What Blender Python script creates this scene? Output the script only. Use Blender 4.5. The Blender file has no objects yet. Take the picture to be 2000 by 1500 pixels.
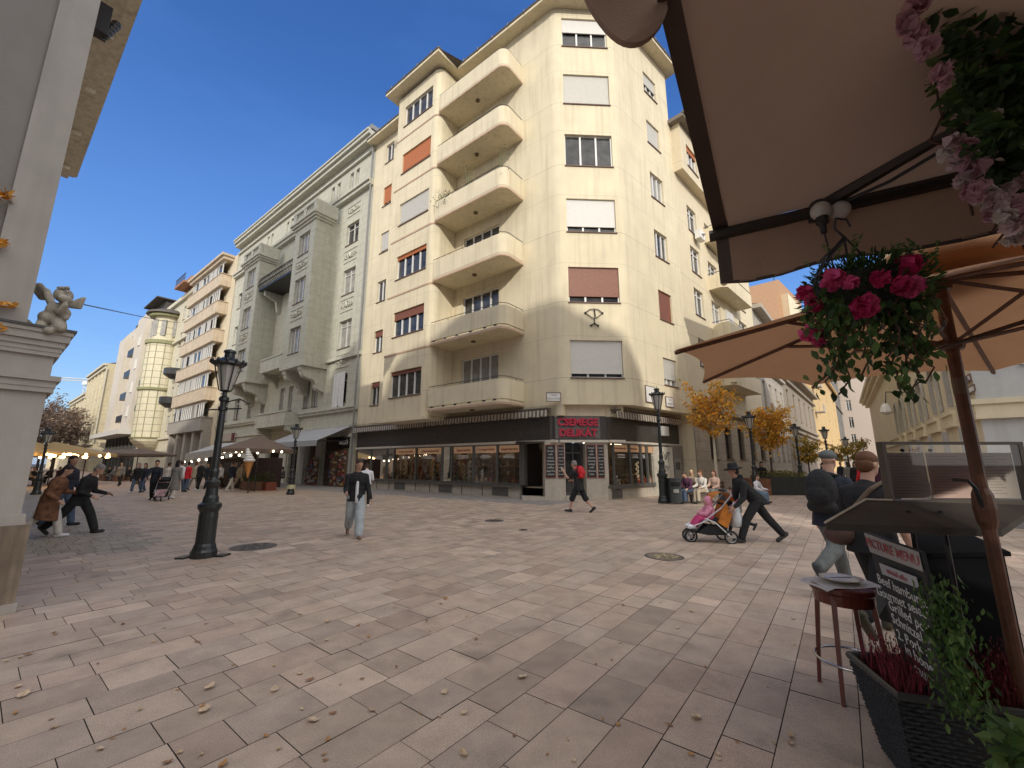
import bpy, bmesh, math, random
from math import sin, cos, pi, radians, atan2, sqrt, floor
from mathutils import Vector as V, Matrix, noise
random.seed(7)
S = bpy.context.scene
COL = S.collection
# ---------------------------------------------------------------- camera
cam = bpy.data.cameras.new("camera"); cam.sensor_width = 36; cam.lens = 14.58
cam.clip_start = .05; cam.clip_end = 3000
co = bpy.data.objects.new("camera", cam); COL.objects.link(co)
EYE = 1.65; PITCH = radians(10.8); FP = 810.0
co.location = (0, 0, EYE); co.rotation_euler = (pi / 2 + PITCH, 0, 0); S.camera = co
# ---------------------------------------------------------------- light
SUN_AZ, SUN_EL = radians(173), radians(25.2)
SUN = V((sin(SUN_AZ) * cos(SUN_EL), cos(SUN_AZ) * cos(SUN_EL), sin(SUN_EL)))
sd = bpy.data.lights.new("sun", 'SUN'); sd.energy = 2.15; sd.angle = radians(.5); sd.color = (1, .94, .84)
so = bpy.data.objects.new("sun", sd); COL.objects.link(so)
so.rotation_euler = (-SUN).to_track_quat('-Z', 'Y').to_euler()
w = bpy.data.worlds.new("World"); S.world = w; w.use_nodes = True
nt = w.node_tree; nt.nodes.clear()
sky = nt.nodes.new('ShaderNodeTexSky'); sky.sky_type = 'NISHITA'; sky.sun_disc = False
sky.sun_elevation = SUN_EL; sky.sun_rotation = SUN_AZ; sky.air_density = 1.3; sky.dust_density = .6; sky.ozone_density = 3.0
bg = nt.nodes.new('ShaderNodeBackground'); bg.inputs[1].default_value = .15
ow = nt.nodes.new('ShaderNodeOutputWorld')
# thin high cloud drawn in the sky itself
tc = nt.nodes.new('ShaderNodeTexCoord'); mp = nt.nodes.new('ShaderNodeMapping'); mp.inputs['Scale'].default_value = (1.2, 2.2, 5.0); mp.inputs['Rotation'].default_value = (.2, .3, .6)
nz = nt.nodes.new('ShaderNodeTexNoise'); nz.inputs['Scale'].default_value = 1.6; nz.inputs['Detail'].default_value = 7; nz.inputs['Roughness'].default_value = .62
cr = nt.nodes.new('ShaderNodeValToRGB'); cr.color_ramp.elements[0].position = .5; cr.color_ramp.elements[1].position = .85
cr.color_ramp.elements[1].color = (.5, .5, .5, 1)
sx = nt.nodes.new('ShaderNodeSeparateXYZ'); hr = nt.nodes.new('ShaderNodeMapRange'); hr.inputs[1].default_value = .02; hr.inputs[2].default_value = .7; hr.inputs[3].default_value = .62; hr.inputs[4].default_value = 0
ad = nt.nodes.new('ShaderNodeMath'); ad.operation = 'MULTIPLY_ADD'
mx = nt.nodes.new('ShaderNodeMix'); mx.data_type = 'RGBA'; mx.inputs[7].default_value = (.75, 1.8, 4.6, 1)
L_ = nt.links.new
L_(tc.outputs['Generated'], mp.inputs[0]); L_(mp.outputs[0], nz.inputs[0]); L_(nz.outputs[0], cr.inputs[0])
L_(tc.outputs['Generated'], sx.inputs[0]); L_(sx.outputs[2], hr.inputs[0])
L_(cr.outputs[0], ad.inputs[0]); ad.inputs[1].default_value = .45; L_(hr.outputs[0], ad.inputs[2])

# an added, unseen bright cloud bank behind the viewer gives the shade neutral light
dt = nt.nodes.new('ShaderNodeVectorMath'); dt.operation = 'DOT_PRODUCT'; dt.inputs[1].default_value = (.1, -.93, .36)
cb = nt.nodes.new('ShaderNodeMapRange'); cb.interpolation_type = 'SMOOTHSTEP'; cb.inputs[1].default_value = .10; cb.inputs[2].default_value = .55
n2 = nt.nodes.new('ShaderNodeMath'); n2.operation = 'MULTIPLY_ADD'; n2.inputs[1].default_value = .5; n2.inputs[2].default_value = -.25
a2 = nt.nodes.new('ShaderNodeMath'); a2.operation = 'ADD'
mc = nt.nodes.new('ShaderNodeMix'); mc.data_type = 'RGBA'; mc.inputs[7].default_value = (9.8, 9.5, 9.2, 1)
L_(tc.outputs['Generated'], dt.inputs[0]); L_(nz.outputs[0], n2.inputs[0]); L_(dt.outputs['Value'], a2.inputs[0]); L_(n2.outputs[0], a2.inputs[1]); L_(a2.outputs[0], cb.inputs[0]); L_(cb.outputs[0], mc.inputs[0])
L_(ad.outputs[0], mx.inputs[0]); hs = nt.nodes.new('ShaderNodeHueSaturation'); hs.inputs['Saturation'].default_value = 1.30; hs.inputs['Hue'].default_value = .518; hs.inputs['Value'].default_value = 1.06; L_(sky.outputs[0], hs.inputs['Color']); L_(hs.outputs[0], mx.inputs[6]); L_(mx.outputs[2], mc.inputs[6]); L_(mc.outputs[2], bg.inputs[0]); L_(bg.outputs[0], ow.inputs[0])
S.view_settings.view_transform = 'Standard'; S.view_settings.look = 'None'; S.view_settings.exposure = .25; S.view_settings.gamma = 1

S.render.engine = 'CYCLES'; S.cycles.max_bounces = 6; S.cycles.transparent_max_bounces = 12

# ---------------------------------------------------------------- measuring: photo pixel -> place
def ray(px, py):
    x = (px - 1000) / FP; y = -(py - 750) / FP
    return V((x, cos(PITCH) - y * sin(PITCH), sin(PITCH) + y * cos(PITCH)))
def G(px, py, z=0.0):
    d = ray(px, py); t = (z - EYE) / d.z; return V((d.x * t, d.y * t, z))
def atY(px, py, Y):
    d = ray(px, py); t = Y / d.y; return V((d.x * t, Y, EYE + d.z * t))
class Fr:
    """facade frame: u along the wall, v outward, z up"""
    def __init__(s, o, az, side=1, z=0):
        s.o = V((o[0], o[1], z)); a = radians(az); s.d = V((sin(a), cos(a), 0)); s.n = V((-s.d.y, s.d.x, 0)) * side; s.az = az; s.side = side
    def __call__(s, u, v, z): return s.o + s.d * u + s.n * v + V((0, 0, z))
    def px(s, x, y, v=0.0):
        r = ray(x, y); o = s.o + s.n * v; t = s.n.dot(o) / s.n.dot(r)
        p = V((r.x * t, r.y * t, 0)); return ((p - V((o.x, o.y, 0))).dot(s.d), EYE + r.z * t)
    def U(s, x, y=900, v=0.0): return s.px(x, y, v)[0]
WF = Fr((0, 0), 90, 1)          # world frame: u = x, v = y

# ---------------------------------------------------------------- materials
MATS = {}
def nodes(name):
    m = bpy.data.materials.new(name); m.use_nodes = True; t = m.node_tree
    return m, t, t.nodes['Principled BSDF']
def mat(name, col, rough=.8, var=.12, scale=6, bump=.0, bscale=60, metal=0, spec=.5, streak=0, stain=None, em=None, alpha=None, lines=None, tint=None, trans=0, spots=0):
    if name in MATS: return MATS[name]
    m, t, b = nodes(name); N = t.nodes.new; K = t.links.new
    b.inputs['Roughness'].default_value = rough; b.inputs['Metallic'].default_value = metal
    b.inputs['Specular IOR Level'].default_value = spec
    tc = N('ShaderNodeTexCoord')
    col4 = (*col, 1)
    src = None
    if var:
        n1 = N('ShaderNodeTexNoise'); n1.inputs['Scale'].default_value = scale; n1.inputs['Detail'].default_value = 6; n1.inputs['Roughness'].default_value = .6
        K(tc.outputs['Object'], n1.inputs['Vector'])
        mr = N('ShaderNodeMapRange'); mr.inputs[1].default_value = .25; mr.inputs[2].default_value = .75; mr.inputs[3].default_value = 1 - var; mr.inputs[4].default_value = 1 + var
        K(n1.outputs[0], mr.inputs[0])
        mx = N('ShaderNodeVectorMath'); mx.operation = 'SCALE'; mx.inputs[0].default_value = col; K(mr.outputs[0], mx.inputs['Scale'])
        src = mx.outputs[0]
    if streak:
        mp = N('ShaderNodeMapping'); mp.inputs['Scale'].default_value = (2.2, 2.2, .13); K(tc.outputs['Object'], mp.inputs[0])
        n2 = N('ShaderNodeTexNoise'); n2.inputs['Scale'].default_value = 2.0; n2.inputs['Detail'].default_value = 8; K(mp.outputs[0], n2.inputs['Vector'])
        r2 = N('ShaderNodeMapRange'); r2.inputs[1].default_value = .5; r2.inputs[2].default_value = .74; r2.inputs[3].default_value = 0; r2.inputs[4].default_value = streak
        K(n2.outputs[0], r2.inputs[0])
        m2 = N('ShaderNodeMix'); m2.data_type = 'RGBA'; K(r2.outputs[0], m2.inputs[0]); K(src, m2.inputs[6]); m2.inputs[7].default_value = (*(stain or (.25, .22, .17)), 1)
        src = m2.outputs[2]
    if spots:
        n5 = N('ShaderNodeTexNoise'); n5.inputs['Scale'].default_value = spots; n5.inputs['Detail'].default_value = 3; K(tc.outputs['Object'], n5.inputs['Vector'])
        r5 = N('ShaderNodeMapRange'); r5.inputs[1].default_value = .60; r5.inputs[2].default_value = .75; r5.inputs[3].default_value = 0; r5.inputs[4].default_value = .55; K(n5.outputs[0], r5.inputs[0])
        m5 = N('ShaderNodeMix'); m5.data_type = 'RGBA'; K(r5.outputs[0], m5.inputs[0]); K(src, m5.inputs[6]); m5.inputs[7].default_value = (*[c * .45 for c in col], 1); src = m5.outputs[2]
        n6 = N('ShaderNodeTexNoise'); n6.inputs['Scale'].default_value = 170; n6.inputs['Detail'].default_value = 2; K(tc.outputs['Object'], n6.inputs['Vector'])
        r6 = N('ShaderNodeMapRange'); r6.inputs[1].default_value = .3; r6.inputs[2].default_value = .7; r6.inputs[3].default_value = .72; r6.inputs[4].default_value = 1.25; K(n6.outputs[0], r6.inputs[0])
        m6 = N('ShaderNodeVectorMath'); m6.operation = 'SCALE'; K(src, m6.inputs[0]); K(r6.outputs[0], m6.inputs['Scale']); src = m6.outputs[0]
    if lines:   # (axis, period, offset, width, darkness) list : joints in the render coat
        sp = N('ShaderNodeSeparateXYZ'); K(tc.outputs['Object'], sp.inputs[0])
        for ax, per, off, wid, dk in lines:
            a = N('ShaderNodeMath'); a.operation = 'SUBTRACT'; K(sp.outputs[ax], a.inputs[0]); a.inputs[1].default_value = off
            d = N('ShaderNodeMath'); d.operation = 'DIVIDE'; K(a.outputs[0], d.inputs[0]); d.inputs[1].default_value = per
            f = N('ShaderNodeMath'); f.operation = 'FRACT'; K(d.outputs[0], f.inputs[0])
            l = N('ShaderNodeMath'); l.operation = 'LESS_THAN'; K(f.outputs[0], l.inputs[0]); l.inputs[1].default_value = wid / per
            g = N('ShaderNodeMath'); g.operation = 'MULTIPLY'; K(l.outputs[0], g.inputs[0]); g.inputs[1].default_value = dk
            m3 = N('ShaderNodeMix'); m3.data_type = 'RGBA'; K(g.outputs[0], m3.inputs[0]); K(src, m3.inputs[6]); m3.inputs[7].default_value = (.06, .05, .04, 1); src = m3.outputs[2]
    if tint:   # per-face colour attribute multiplied in
        at = N('ShaderNodeAttribute'); at.attribute_name = 'tint'
        m4 = N('ShaderNodeMix'); m4.data_type = 'RGBA'; m4.blend_type = 'MULTIPLY'; m4.inputs[0].default_value = 1
        if src: K(src, m4.inputs[6])
        else: m4.inputs[6].default_value = col4
        K(at.outputs['Color'], m4.inputs[7]); src = m4.outputs[2]
    if src: K(src, b.inputs['Base Color'])
    else: b.inputs['Base Color'].default_value = col4
    if bump:
        n3 = N('ShaderNodeTexNoise'); n3.inputs['Scale'].default_value = bscale; n3.inputs['Detail'].default_value = 4; K(tc.outputs['Object'], n3.inputs['Vector'])
        bp = N('ShaderNodeBump'); bp.inputs['Strength'].default_value = bump; bp.inputs['Distance'].default_value = .01; K(n3.outputs[0], bp.inputs['Height']); K(bp.outputs[0], b.inputs['Normal'])
    if em: b.inputs['Emission Color'].default_value = (*em[0], 1); b.inputs['Emission Strength'].default_value = em[1]
    if trans:
        tr = N('ShaderNodeBsdfTranslucent'); ms = N('ShaderNodeMixShader'); ms.inputs[0].default_value = trans
        if src: K(src, tr.inputs[0])
        else: tr.inputs[0].default_value = col4
        o = t.nodes['Material Output']; K(b.outputs[0], ms.inputs[1]); K(tr.outputs[0], ms.inputs[2]); K(ms.outputs[0], o.inputs[0])
    MATS[name] = m; return m
def glassmat(name, tint=(1, 1, 1), f=.12):
    if name in MATS: return MATS[name]
    m, t, b = nodes(name); N = t.nodes.new; K = t.links.new
    g = N('ShaderNodeBsdfGlossy'); g.inputs['Roughness'].default_value = .02
    tr = N('ShaderNodeBsdfTransparent'); tr.inputs[0].default_value = (*tint, 1)
    fr = N('ShaderNodeFresnel'); fr.inputs[0].default_value = 1.45
    ad = N('ShaderNodeMath'); ad.operation = 'MAXIMUM'; ad.inputs[1].default_value = f; K(fr.outputs[0], ad.inputs[0])
    ms = N('ShaderNodeMixShader'); K(ad.outputs[0], ms.inputs[0]); K(tr.outputs[0], ms.inputs[1]); K(g.outputs[0], ms.inputs[2]); K(ms.outputs[0], t.nodes['Material Output'].inputs[0])
    MATS[name] = m; return m
DG = mat('dark_glass', (.05, .05, .05), .04, var=.95, scale=1.6, spec=.6)
DG2 = mat('curtain_glass', (.30, .29, .27), .12, var=.35, scale=2, spec=.5)
CREAM = mat('cream_render', (.73, .645, .465), .9, var=.09, scale=.8, bump=.25, bscale=90, streak=.36, stain=(.40, .33, .22), lines=[(2, 3.8, 5.62 - 3.8, .022, .42), (2, 3.8, 7.68 - 3.8, .018, .28)])
CREAMP = mat('cream_plain', (.72, .635, .46), .9, var=.08, scale=1.1, bump=.2, bscale=80, streak=.42, stain=(.42, .34, .22))
PINKL = mat('pink_edge', (.52, .36, .26), .85, var=.15, scale=4)
WHITE = mat('white_frame', (.78, .77, .74), .45, var=.05)
SHW = mat('shutter_white', (.72, .70, .66), .6, var=.05, lines=[(2, .055, 0, .012, .35)])
SHG = mat('shutter_grey', (.55, .53, .48), .6, var=.06, lines=[(2, .055, 0, .012, .35)])
SHO = mat('shutter_orange', (.48, .15, .045), .6, var=.14, scale=12, lines=[(2, .06, 0, .012, .4)])
SHB = mat('shutter_brown', (.24, .085, .045), .55, var=.3, scale=14, lines=[(2, .06, 0, .014, .5)])
SILL = mat('dark_sill', (.16, .10, .08), .7)
DKM = mat('dark_metal', (.03, .03, .032), .4, var=.2)
GREYM = mat('grey_metal', (.30, .30, .29), .45, metal=.3)
STONE = mat('limestone', (.46, .41, .34), .8, var=.16, scale=3, bump=.3, bscale=40, streak=.3, stain=(.20, .17, .14))
BLACK = mat('black_void', (.008, .008, .008), .9, var=0)

# ---------------------------------------------------------------- mesh builder
class MB:
    def __init__(s): s.v = []; s.f = []; s.m = []; s.c = []; s.mi = 0; s.tc = None; s.X = None
    def vert(s, p):
        s.v.append(V(p) if s.X is None else s.X @ V(p)); return len(s.v) - 1
    def face(s, pts):
        ids = [s.vert(p) for p in pts]; s.f.append(ids); s.m.append(s.mi); s.c.append(s.tc); return s
    def fid(s, ids): s.f.append(list(ids)); s.m.append(s.mi); s.c.append(s.tc)
    def box(s, u0, u1, v0, v1, z0, z1, fr=None):
        F = fr or (lambda a, b, c: V((a, b, c)))
        i = [s.vert(F(a, b, c)) for c in (z0, z1) for b in (v0, v1) for a in (u0, u1)]
        for q in ((0, 2, 3, 1), (4, 5, 7, 6), (0, 1, 5, 4), (2, 6, 7, 3), (0, 4, 6, 2), (1, 3, 7, 5)): s.fid([i[k] for k in q])
        return s
    def prism(s, pts, z0, z1, F=None, top=True, bot=True):
        F = F or (lambda a, b, c: V((a, b, c))); n = len(pts)
        a = [s.vert(F(p[0], p[1], z0)) for p in pts]; b = [s.vert(F(p[0], p[1], z1)) for p in pts]
        for k in range(n): s.fid([a[k], a[(k + 1) % n], b[(k + 1) % n], b[k]])
        if bot: s.fid(a[::-1])
        if top: s.fid(b)
        return s
    def extr(s, pts, vec):           # closed 3D outline swept by vec
        vec = V(vec); n = len(pts); a = [s.vert(V(p)) for p in pts]; b = [s.vert(V(p) + vec) for p in pts]
        for k in range(n): s.fid([a[k], a[(k + 1) % n], b[(k + 1) % n], b[k]])
        s.fid(a[::-1]); s.fid(b); return s
    def tube(s, path, r, n=6, cap=True):
        path = [V(p) for p in path]; rs = r if isinstance(r, (list, tuple)) else [r] * len(path); rings = []
        pr = None
        for i, p in enumerate(path):
            t = (path[min(i + 1, len(path) - 1)] - path[max(i - 1, 0)])
            if t.length < 1e-9: t = V((0, 0, 1))
            t.normalize()
            if pr is None: a = t.cross(V((0, 0, 1)) if abs(t.z) < .9 else V((1, 0, 0))).normalized()
            else:
                a = (pr - t * pr.dot(t))
                a = a.normalized() if a.length > 1e-6 else t.orthogonal().normalized()
            pr = a; b = t.cross(a)
            rings.append([s.vert(p + (a * cos(2 * pi * k / n) + b * sin(2 * pi * k / n)) * rs[i]) for k in range(n)])
        for i in range(len(rings) - 1):
            for k in range(n): s.fid([rings[i][k], rings[i][(k + 1) % n], rings[i + 1][(k + 1) % n], rings[i + 1][k]])
        if cap: s.fid(rings[0][::-1]); s.fid(rings[-1])
        return s
    def lathe(s, prof, c=(0, 0, 0), n=12, sq=1.0, cap=True):
        c = V(c); rings = []
        for r, z in prof: rings.append([s.vert(c + V((r * cos(2 * pi * k / n), r * sq * sin(2 * pi * k / n), z))) for k in range(n)])
        for i in range(len(rings) - 1):
            for k in range(n): s.fid([rings[i][k], rings[i][(k + 1) % n], rings[i + 1][(k + 1) % n], rings[i + 1][k]])
        if cap: s.fid(rings[0][::-1]); s.fid(rings[-1])
        return s
    def ell(s, c, r, R=None, n=10, m=7):
        c = V(c); r = V(r) if not isinstance(r, (int, float)) else V((r, r, r)); rings = []
        for j in range(1, m):
            th = pi * j / m
            ring = []
            for k in range(n):
                p = V((r.x * sin(th) * cos(2 * pi * k / n), r.y * sin(th) * sin(2 * pi * k / n), -r.z * cos(th)))
                if R: p = R @ p
                ring.append(s.vert(c + p))
            rings.append(ring)
        e = V((0, 0, r.z)); e = R @ e if R else e
        a = s.vert(c - e); b = s.vert(c + e)
        for k in range(n): s.fid([a, rings[0][(k + 1) % n], rings[0][k]]); s.fid([b, rings[-1][k], rings[-1][(k + 1) % n]])
        for j in range(len(rings) - 1):
            for k in range(n): s.fid([rings[j][k], rings[j][(k + 1) % n], rings[j + 1][(k + 1) % n], rings[j + 1][k]])
        return s
    def cap(s, p0, r0, p1, r1, n=10):   # tapered capsule
        p0 = V(p0); p1 = V(p1); t = p1 - p0; L = t.length
        if L < 1e-6: return s.ell(p0, r0)
        t.normalize(); a = t.orthogonal().normalized(); b = t.cross(a); rings = []
        for p, r, sg in ((p0, r0, -1), (p1, r1, 1)):
            for q in ((75, 40, 0) if sg < 0 else (0, 40, 75)):
                rr = r * cos(radians(q)); off = t * (sg * r * sin(radians(q)))
                rings.append([s.vert(p + off + (a * cos(2 * pi * k / n) + b * sin(2 * pi * k / n)) * rr) for k in range(n)])
        for i in range(5):
            for k in range(n): s.fid([rings[i][k], rings[i][(k + 1) % n], rings[i + 1][(k + 1) % n], rings[i + 1][k]])
        s.fid(rings[0][::-1]); s.fid(rings[-1]); return s
    def mesh(s, name, mats, inv=None):
        me = bpy.data.meshes.new(name)
        vs = [inv @ p for p in s.v] if inv is not None else s.v
        me.from_pydata([tuple(p) for p in vs], [], s.f)
        for m_ in (mats if isinstance(mats, (list, tuple)) else [mats]): me.materials.append(m_)
        for p, k in zip(me.polygons, s.m): p.material_index = k
        if any(c is not None for c in s.c):
            at = me.color_attributes.new('tint', 'FLOAT_COLOR', 'CORNER'); i = 0
            for f, c in zip(s.f, s.c):
                for _ in f: at.data[i].color = (*(c or (1, 1, 1)), 1); i += 1
        return me
    def build(s, name, mats, parent=None, smooth=False, recalc=True, loc=None, remesh=0, sm=2):
        inv = None; M = None
        if parent is not None: inv = WM[parent.name].inverted(); M = WM[parent.name]
        elif loc is not None: M = Matrix.Translation(loc); inv = M.inverted()
        me = s.mesh(name, mats, inv)
        if recalc and not remesh:
            bm = bmesh.new(); bm.from_mesh(me); bmesh.ops.recalc_face_normals(bm, faces=bm.faces[:]); bm.to_mesh(me); bm.free()
        if remesh: me = voxel(me, remesh, sm); me.name = name
        if smooth:
            for p in me.polygons: p.use_smooth = True
        o = bpy.data.objects.new(name, me); COL.objects.link(o)
        if parent is not None: o.parent = parent; WM[o.name] = M
        elif loc is not None: o.location = loc; WM[o.name] = M
        else: WM[o.name] = Matrix()
        return o
WM = {}
def voxel(me, size, sm=2):
    t = bpy.data.objects.new('tmp', me); COL.objects.link(t)
    r = t.modifiers.new('r', 'REMESH'); r.mode = 'VOXEL'; r.voxel_size = size
    if sm: q = t.modifiers.new('s', 'SMOOTH'); q.iterations = sm; q.factor = .5
    dg = bpy.context.evaluated_depsgraph_get(); n = bpy.data.meshes.new_from_object(t.evaluated_get(dg), depsgraph=dg)
    n.materials.clear()
    for m_ in me.materials: n.materials.append(m_)
    bpy.data.objects.remove(t); return n
def tag(o, label, cat, group=None, kind=None):
    if label: o['label'] = label
    if cat: o['category'] = cat
    if group: o['group'] = group
    if kind: o['kind'] = kind
    return o
def thing(name, label, cat, loc=(0, 0, 0), rz=0, group=None):
    o = bpy.data.objects.new(name, None); COL.objects.link(o); o.location = loc; o.rotation_euler = (0, 0, rz); o.empty_display_size = .3
    WM[o.name] = Matrix.Translation(V(loc)) @ Matrix.Rotation(rz, 4, 'Z'); tag(o, label, cat, group); return o
def struct(name, mb, m, **k):
    o = mb.build(name, m, **k); o['kind'] = 'structure'; return o
def kids(o): return [c for c in COL.objects if c.parent == o]
def dup(o, loc, rz=0, label=None, group=None, sc=None, ch=None):
    def cp(a, par):
        c = a.copy(); COL.objects.link(c); c.parent = par; WM[c.name] = WM.get(a.name, Matrix())
        for k in KID.get(a.name) or kids(a): cp(k, c)
        return c
    c = cp(o, None); c.location = loc; c.rotation_euler = (0, 0, rz)
    if sc: c.scale = sc if not isinstance(sc, (int, float)) else (sc,) * 3
    if label: c['label'] = label
    if group: c['group'] = group
    return c
KID = {}
def text_mesh(s, size, ext, M, name, m, parent=None, bold=.0):
    cu = bpy.data.curves.new('t', 'FONT'); cu.body = s; cu.size = size; cu.extrude = ext; cu.align_x = 'CENTER'; cu.align_y = 'CENTER'; cu.offset = bold; cu.resolution_u = 3
    t = bpy.data.objects.new('t', cu); COL.objects.link(t); dg = bpy.context.evaluated_depsgraph_get()
    me = bpy.data.meshes.new_from_object(t.evaluated_get(dg), depsgraph=dg); bpy.data.objects.remove(t); me.name = name
    inv = WM[parent.name].inverted() if parent is not None else Matrix()
    me.transform(inv @ M); me.materials.clear(); me.materials.append(m)
    o = bpy.data.objects.new(name, me); COL.objects.link(o); o.parent = parent; WM[o.name] = WM[parent.name] if parent is not None else Matrix(); return o
def onwall(fr, u, v, z, roll=0):
    """matrix that stands text on a facade, reading left to right for a viewer in front of it"""
    n = fr.n; up = V((0, 0, 1)); x = up.cross(n).normalized()
    M = Matrix(((x.x, up.x, n.x, 0), (x.y, up.y, n.y, 0), (x.z, up.z, n.z, 0), (0, 0, 0, 1)))
    return Matrix.Translation(fr(u, v, z)) @ M @ Matrix.Rotation(roll, 4, 'Z')

# ---------------------------------------------------------------- facade kit
def facade(mb, fr, u0, u1, z0, z1, ops=(), v=0.0, rev=.18):
    us = sorted({u0, u1, *[o[0] for o in ops], *[o[1] for o in ops]}); zs = sorted({z0, z1, *[o[2] for o in ops], *[o[3] for o in ops]})
    us = [u for u in us if u0 <= u <= u1]; zs = [z for z in zs if z0 <= z <= z1]
    for a, b in zip(us, us[1:]):
        for c, d in zip(zs, zs[1:]):
            cu, cz = (a + b) / 2, (c + d) / 2
            if any(o[0] < cu < o[1] and o[2] < cz < o[3] for o in ops): continue
            mb.face([fr(a, v, c), fr(b, v, c), fr(b, v, d), fr(a, v, d)])
    for a, b, c, d in [o[:4] for o in ops]:
        mb.face([fr(a, v, c), fr(a, v - rev, c), fr(a, v - rev, d), fr(a, v, d)]); mb.face([fr(b, v, c), fr(b, v - rev, c), fr(b, v - rev, d), fr(b, v, d)])
        mb.face([fr(a, v, d), fr(b, v, d), fr(b, v - rev, d), fr(a, v - rev, d)]); mb.face([fr(a, v, c), fr(b, v, c), fr(b, v - rev, c), fr(a, v - rev, c)])
def window(root, fr, u0, u1, z0, z1, v=0, rev=.16, n=2, fm=None, glass=None, sh=None, frac=0, sill=True, label=None, trans=0, fw=.055, sub=True):
    fm = fm or WHITE; glass = glass or random.choice([DG, DG, DG2]); b = MB(); w = fw; vi = v - rev
    b.box(u0, u1, vi - .05, vi + .03, z0, z0 + w, fr); b.box(u0, u1, vi - .05, vi + .03, z1 - w, z1, fr)
    b.box(u0, u0 + w, vi - .048, vi + .028, z0 + w, z1 - w, fr); b.box(u1 - w, u1, vi - .048, vi + .028, z0 + w, z1 - w, fr)
    for k in range(1, n):
        c = u0 + (u1 - u0) * k / n; b.box(c - w * .8, c + w * .8, vi - .046, vi + .034, z0 + w, z1 - w, fr)
    if trans: b.box(u0 + w, u1 - w, vi - .044, vi + .026, z1 - trans - .03, z1 - trans + .03, fr)
    o = b.build('window', fm, root)
    if label: o['label'] = label
    g = MB(); g.face([fr(u0, vi - .03, z0), fr(u1, vi - .03, z0), fr(u1, vi - .03, z1), fr(u0, vi - .03, z1)]); g.build('glass', glass, o if sub else root)
    if sh and frac > 0:
        s = MB(); zz = z1 - (z1 - z0) * frac; s.box(u0 + .02, u1 - .02, vi + .04, vi + .07, zz, z1, fr); s.box(u0 + .02, u1 - .02, vi + .035, vi + .085, zz - .04, zz, fr); s.build('shutter', sh, o)
    if sill:
        s = MB(); s.box(u0 - .04, u1 + .04, v - rev, v + .06, z0 - .05, z0 - .002, fr); s.build('sill', SILL, o)
    return o
# ================================================================ corner apartment house
FL = Fr((2.339, 19.204), -52, 1); FC = Fr((2.339, 19.204), 87, -1); FR = Fr((5.674, 19.379), 49, -1)
BD = 1.65
SILLZ = [5.64, 9.42, 13.2, 17.0, 20.8, 24.55]; HEADZ = [7.5, 11.3, 15.1, 18.92, 22.72, 26.5]
corner = thing('apartment_house', 'tall cream corner apartment house with curved balconies above the delicatessen', 'building', FL(0, 0, 0), radians(0))
wl = MB(); ops = []
bay_ops = [(8.2, 11.1, s, t - .42) for s, t in zip([5.5, 9.28, 13.08, 16.87, 20.68, 24.36], [7.5, 11.3, 15.1, 18.85, 22.6, 26.35])]
nar_ops = [(14.58, 15.6, s, s + 1.62) for s in [5.6, 9.38, 13.2, 17.1, 21.0, 24.75]]
rec_ops = [(3.9, 6.7, z + 1.0, z + 3.0) for z in [4.5, 8.3, 12.15, 16.0, 19.85]] + [(3.9, 6.7, 24.5, 26.5)]
cha_ops = [(.46, 3.0, s, t - .02) for s, t in zip(SILLZ, HEADZ)]
rw = [(3.12, 4.55, a, b) for a, b in [(5.72, 7.2), (9.35, 11.05), (13.05, 14.7), (16.75, 18.4), (20.35, 21.9), (23.9, 25.35)]]
TL = .3
facade(wl, FL, TL, 17.05, 3.8, 27.3, nar_ops + rec_ops)
facade(wl, FC, TL, 3.34 - TL, 4.35, 27.3, cha_ops)
facade(wl, FR, TL, 5.95, 4.35, 27.3, rw)
def arc(fa, ua, fb, ub, z0, z1, n=6):
    A = fa(ua, 0, 0); B = fb(ub, 0, 0); K = fb(0, 0, 0) if ub > 0 or fb is not FC else fa(0, 0, 0)
    return A, B
def bend(A, K, B, z0, z1, n=6):
    pts = [A * (1 - t) ** 2 + K * 2 * t * (1 - t) + B * t * t for t in [i / n for i in range(n + 1)]]
    for p, q in zip(pts, pts[1:]): wl.face([p + V((0, 0, z0)), q + V((0, 0, z0)), q + V((0, 0, z1)), p + V((0, 0, z1))])
bend(FL(TL, 0, 0), FL(0, 0, 0), FC(TL, 0, 0), 4.35, 27.3); bend(FC(3.34 - TL, 0, 0), FR(0, 0, 0), FR(TL, 0, 0), 4.35, 27.3)
# underside of the overhang and return end walls
wl.face([FL(TL, 0, 4.35), FC(0, 0, 4.35), FC(3.34, 0, 4.35), FR(5.95, 0, 4.35), FR(5.95, -1.2, 4.35), FC(2.9, -1.2, 4.35), FL(0.6, -1.2, 4.35)])
wl.face([FR(5.95, 0, 0), FR(5.95, -6, 0), FR(5.95, -6, 27.3), FR(5.95, 0, 27.3)])
wl.face([FL(17.05, 0, 0), FL(17.05, -6, 0), FL(17.05, -6, 27.3), FL(17.05, 0, 27.3)])
wl.build('wall', CREAM, corner)
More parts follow.
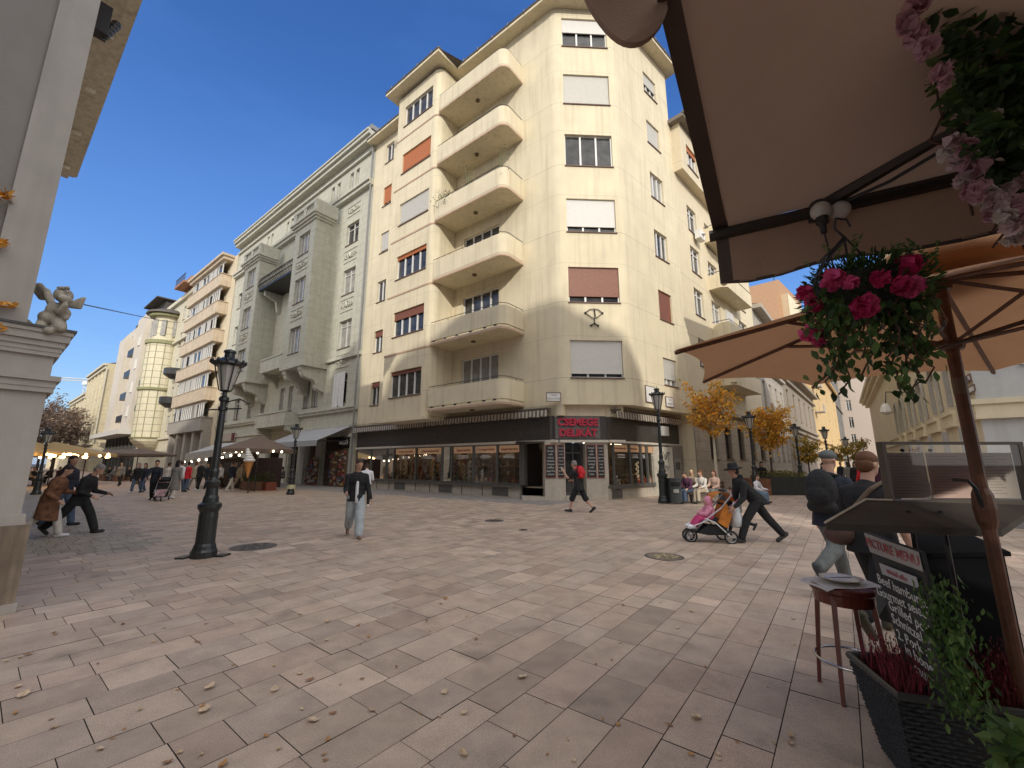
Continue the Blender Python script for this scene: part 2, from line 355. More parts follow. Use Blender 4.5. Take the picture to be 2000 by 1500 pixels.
# projecting bay
by = MB(); facade(by, FL, 8.0, 11.8, 4.2, 26.9, bay_ops, v=BD)
by.face([FL(11.8, 0, 4.2), FL(11.8, BD, 4.2), FL(11.8, BD, 26.9), FL(11.8, 0, 26.9)])
pr = [(8.0 - .5 * sin(a), BD - .5 + .5 * cos(a)) for a in [i * pi / 16 for i in range(9)]] + [(7.5, 0)]
for p, q in zip(pr, pr[1:]): by.face([FL(p[0], p[1], 4.2), FL(q[0], q[1], 4.2), FL(q[0], q[1], 26.9), FL(p[0], p[1], 26.9)])
by.face([FL(11.8, 0, 4.2), FL(11.8, BD, 4.2)] + [FL(p[0], p[1], 4.2) for p in pr])
by.build('bay', CREAM, corner)
for z in [8.12, 11.95, 15.8, 19.6, 23.4]:
    b = MB(); b.prism([(11.8 + .03, .002), (11.8 + .03, BD + .03), (8.0, BD + .03)] + [(8.0 - .52 * sin(a), BD - .5 + .53 * cos(a)) for a in [i * pi / 16 for i in range(9)]] + [(7.6, 0.002)], z, z + .1, FL); b.build('ledge', PINKL, corner)
b = MB(); b.box(7.6, 11.9, 0.01, BD + .12, 4.02, 4.19, FL); b.build('ledge', CREAMP, corner)
# balconies with curved end, slab, parapet, rail, lamp
def bal_outline(d0, d1, u0=2.2, u1=7.55, r=.5, n=8):
    pts = []
    for a in [i * pi / 2 / n for i in range(n + 1)]:
        pts.append((u0 + d0 + r - r * cos(a), BD - d0 - r + r * sin(a)))
    return [(u0 + d0, 0.0)] + pts + [(u1, BD - d0)]
for k, z in enumerate([4.42, 8.15, 12.02, 15.86, 19.68, 23.45]):
    o_ = bal_outline(0, 0); b = MB(); b.prism(o_ + [(7.5, .0)], z, z + .17, FL); bal = b.build('balcony', CREAMP, corner)
    b = MB(); oo = bal_outline(-.015, 0)
    for p, q in zip(oo, oo[1:]): b.face([FL(p[0], p[1], z - .005), FL(q[0], q[1], z - .005), FL(q[0], q[1], z + .1), FL(p[0], p[1], z + .1)])
    b.build('slab_edge', PINKL, bal)
    gap = .09 if k < 2 else .02
    oi = bal_outline(.0, 0); ii = bal_outline(.12, 0); b = MB(); z0 = z + .17 + gap; z1 = z + 1.22
    for (p, q), (r_, s_) in zip(zip(oi, oi[1:]), zip(ii, ii[1:])):
        b.face([FL(*p, z0), FL(*q, z0), FL(*q, z1), FL(*p, z1)]); b.face([FL(*r_, z0), FL(*s_, z0), FL(*s_, z1), FL(*r_, z1)])
        b.face([FL(*p, z1), FL(*q, z1), FL(*s_, z1), FL(*r_, z1)]); b.face([FL(*p, z0), FL(*q, z0), FL(*s_, z0), FL(*r_, z0)])
    b.build('parapet', CREAMP, bal)
    b = MB()
    if k < 5:
        path = [FL(p[0] + .05, max(p[1] - .05, 0), z1 + .14) for p in oi]
        b.tube(path, .018, 5)
        for u in (7.2, 6.2, 5.2, 4.2, 3.3): b.tube([FL(u, BD - .06, z1 - .01), FL(u, BD - .06, z1 + .14)], .012, 4)
        b.tube([FL(2.3, .5, z1 - .01), FL(2.3, .5, z1 + .14)], .012, 4)
        for u in (7.3, 6.4, 5.5, 4.5, 3.5, 2.8): b.box(u - .05, u + .05, BD - .14, BD - .02, z + .165, z0 + .01, FL)
    else: b.tube([FL(p[0] + .04, max(p[1] - .04, 0), z1 + .04) for p in oi], .03, 5)
    b.build('railing', DKM, bal)
    b = MB(); b.lathe([(.13, -.07), (.13, 0)], FL(5.0, .8, z - .0), 10); b.build('ceiling_lamp', mat('lampbrown', (.12, .08, .05), .5), bal)
# plants on the third balcony
    if k == 3:
        rr = random.Random(77); GP = mat('balcony_plant', (.12, .13, .05), .7, var=.4, scale=9)
        for j, (u, hgt, nn, sp) in enumerate([(7.0, .7, 260, .5), (4.9, 1.5, 90, .35), (2.5, 1.6, 40, .3), (6.6, .6, 120, .4)]):
            q = FL(u, BD - .2, z1 - .1); b = MB()
            for i in range(9): e = q + V((rr.uniform(-sp, sp), rr.uniform(-sp, sp), hgt * rr.uniform(.5, 1))); b.tube([q, q.lerp(e, .6) + V((0, 0, .1)), e], .01, 3)
            for i in range(nn): c = q + V((rr.gauss(0, sp * .6), rr.gauss(0, sp * .5), rr.uniform(-.35, hgt))); s_ = rr.uniform(.03, .07); d = V((rr.gauss(0, 1), rr.gauss(0, 1), rr.gauss(0, 1))).normalized(); e = d.orthogonal().normalized(); b.face([c - d * s_, c + e * s_ * .5, c + d * s_, c - e * s_ * .5])
            o_p = b.build('potted_plant', GP, None, recalc=False); tag(o_p, ['bushy plant trailing over the left end of the fourth balcony rail', 'tall thin plant in the middle of the fourth balcony', 'wispy plant at the rounded end of the fourth balcony', 'low plant second from the left on the fourth balcony'][j], 'plant')
# windows
bsh = [(SHB, .12), (SHB, .3), (SHO, .13), (SHG, .86), (SHO, .82), (None, 0)]
for k, o in enumerate(bay_ops): window(corner, FL, *o, v=BD, n=4, sh=bsh[k][0], frac=bsh[k][1], glass=DG)
nsh = [(SHB, .2), (SHB, .25), (None, 0), (SHG, .85), (SHO, .8), (None, 0)]
for k, o in enumerate(nar_ops): window(corner, FL, *o, n=2, sh=nsh[k][0], frac=nsh[k][1])
for k, o in enumerate(rec_ops): window(corner, FL, *o, n=4, glass=DG2 if k == 0 else DG, sill=False)
csh = [(SHW, .87), (SHB, .8), (SHW, .8), (None, 0), (SHG, .96), (SHW, .45)]
for k, o in enumerate(cha_ops): window(corner, FC, *o, n=3, sh=csh[k][0], frac=csh[k][1], glass=DG, fm=SHW if k == 4 else WHITE)
rsh = [(SHG, .74), (SHB, 1), (None, 0), (None, 0), (SHG, .97), (SHG, .5)]
for k, o in enumerate(rw): window(corner, FR, *o, n=3, sh=rsh[k][0], frac=rsh[k][1])
# eaves, gutter, roof
OV = .7
out = [FL(17.3, OV, 0), FL(12.45, OV, 0), FL(12.45, BD + OV, 0), FL(7.0, BD + OV, 0), FL(7.0, OV, 0)]
ang = lambda f, g: None
def isect(f1, v1, f2, v2):
    a = f1(0, v1, 0); b = f2(0, v2, 0); d1 = f1.d; d2 = f2.d; den = d1.x * d2.y - d1.y * d2.x; t = ((b.x - a.x) * d2.y - (b.y - a.y) * d2.x) / den
    return a + d1 * t
out += [isect(FL, OV, FC, OV), isect(FC, OV, FR, OV), FR(6.4, OV, 0), FR(6.4, -8, 0), FL(17.3, -8, 0)]
b = MB(); b.prism([(p.x, p.y) for p in out], 27.12, 27.3); b.build('eaves', CREAMP, corner)
b = MB()
for p, q in zip(out[:8], out[1:8]): b.tube([p + V((0, 0, 27.36)), q + V((0, 0, 27.36))], .075, 6)
for p, q in zip(out[:8], out[1:8]):
    n_ = max(1, int((q - p).length / 1.1))
    for i in range(n_):
        c = p.lerp(q, (i + .5) / n_); b.box(c.x - .02, c.x + .02, c.y - .1, c.y + .1, 27.26, 27.48)
b.build('gutter', mat('gutter', (.14, .12, .10), .6), corner)
b = MB(); ctr = FC(1.7, -8, 27.8)
for p, q in zip(out, out[1:] + out[:1]): b.face([p + V((0, 0, 27.32)), q + V((0, 0, 27.32)), ctr])
b.build('roof', mat('roof_tile', (.12, .10, .09), .8), corner)
# wrought bracket on the chamfer, street name plates
b = MB(); c = FC.px(1160, 612, .05)
def bt(pts, r=.022): b.tube([FC(c[0] + x, .06, c[1] + z) for x, z in pts], r, 5)
bt([(-.42, .02), (-.2, .2), (.05, .22), (.2, .2), (.42, .02)]); bt([(-.42, .02), (-.12, -.22), (0, -.26)]); bt([(.42, .02), (.14, -.22), (0, -.26)]); bt([(.02, .22), (.06, -.2)], .03); bt([(.0, -.26), (.02, -.6)]); bt([(-.18, -.62), (0, -.5), (.18, -.62)], .03)
for x, z in ((-.42, .02), (.42, .02), (-.16, -.62), (.18, -.62)): b.ell(FC(c[0] + x, .06, c[1] + z), .06, n=6, m=4)
b.build('wall_bracket', DKM, corner)
def plate(fr, px0, px1, py0, py1, v, lines_, par):
    a = fr.px(px0, py1, v); d = fr.px(px1, py0, v); u0, u1 = sorted((a[0], d[0])); z0, z1 = a[1], d[1]
    b = MB(); b.box(u0, u1, v, v + .025, z0, z1, fr); pl = b.build('name_plate', WHITE, par)
    b = MB(); w_ = .03
    b.box(u0 - w_, u1 + w_, v, v + .035, z0 - w_, z0, fr); b.box(u0 - w_, u1 + w_, v, v + .035, z1, z1 + w_, fr); b.box(u0 - w_, u0, v, v + .034, z0, z1, fr); b.box(u1, u1 + w_, v, v + .034, z0, z1, fr)
    b.build('plate_frame', SILL, pl)
    for i, (t, s) in enumerate(lines_): text_mesh(t, s, .002, onwall(fr, (u0 + u1) / 2, v + .029, z1 - (z1 - z0) * (i + .6) / (len(lines_) + .2)), 'lettering', DKM, pl)
plate(FC, 1068, 1094, 768, 783, .03, [("V. KERÜLET", .07), ("VÁCI UTCA", .13)], corner)
plate(FR, 1301, 1314, 778, 793, .03, [("V. KER.", .08), ("KÍGYÓ U.", .12)], corner)
plate(FR, 1262, 1277, 757, 784, .03, [("", .1)], corner)

# ---------------------------------------------------------------- delicatessen, ground floor
FASC = mat('fascia_rib', (.105, .095, .085), .45, var=.2, scale=5, metal=.2)
STRIP = mat('fascia_strip', (.62, .57, .48), .6)
SHF = mat('shop_frame', (.13, .13, .12), .4, metal=.3, var=.15)
SG = glassmat('shop_glass')
INT = mat('shop_interior', (.42, .36, .26), .8, var=.35, scale=1.2)
HEADM = mat('lit_header', (.62, .38, .22), .5, var=.1, em=((1, .6, .35), .12))
def ribs(fr, u0, u1, v, z0, z1, par, name='fascia'):
    b = MB(); b.box(u0, u1, v - .1, v, z0, z1, fr); z = z0 + .02
    while z < z1 - .03: b.box(u0 + .01, u1 - .01, v, v + .025, z, z + .035, fr); z += .07
    return b.build(name, FASC, par)
VC, VR = -.35, -.9
RS = FR.px(1190, 900, VR)[0]
SA, SB = FC.U(1084, 830, VC), FC.U(1171, 830, VC)
ribs(FL, .42, 16.85, .02, 2.72, 3.84, corner); ribs(FC, SA - .25, FC.U(1190, 830, VC), VC + .02, 2.72, 3.84, corner); ribs(FR, RS, 5.9, VR + .02, 2.72, 3.8, corner)
b = MB(); b.box(.3, 16.9, -.1, .1, 2.6, 2.72, FL); b.box(-.1, 3.0, VC - .1, VC + .1, 2.6, 2.72, FC); b.box(RS, 5.95, VR - .1, VR + .1, 2.6, 2.7, FR); b.build('cornice_strip', STRIP, corner)
b = MB(); b.box(0, 17.0, -.3, .0, 3.84, 4.36, FL); b.box(.0, 3.0, VC - .2, VC, 3.84, 4.36, FC); b.box(RS, 5.95, VR - .2, VR, 3.8, 4.36, FR); b.build('band', CREAMP, corner)
RED = mat('red_letters', (.50, .035, .07), .4, var=.08)
b = MB(); SA, SB = FC.U(1084, 830, VC), FC.U(1171, 830, VC); b.box(SA, SB, VC + .05, VC + .07, 2.78, 3.8, FC); sg = b.build('shop_sign', mat('sign_back', (.16, .15, .14), .5), corner)
text_mesh("CSEMEGE", .46, .04, onwall(FC, (SA + SB) / 2, VC + .12, 3.53), 'lettering', RED, sg, .018); text_mesh("DELIKÁT", .46, .04, onwall(FC, (SA + SB) / 2, VC + .12, 3.03), 'lettering', RED, sg, .018)
# striped awning rolls above the fascia
AWD = mat('awning_dark', (.16, .13, .11), .8); AWL = mat('awning_light', (.50, .46, .40), .8)
def awn_roll(fr, u0, u1, v, z, par, slope=0):
    b = MB(); b.tube([fr(u0, v + .12, z + .12), fr(u1, v + .12, z + .12)], .09, 8); b.box(u0, u1, v, v + .3, z + .16, z + .22, fr)
    a = b.build('awning_case', AWD, par); b = MB(); n_ = int((u1 - u0) / .11); rr = random.Random(3)
    for i in range(n_):
        b.mi = i % 2; q0 = u0 + (u1 - u0) * i / n_; q1 = u0 + (u1 - u0) * (i + 1) / n_; bo = z - .2 - .03 * sin(i * 2.1)
        b.face([fr(q0, v + .34, z + .1), fr(q1, v + .34, z + .1), fr(q1, v + .36, bo), fr(q0, v + .36, bo)])
    b.box(u0, u1, v + .30, v + .335, z + .08, z + .12, fr); b.build('awning_valance', [AWL, AWD], a, recalc=False)
awn_roll(FL, .6, 9.2, .05, 4.0, corner); awn_roll(FL, 9.35, 16.9, .05, 3.95, corner); awn_roll(FR, RS + .2, 5.6, VR + .05, 3.95, corner)
# plinth, sill shelf, panes
b = MB(); b.box(2.5, 17.0, -.25, .0, 0, .5, FL); b.box(RS, 2.9, VR - .2, VR, 0, .5, FR); b.build('plinth', STONE, corner)
b = MB(); b.box(2.35, 16.9, -.4, .14, .5, .6, FL); b.box(RS, 3.0, VR - .3, VR + .12, .5, .62, FR)
for u in (3.2, 7.2, 11.3): b.box(u, u + 1.05, .0, .03, .06, .44, FL)
b.box(RS+.1, RS+.9, VR, VR + .03, .06, .44, FR); b.build('shelf', SHF, corner)
b = MB()
for u in (4.9, 6.4, 9.0, 10.3, 12.9, 14.2): b.box(u, u + .04, .0, .01, 0, .5, FL)
b.build('plinth_joint', BLACK, corner)
PX = [696, 725, 756, 770, 813, 864, 883, 925, 972, 1017]; PU = [FL.U(x, 900, .05) for x in PX]
HT = ["Délicatesse", "Alimentari", "", "Foods & Specialities", "Lebensmittelgeschäft", "", "Supermarket", "Csemege-Delikát", "Supermercato"]
def pane(fr, u0, u1, v, txt, par, z0=.62, z1=2.6):
    b = MB(); w_ = .05
    b.box(u0, u0 + w_, v - .06, v + .06, z0, z1, fr); b.box(u1 - w_, u1, v - .06, v + .06, z0, z1, fr); b.box(u0 + w_, u1 - w_, v - .05, v + .05, z0, z0 + .05, fr); b.box(u0 + w_, u1 - w_, v - .05, v + .05, z1 - .06, z1, fr)
    o = b.build('shop_window', SHF, par)
    g = MB(); g.face([fr(u0 + w_, v, z0), fr(u1 - w_, v, z0), fr(u1 - w_, v, z1), fr(u0 + w_, v, z1)]); g.build('glass', SG, o)
    h = MB(); h.box(u0 + w_, u1 - w_, v - .09, v - .06, z1 - .42, z1 - .07, fr); h.build('header', HEADM, o)
    if txt: text_mesh(txt, min(.2, 1.7 * (u1 - u0 - .15) / max(len(txt), 6)), .003, onwall(fr, (u0 + u1) / 2, v - .045, z1 - .25), 'lettering', mat('header_ink', (.35, .07, .03), .5), o, .004)
    for i in range(3):
        c = (u0 + u1) / 2; hw = (u1 - u0) * random.uniform(.15, .3); l = MB(); l.box(c - hw, c + hw, v + .004, v + .007, z1 - .56 - i * .07, z1 - .535 - i * .07, fr); l.build('window_writing', WHITE, o)
    return o
for i, (a, c) in enumerate(zip(PU, PU[1:])): pane(FL, min(a, c), max(a, c), .05, HT[i], corner)
b = MB(); b.box(PU[-1] - .25, PU[-1] + .02, -.15, .1, .6, 2.62, FL); b.build('door_post', SHF, corner)
RU = [FR.U(x, 900, VR) for x in (1196, 1228, 1250, 1262, 1300)]
for a, c, t in zip(RU, RU[1:], ["Gourmet Delicacies", "Alimentation", "", "Épicerie"]): pane(FR, a, c, VR + .05, t, corner)
# interior shell with ceiling lamps
b = MB()
b.face([FL(.8, -2.2, 0), FL(17, -2.2, 0), FL(17, -2.2, 3), FL(.8, -2.2, 3)]); b.face([FL(.6, 0, 2.68), FL(17, 0, 2.68), FL(17, -2.2, 2.68), FL(.6, -2.2, 2.68)])
b.face([FL(.6, 0, .5), FL(17, 0, .5), FL(17, -2.2, .5), FL(.6, -2.2, .5)])
b.face([FR(RS, -3, 0), FR(5.9, -3, 0), FR(5.9, -3, 3), FR(RS, -3, 3)]); b.face([FR(RS, VR, 2.66), FR(5.9, VR, 2.66), FR(5.9, -3, 2.66), FR(RS, -3, 2.66)]); b.face([FR(RS, VR, .52), FR(5.9, VR, .52), FR(5.9, -3, .52), FR(RS, -3, .52)])
b.build('shop_interior', INT, corner)
LIT = mat('lit_strip', (1, .95, .8), .5, var=0, em=((1, .86, .62), 5))
for u in (3.6, 5.6, 8.2, 10.6, 13, 15.2): b = MB(); b.box(u - .4, u + .4, -1.0, -.9, 2.6, 2.64, FL); b.build('lamp_strip', LIT, corner)
for u in (-1, 1.2): b = MB(); b.box(u - .4, u + .4, -1.9, -1.8, 2.58, 2.62, FR); b.build('lamp_strip', LIT, corner)
# shelves inside
b = MB()
for z in (1.0, 1.45, 1.9): b.box(2.8, 16.5, -2.15, -1.8, z, z + .03, FL); b.box(-1.5, 5, -2.9, -2.6, z, z + .03, FR)
for u in [2.8 + 1.37 * i for i in range(11)]: b.box(u - .02, u + .02, -2.18, -1.8, .5, 2.4, FL)
b.build('shelf', mat('shelf_wood', (.22, .13, .07), .6), corner)
# entrance: pilasters, door, chalkboards, passage
CX = lambda x, y=950: FC.U(x, y, VC)
b = MB(); b.box(CX(1065), CX(1105), VC - .9, VC, 0, 2.62, FC); b.box(CX(1146), CX(1190), VC - .9, VC, 0, 2.62, FC); b.build('entrance_pier', mat('clad_stone', (.50, .45, .38), .75, var=.14, scale=4, streak=.35, stain=(.28, .22, .16)), corner)
b = MB(); b.box(CX(1105), CX(1146), VC - 1.1, VC + .1, 0, .16, FC); b.box(CX(1020), CX(1065), VC - 1.2, VC - .0, 0, .12, FC); b.build('step', STONE, corner)
b = MB(); a, c = CX(1107), CX(1144)
for u in (a, (a + c) / 2 - .03, c - .06): b.box(u, u + .06, VC - .72, VC - .64, .16, 2.6, FC)
b.box(a, c, VC - .72, VC - .64, .16, .3, FC); b.box(a, c, VC - .72, VC - .64, 2.1, 2.18, FC); dr = b.build('door', SHF, corner)
b = MB(); b.face([FC(a, VC - .68, .2), FC(c, VC - .68, .2), FC(c, VC - .68, 2.6), FC(a, VC - .68, 2.6)]); b.build('glass', DG, dr)
b = MB(); b.tube([FC((a + c) / 2 + .1, VC - .6, .9), FC((a + c) / 2 + .1, VC - .6, 1.4)], .018, 6); b.build('handle', GREYM, dr)
b = MB(); b.box(CX(1030), CX(1066), VC - 2.4, VC - 2.3, 0, 2.62, FC); b.box(CX(1010), CX(1066), VC - 2.4, VC, 2.61, 2.65, FC); b.build('passage', mat('passage_dark', (.05, .035, .03), .7), corner)
CB = mat('chalkboard', (.022, .024, .026), .7, var=.3, scale=9); CHALK = mat('chalk', (.62, .62, .6), .9, var=.2, scale=40); WOODR = mat('red_wood', (.20, .05, .03), .5, var=.3, scale=10)
for i, (x0, x1) in enumerate([(1066, 1086), (1090, 1103), (1147, 1166), (1169, 1182)]):
    a, c = CX(x0), CX(x1); b = MB(); b.box(a, c, VC + .0, VC + .04, .98, 2.5, FC); wb = b.build('menu_board', WOODR, corner); b = MB(); b.box(a + .035, c - .035, VC + .04, VC + .048, 1.03, 2.45, FC); b.build('board_panel', CB, wb)
    for j in range(9): text_mesh(random.choice(["ham", "cheese", "salami", "wine", "tokaji", "bread", "paprika", "milk", "coffee"]), min(.13, (c - a) * .33), .002, onwall(FC, (a + c) / 2, VC + .053, 2.35 - j * .15), 'lettering', CHALK, wb)
# graffiti panel and cash machine at the far end of the right side
b = MB(); b.box(3.05, 4.55, VR - .1, VR + .3, 0, 2.5, FR); b.build('side_panel', mat('white_panel', (.66, .62, .52), .7, streak=.3), corner)
b = MB(); rr = random.Random(5)
for k in range(9):
    x0 = 3.3 + rr.random() * .9; z0 = 1.2 + rr.random() * .9; b.tube([FR(x0 + rr.uniform(-.25, .25), VR + .31, z0 + rr.uniform(-.2, .2)) for _ in range(5)], .016, 4)
b.build('graffiti', mat('spray', (.12, .12, .13), .7), corner)
b = MB(); b.box(4.55, 5.9, VR - .1, VR + .2, 0, 2.6, FR); b.build('side_panel', mat('atm_surround', (.22, .20, .18), .5), corner)
b = MB(); b.box(4.8, 5.5, VR + .2, VR + .26, .75, 1.9, FR); am = b.build('cash_machine', GREYM, corner); b = MB(); b.box(4.9, 5.35, VR + .26, VR + .27, 1.3, 1.7, FR); b.build('screen', DG, am)
b = MB(); b.box(3.6, 4.3, VR + .05, VR + .32, 3.1, 3.6, FR); b.build('air_conditioner', WHITE, corner)
# ================================================================ ground
b = MB(); b.face([(-700, -300, -.012), (700, -300, -.012), (700, 900, -.012), (-700, 900, -.012)])
struct('ground', b, mat('joint_dark', (.05, .043, .038), .95, var=.3, scale=2), recalc=False)
SL = mat('paving_stone', (.455, .365, .292), .62, spots=1.7, var=.2, scale=3.2, bump=.35, bscale=70, tint=1, spec=.35)
GZ = Fr((0, 0), 38, -1)       # rows run along az 38 (u), stack towards az -52 (v)
def dirs(u, v): a = GZ(u, 0, 0); d = V((sin(radians(-52)), cos(radians(-52)), 0)); return a + d * v
def zone(p):
    """which paving: 0 warm slabs, 1 grey band by the shop, 2 grey setts at the left"""
    u = (p - FL.o).dot(FL.d); v = (p - FL.o).dot(FL.n)
    if 0 < v < 2.2 + .06 * (u + 1) and u > -.6 and u < 60: return 1
    q = p
    a = V((-7.6, 9.4, 0)); e = V((-17.3, 17.5, 0)); n1 = V((e.y - a.y, -(e.x - a.x), 0))
    f = V((-8.15, 7.95, 0)); g_ = V((-30, 9.0, 0))
    if p.x < -7.3 and (p - a).dot(V((-.64, -.768, 0))) > 0 and p.y > 8.0 + (-8 - p.x) * .02: return 2
    return 0
rr = random.Random(11); b = MB(); gap = .003
rows = []; v = -34.0
while v < 62: h = rr.choice([.28, .34, .34, .40]); rows.append((v, h)); v += h
for v, h in rows:
    u = -22.0 + rr.random()
    far = v > 26 or v < -26
    while u < 46:
        l = rr.choice([.29, .35, .42, .50, .58, .70]) * (2 if far else 1); c = dirs(u + l / 2, v + h / 2)
        if c.y > -1.5 and abs(c.x) < 46 and c.y < 60 and c.y > abs(c.x) * .55 - 3:
            zn = zone(c)
            t = max(.75, min(1.3, rr.gauss(1, .09))); r_ = rr.random()
            if zn == 0:
                tint = (t * 1.02, t * .99, t * .96) if r_ < .5 else ((t * 1.0, t * .99, t * .98) if r_ < .8 else (t * 1.03, t * .97, t * .94))
                dz = rr.uniform(-.0015, .0015)
                b.tc = tint
                b.face([dirs(u + gap, v + gap) + V((0, 0, dz)), dirs(u + l - gap, v + gap) + V((0, 0, dz)), dirs(u + l - gap, v + h - gap) + V((0, 0, dz)), dirs(u + gap, v + h - gap) + V((0, 0, dz))])
            else:
                k = 1 if zn == 1 else 2; nn = max(2, int(l / .2))
                for i in range(nn):
                    for j in range(2):
                        t = rr.gauss(.86, .07); b.tc = (t * .80, t * .90, t * 1.04) if zn == 1 else (t * .86, t * .93, t * .93)
                        q0 = u + l * i / nn; q1 = u + l * (i + 1) / nn; w0 = v + h * j / 2; w1 = v + h * (j + 1) / 2; g2 = .004
                        b.face([dirs(q0 + g2, w0 + g2), dirs(q1 - g2, w0 + g2), dirs(q1 - g2, w1 - g2), dirs(q0 + g2, w1 - g2)])
        u += l
b.build('paving', SL, recalc=False)['kind'] = 'structure'
# far street surface beyond the modelled slabs
b = MB()
b.face([FL(28, 1.0, .003), FL(28, 40, .003), FL(190, 40, .003), FL(190, 1.0, .003)]); struct('street', b, mat('street_far', (.42,.31,.235), .7, var=.2, scale=2), recalc=False)
b = MB(); q = Fr((10.1, 23.2), 40, 1)
b.face([q(14, .2, .004), q(14, -14, .004), q(120, -14, .004), q(120, .2, .004)]); struct('side_street', b, mat('street_far', (.42,.31,.235), .7), recalc=False)
# ================================================================ buildings behind the viewer and along the viewer's side of the street (they throw the long shadows)
OC = mat('opposite_stone', (.62, .57, .48), .85, var=.12, scale=1.5, bump=.2)
def opp(name, label, pts, y0, y1, sun_holes=None):
    k_ = -50 + 14; pts = [(x - k_ * .1228, z - k_ * .474) for x, z in pts]; y0 += k_; y1 += k_
    t = thing(name, label, 'building', (sum(p[0] for p in pts) / len(pts), y0, 0))
    b = MB()
    if sun_holes:  # holes added in the unseen wall only to drop sun patches on the paving
        zb = 36.0; ring = [(pts[0][0], zb)] + [p for p in pts if p[1] > zb] ; ring += [(ring[-1][0], zb)]
        b.extr([(x, y0, z) for x, z in ring], (0, .7, 0)); ff = Fr((pts[0][0], y0), 90, 1); W_ = pts[-1][0] - pts[0][0]
        ops = []
        for px, py, w, h in sun_holes:
            g = G(px, py); s = (50 + g.y) / (cos(radians(7)) * cos(SUN_EL)) ; c = g + SUN * s; ops.append((c.x - w / 2 - pts[0][0], c.x + w / 2 - pts[0][0], c.z - h / 2, c.z + h / 2))
        facade(b, ff, 0, W_, 0, zb, ops, rev=0); 
    else:
        ring = [(pts[0][0], 0)] + pts + [(pts[-1][0], 0)]; b.extr([(x, y0, z) for x, z in ring], (0, y1 - y0, 0))
    b.build('wall', OC, t)
    x0, x1 = pts[0][0], pts[-1][0]; hm = min(z for x, z in pts)
    fr = Fr((x0, y0), 90, 1); n = int((x1 - x0) / 3.2)
    for i in range(n):
        for k in range(min(7, int((hm - 3) / 4.2))):
            u = (i + .5) * (x1 - x0) / n; window(t, fr, u - .6, u + .6, 3.5 + k * 4.2, 5.7 + k * 4.2, v=.03, rev=.02, sill=False)
    return t
opp('gabled_building', 'tall stone building with a curved gable roof, behind the viewer', [(-8.9, 30), (-6.4, 31.5), (-5.5, 27), (-5.3, 21.5), (-4.35, 21.5), (-3.9, 23.6), (-3.2, 23.8), (-2.6, 25.3), (-1.7, 25.7), (0, 25.4), (1.4, 25.9), (5.2, 25.4), (6.1, 25.1), (7.3, 24.3), (8.2, 23.9), (9.3, 23.4), (10.0, 22.4), (10.45, 21.7), (10.7, 20.0)], -14, -24, sun_holes=[(1030, 1137, 1.7, .8), (950, 1128, .6, .6), (1130, 1140, .6, .6), (1475, 1160, .9, .45), (1560, 1185, .5, .35), (1420, 1190, .5, .3), (1490, 1325, .5, .3), (1340, 1150, .5, .3), (1530, 1250, .6, .3)])
opp('tower_building', 'massive stone tower block behind the viewer, tallest on the near side of the square', [(-21.8, 49.5), (-18.3, 50.4), (-14, 49.6), (-9.1, 47)], -14, -24)
opp('corner_building', 'six storey stone building behind the viewer at the left of the tower block', [(-38, 37.5), (-30, 37), (-22, 38)], -14.1, -24)
opp('side_building', 'six storey stone building behind the viewer at the right, across the gap', [(13.7, 25.2), (17, 27.5), (30, 27.0), (48, 27)], -14, -24)
FO = Fr((-6.9, 5.3), -52, -1)
opw = thing('street_building', 'long stone building lining the near side of the shopping street', 'building', FO(30, 0, 0))
b = MB(); b.box(26, 150, -14, -1.2, 0, 15.2, FO); b.build('wall', OC, opw)
for i in range(18):
    for k in range(3): window(opw, FO, 28 + i * 6.5, 29.5 + i * 6.5, 4 + k * 4, 6.2 + k * 4, v=-1.17, rev=.02, sill=False)

# ================================================================ grey-green ornate house
GRN = mat('green_stone', (.50, .49, .405), .88, var=.13, scale=2.2, bump=.3, bscale=30, streak=.28, stain=(.26, .24, .19), lines=[(2, .62, .1, .022, .35)])
GRNP = mat('green_stone_plain', (.53, .52, .44), .88, var=.14, scale=3, bump=.3, bscale=30, streak=.35, stain=(.24, .23, .18))
gh = thing('ornate_house', 'grey-green ornate stone house with two projecting bays left of the cream corner building', 'building', FL(31, 0, 0))
def U(x, y, v=0): return FL.px(x, y, v)[0]
def Z(x, y, v=0): return FL.px(x, y, v)[1]
def orn(fr, u0, u1, z0, z1, v, par, m, seed=0):
    """carved relief panel: scrolls standing proud of a framed field"""
    r = random.Random(seed); b = MB(); cu, cz = (u0 + u1) / 2, (z0 + z1) / 2; w_, h_ = (u1 - u0) / 2, (z1 - z0) / 2
    for s in (-1, 1):
        for q in range(3):
            a0 = r.random() * 6; cx_ = cu + s * w_ * (.25 + .28 * q); R_ = h_ * (.62 - .12 * q)
            b.tube([fr(cx_ + s * R_ * (1 - t / 9) * cos(a0 + t), v + .04, cz + R_ * (1 - t / 9) * sin(a0 + t)) for t in range(8)], .045, 4)
    b.ell(fr(cu, v + .03, cz), (h_ * .35, h_ * .35, h_ * .5), n=6, m=4)
    b.box(u0, u1, v, v + .05, z0 - .08, z0, fr); b.box(u0, u1, v, v + .05, z1, z1 + .06, fr)
    return b.build('relief_panel', m, par)
u0, u1 = 17.06, 45.6
opsg = []
for z0, z1 in [(6.2, 8.4), (10.5, 12.8), (15.0, 17.2), (19.4, 21.3)]: opsg.append((18.8, 20.6, z0, z1))
for c in [19.6, 20.5, 22.6, 23.6, 27.2, 28.2, 31.5, 32.5, 36.2, 37.2, 40.6, 41.6]: opsg.append((c - .28, c + .28, 24.7, 26.3))
for c in [27.9, 29.6]:
    for z0, z1 in [(6.2, 8.4), (10.6, 12.9), (14.9, 17.0), (18.9, 21)]: opsg.append((c - .45, c + .45, z0, z1))
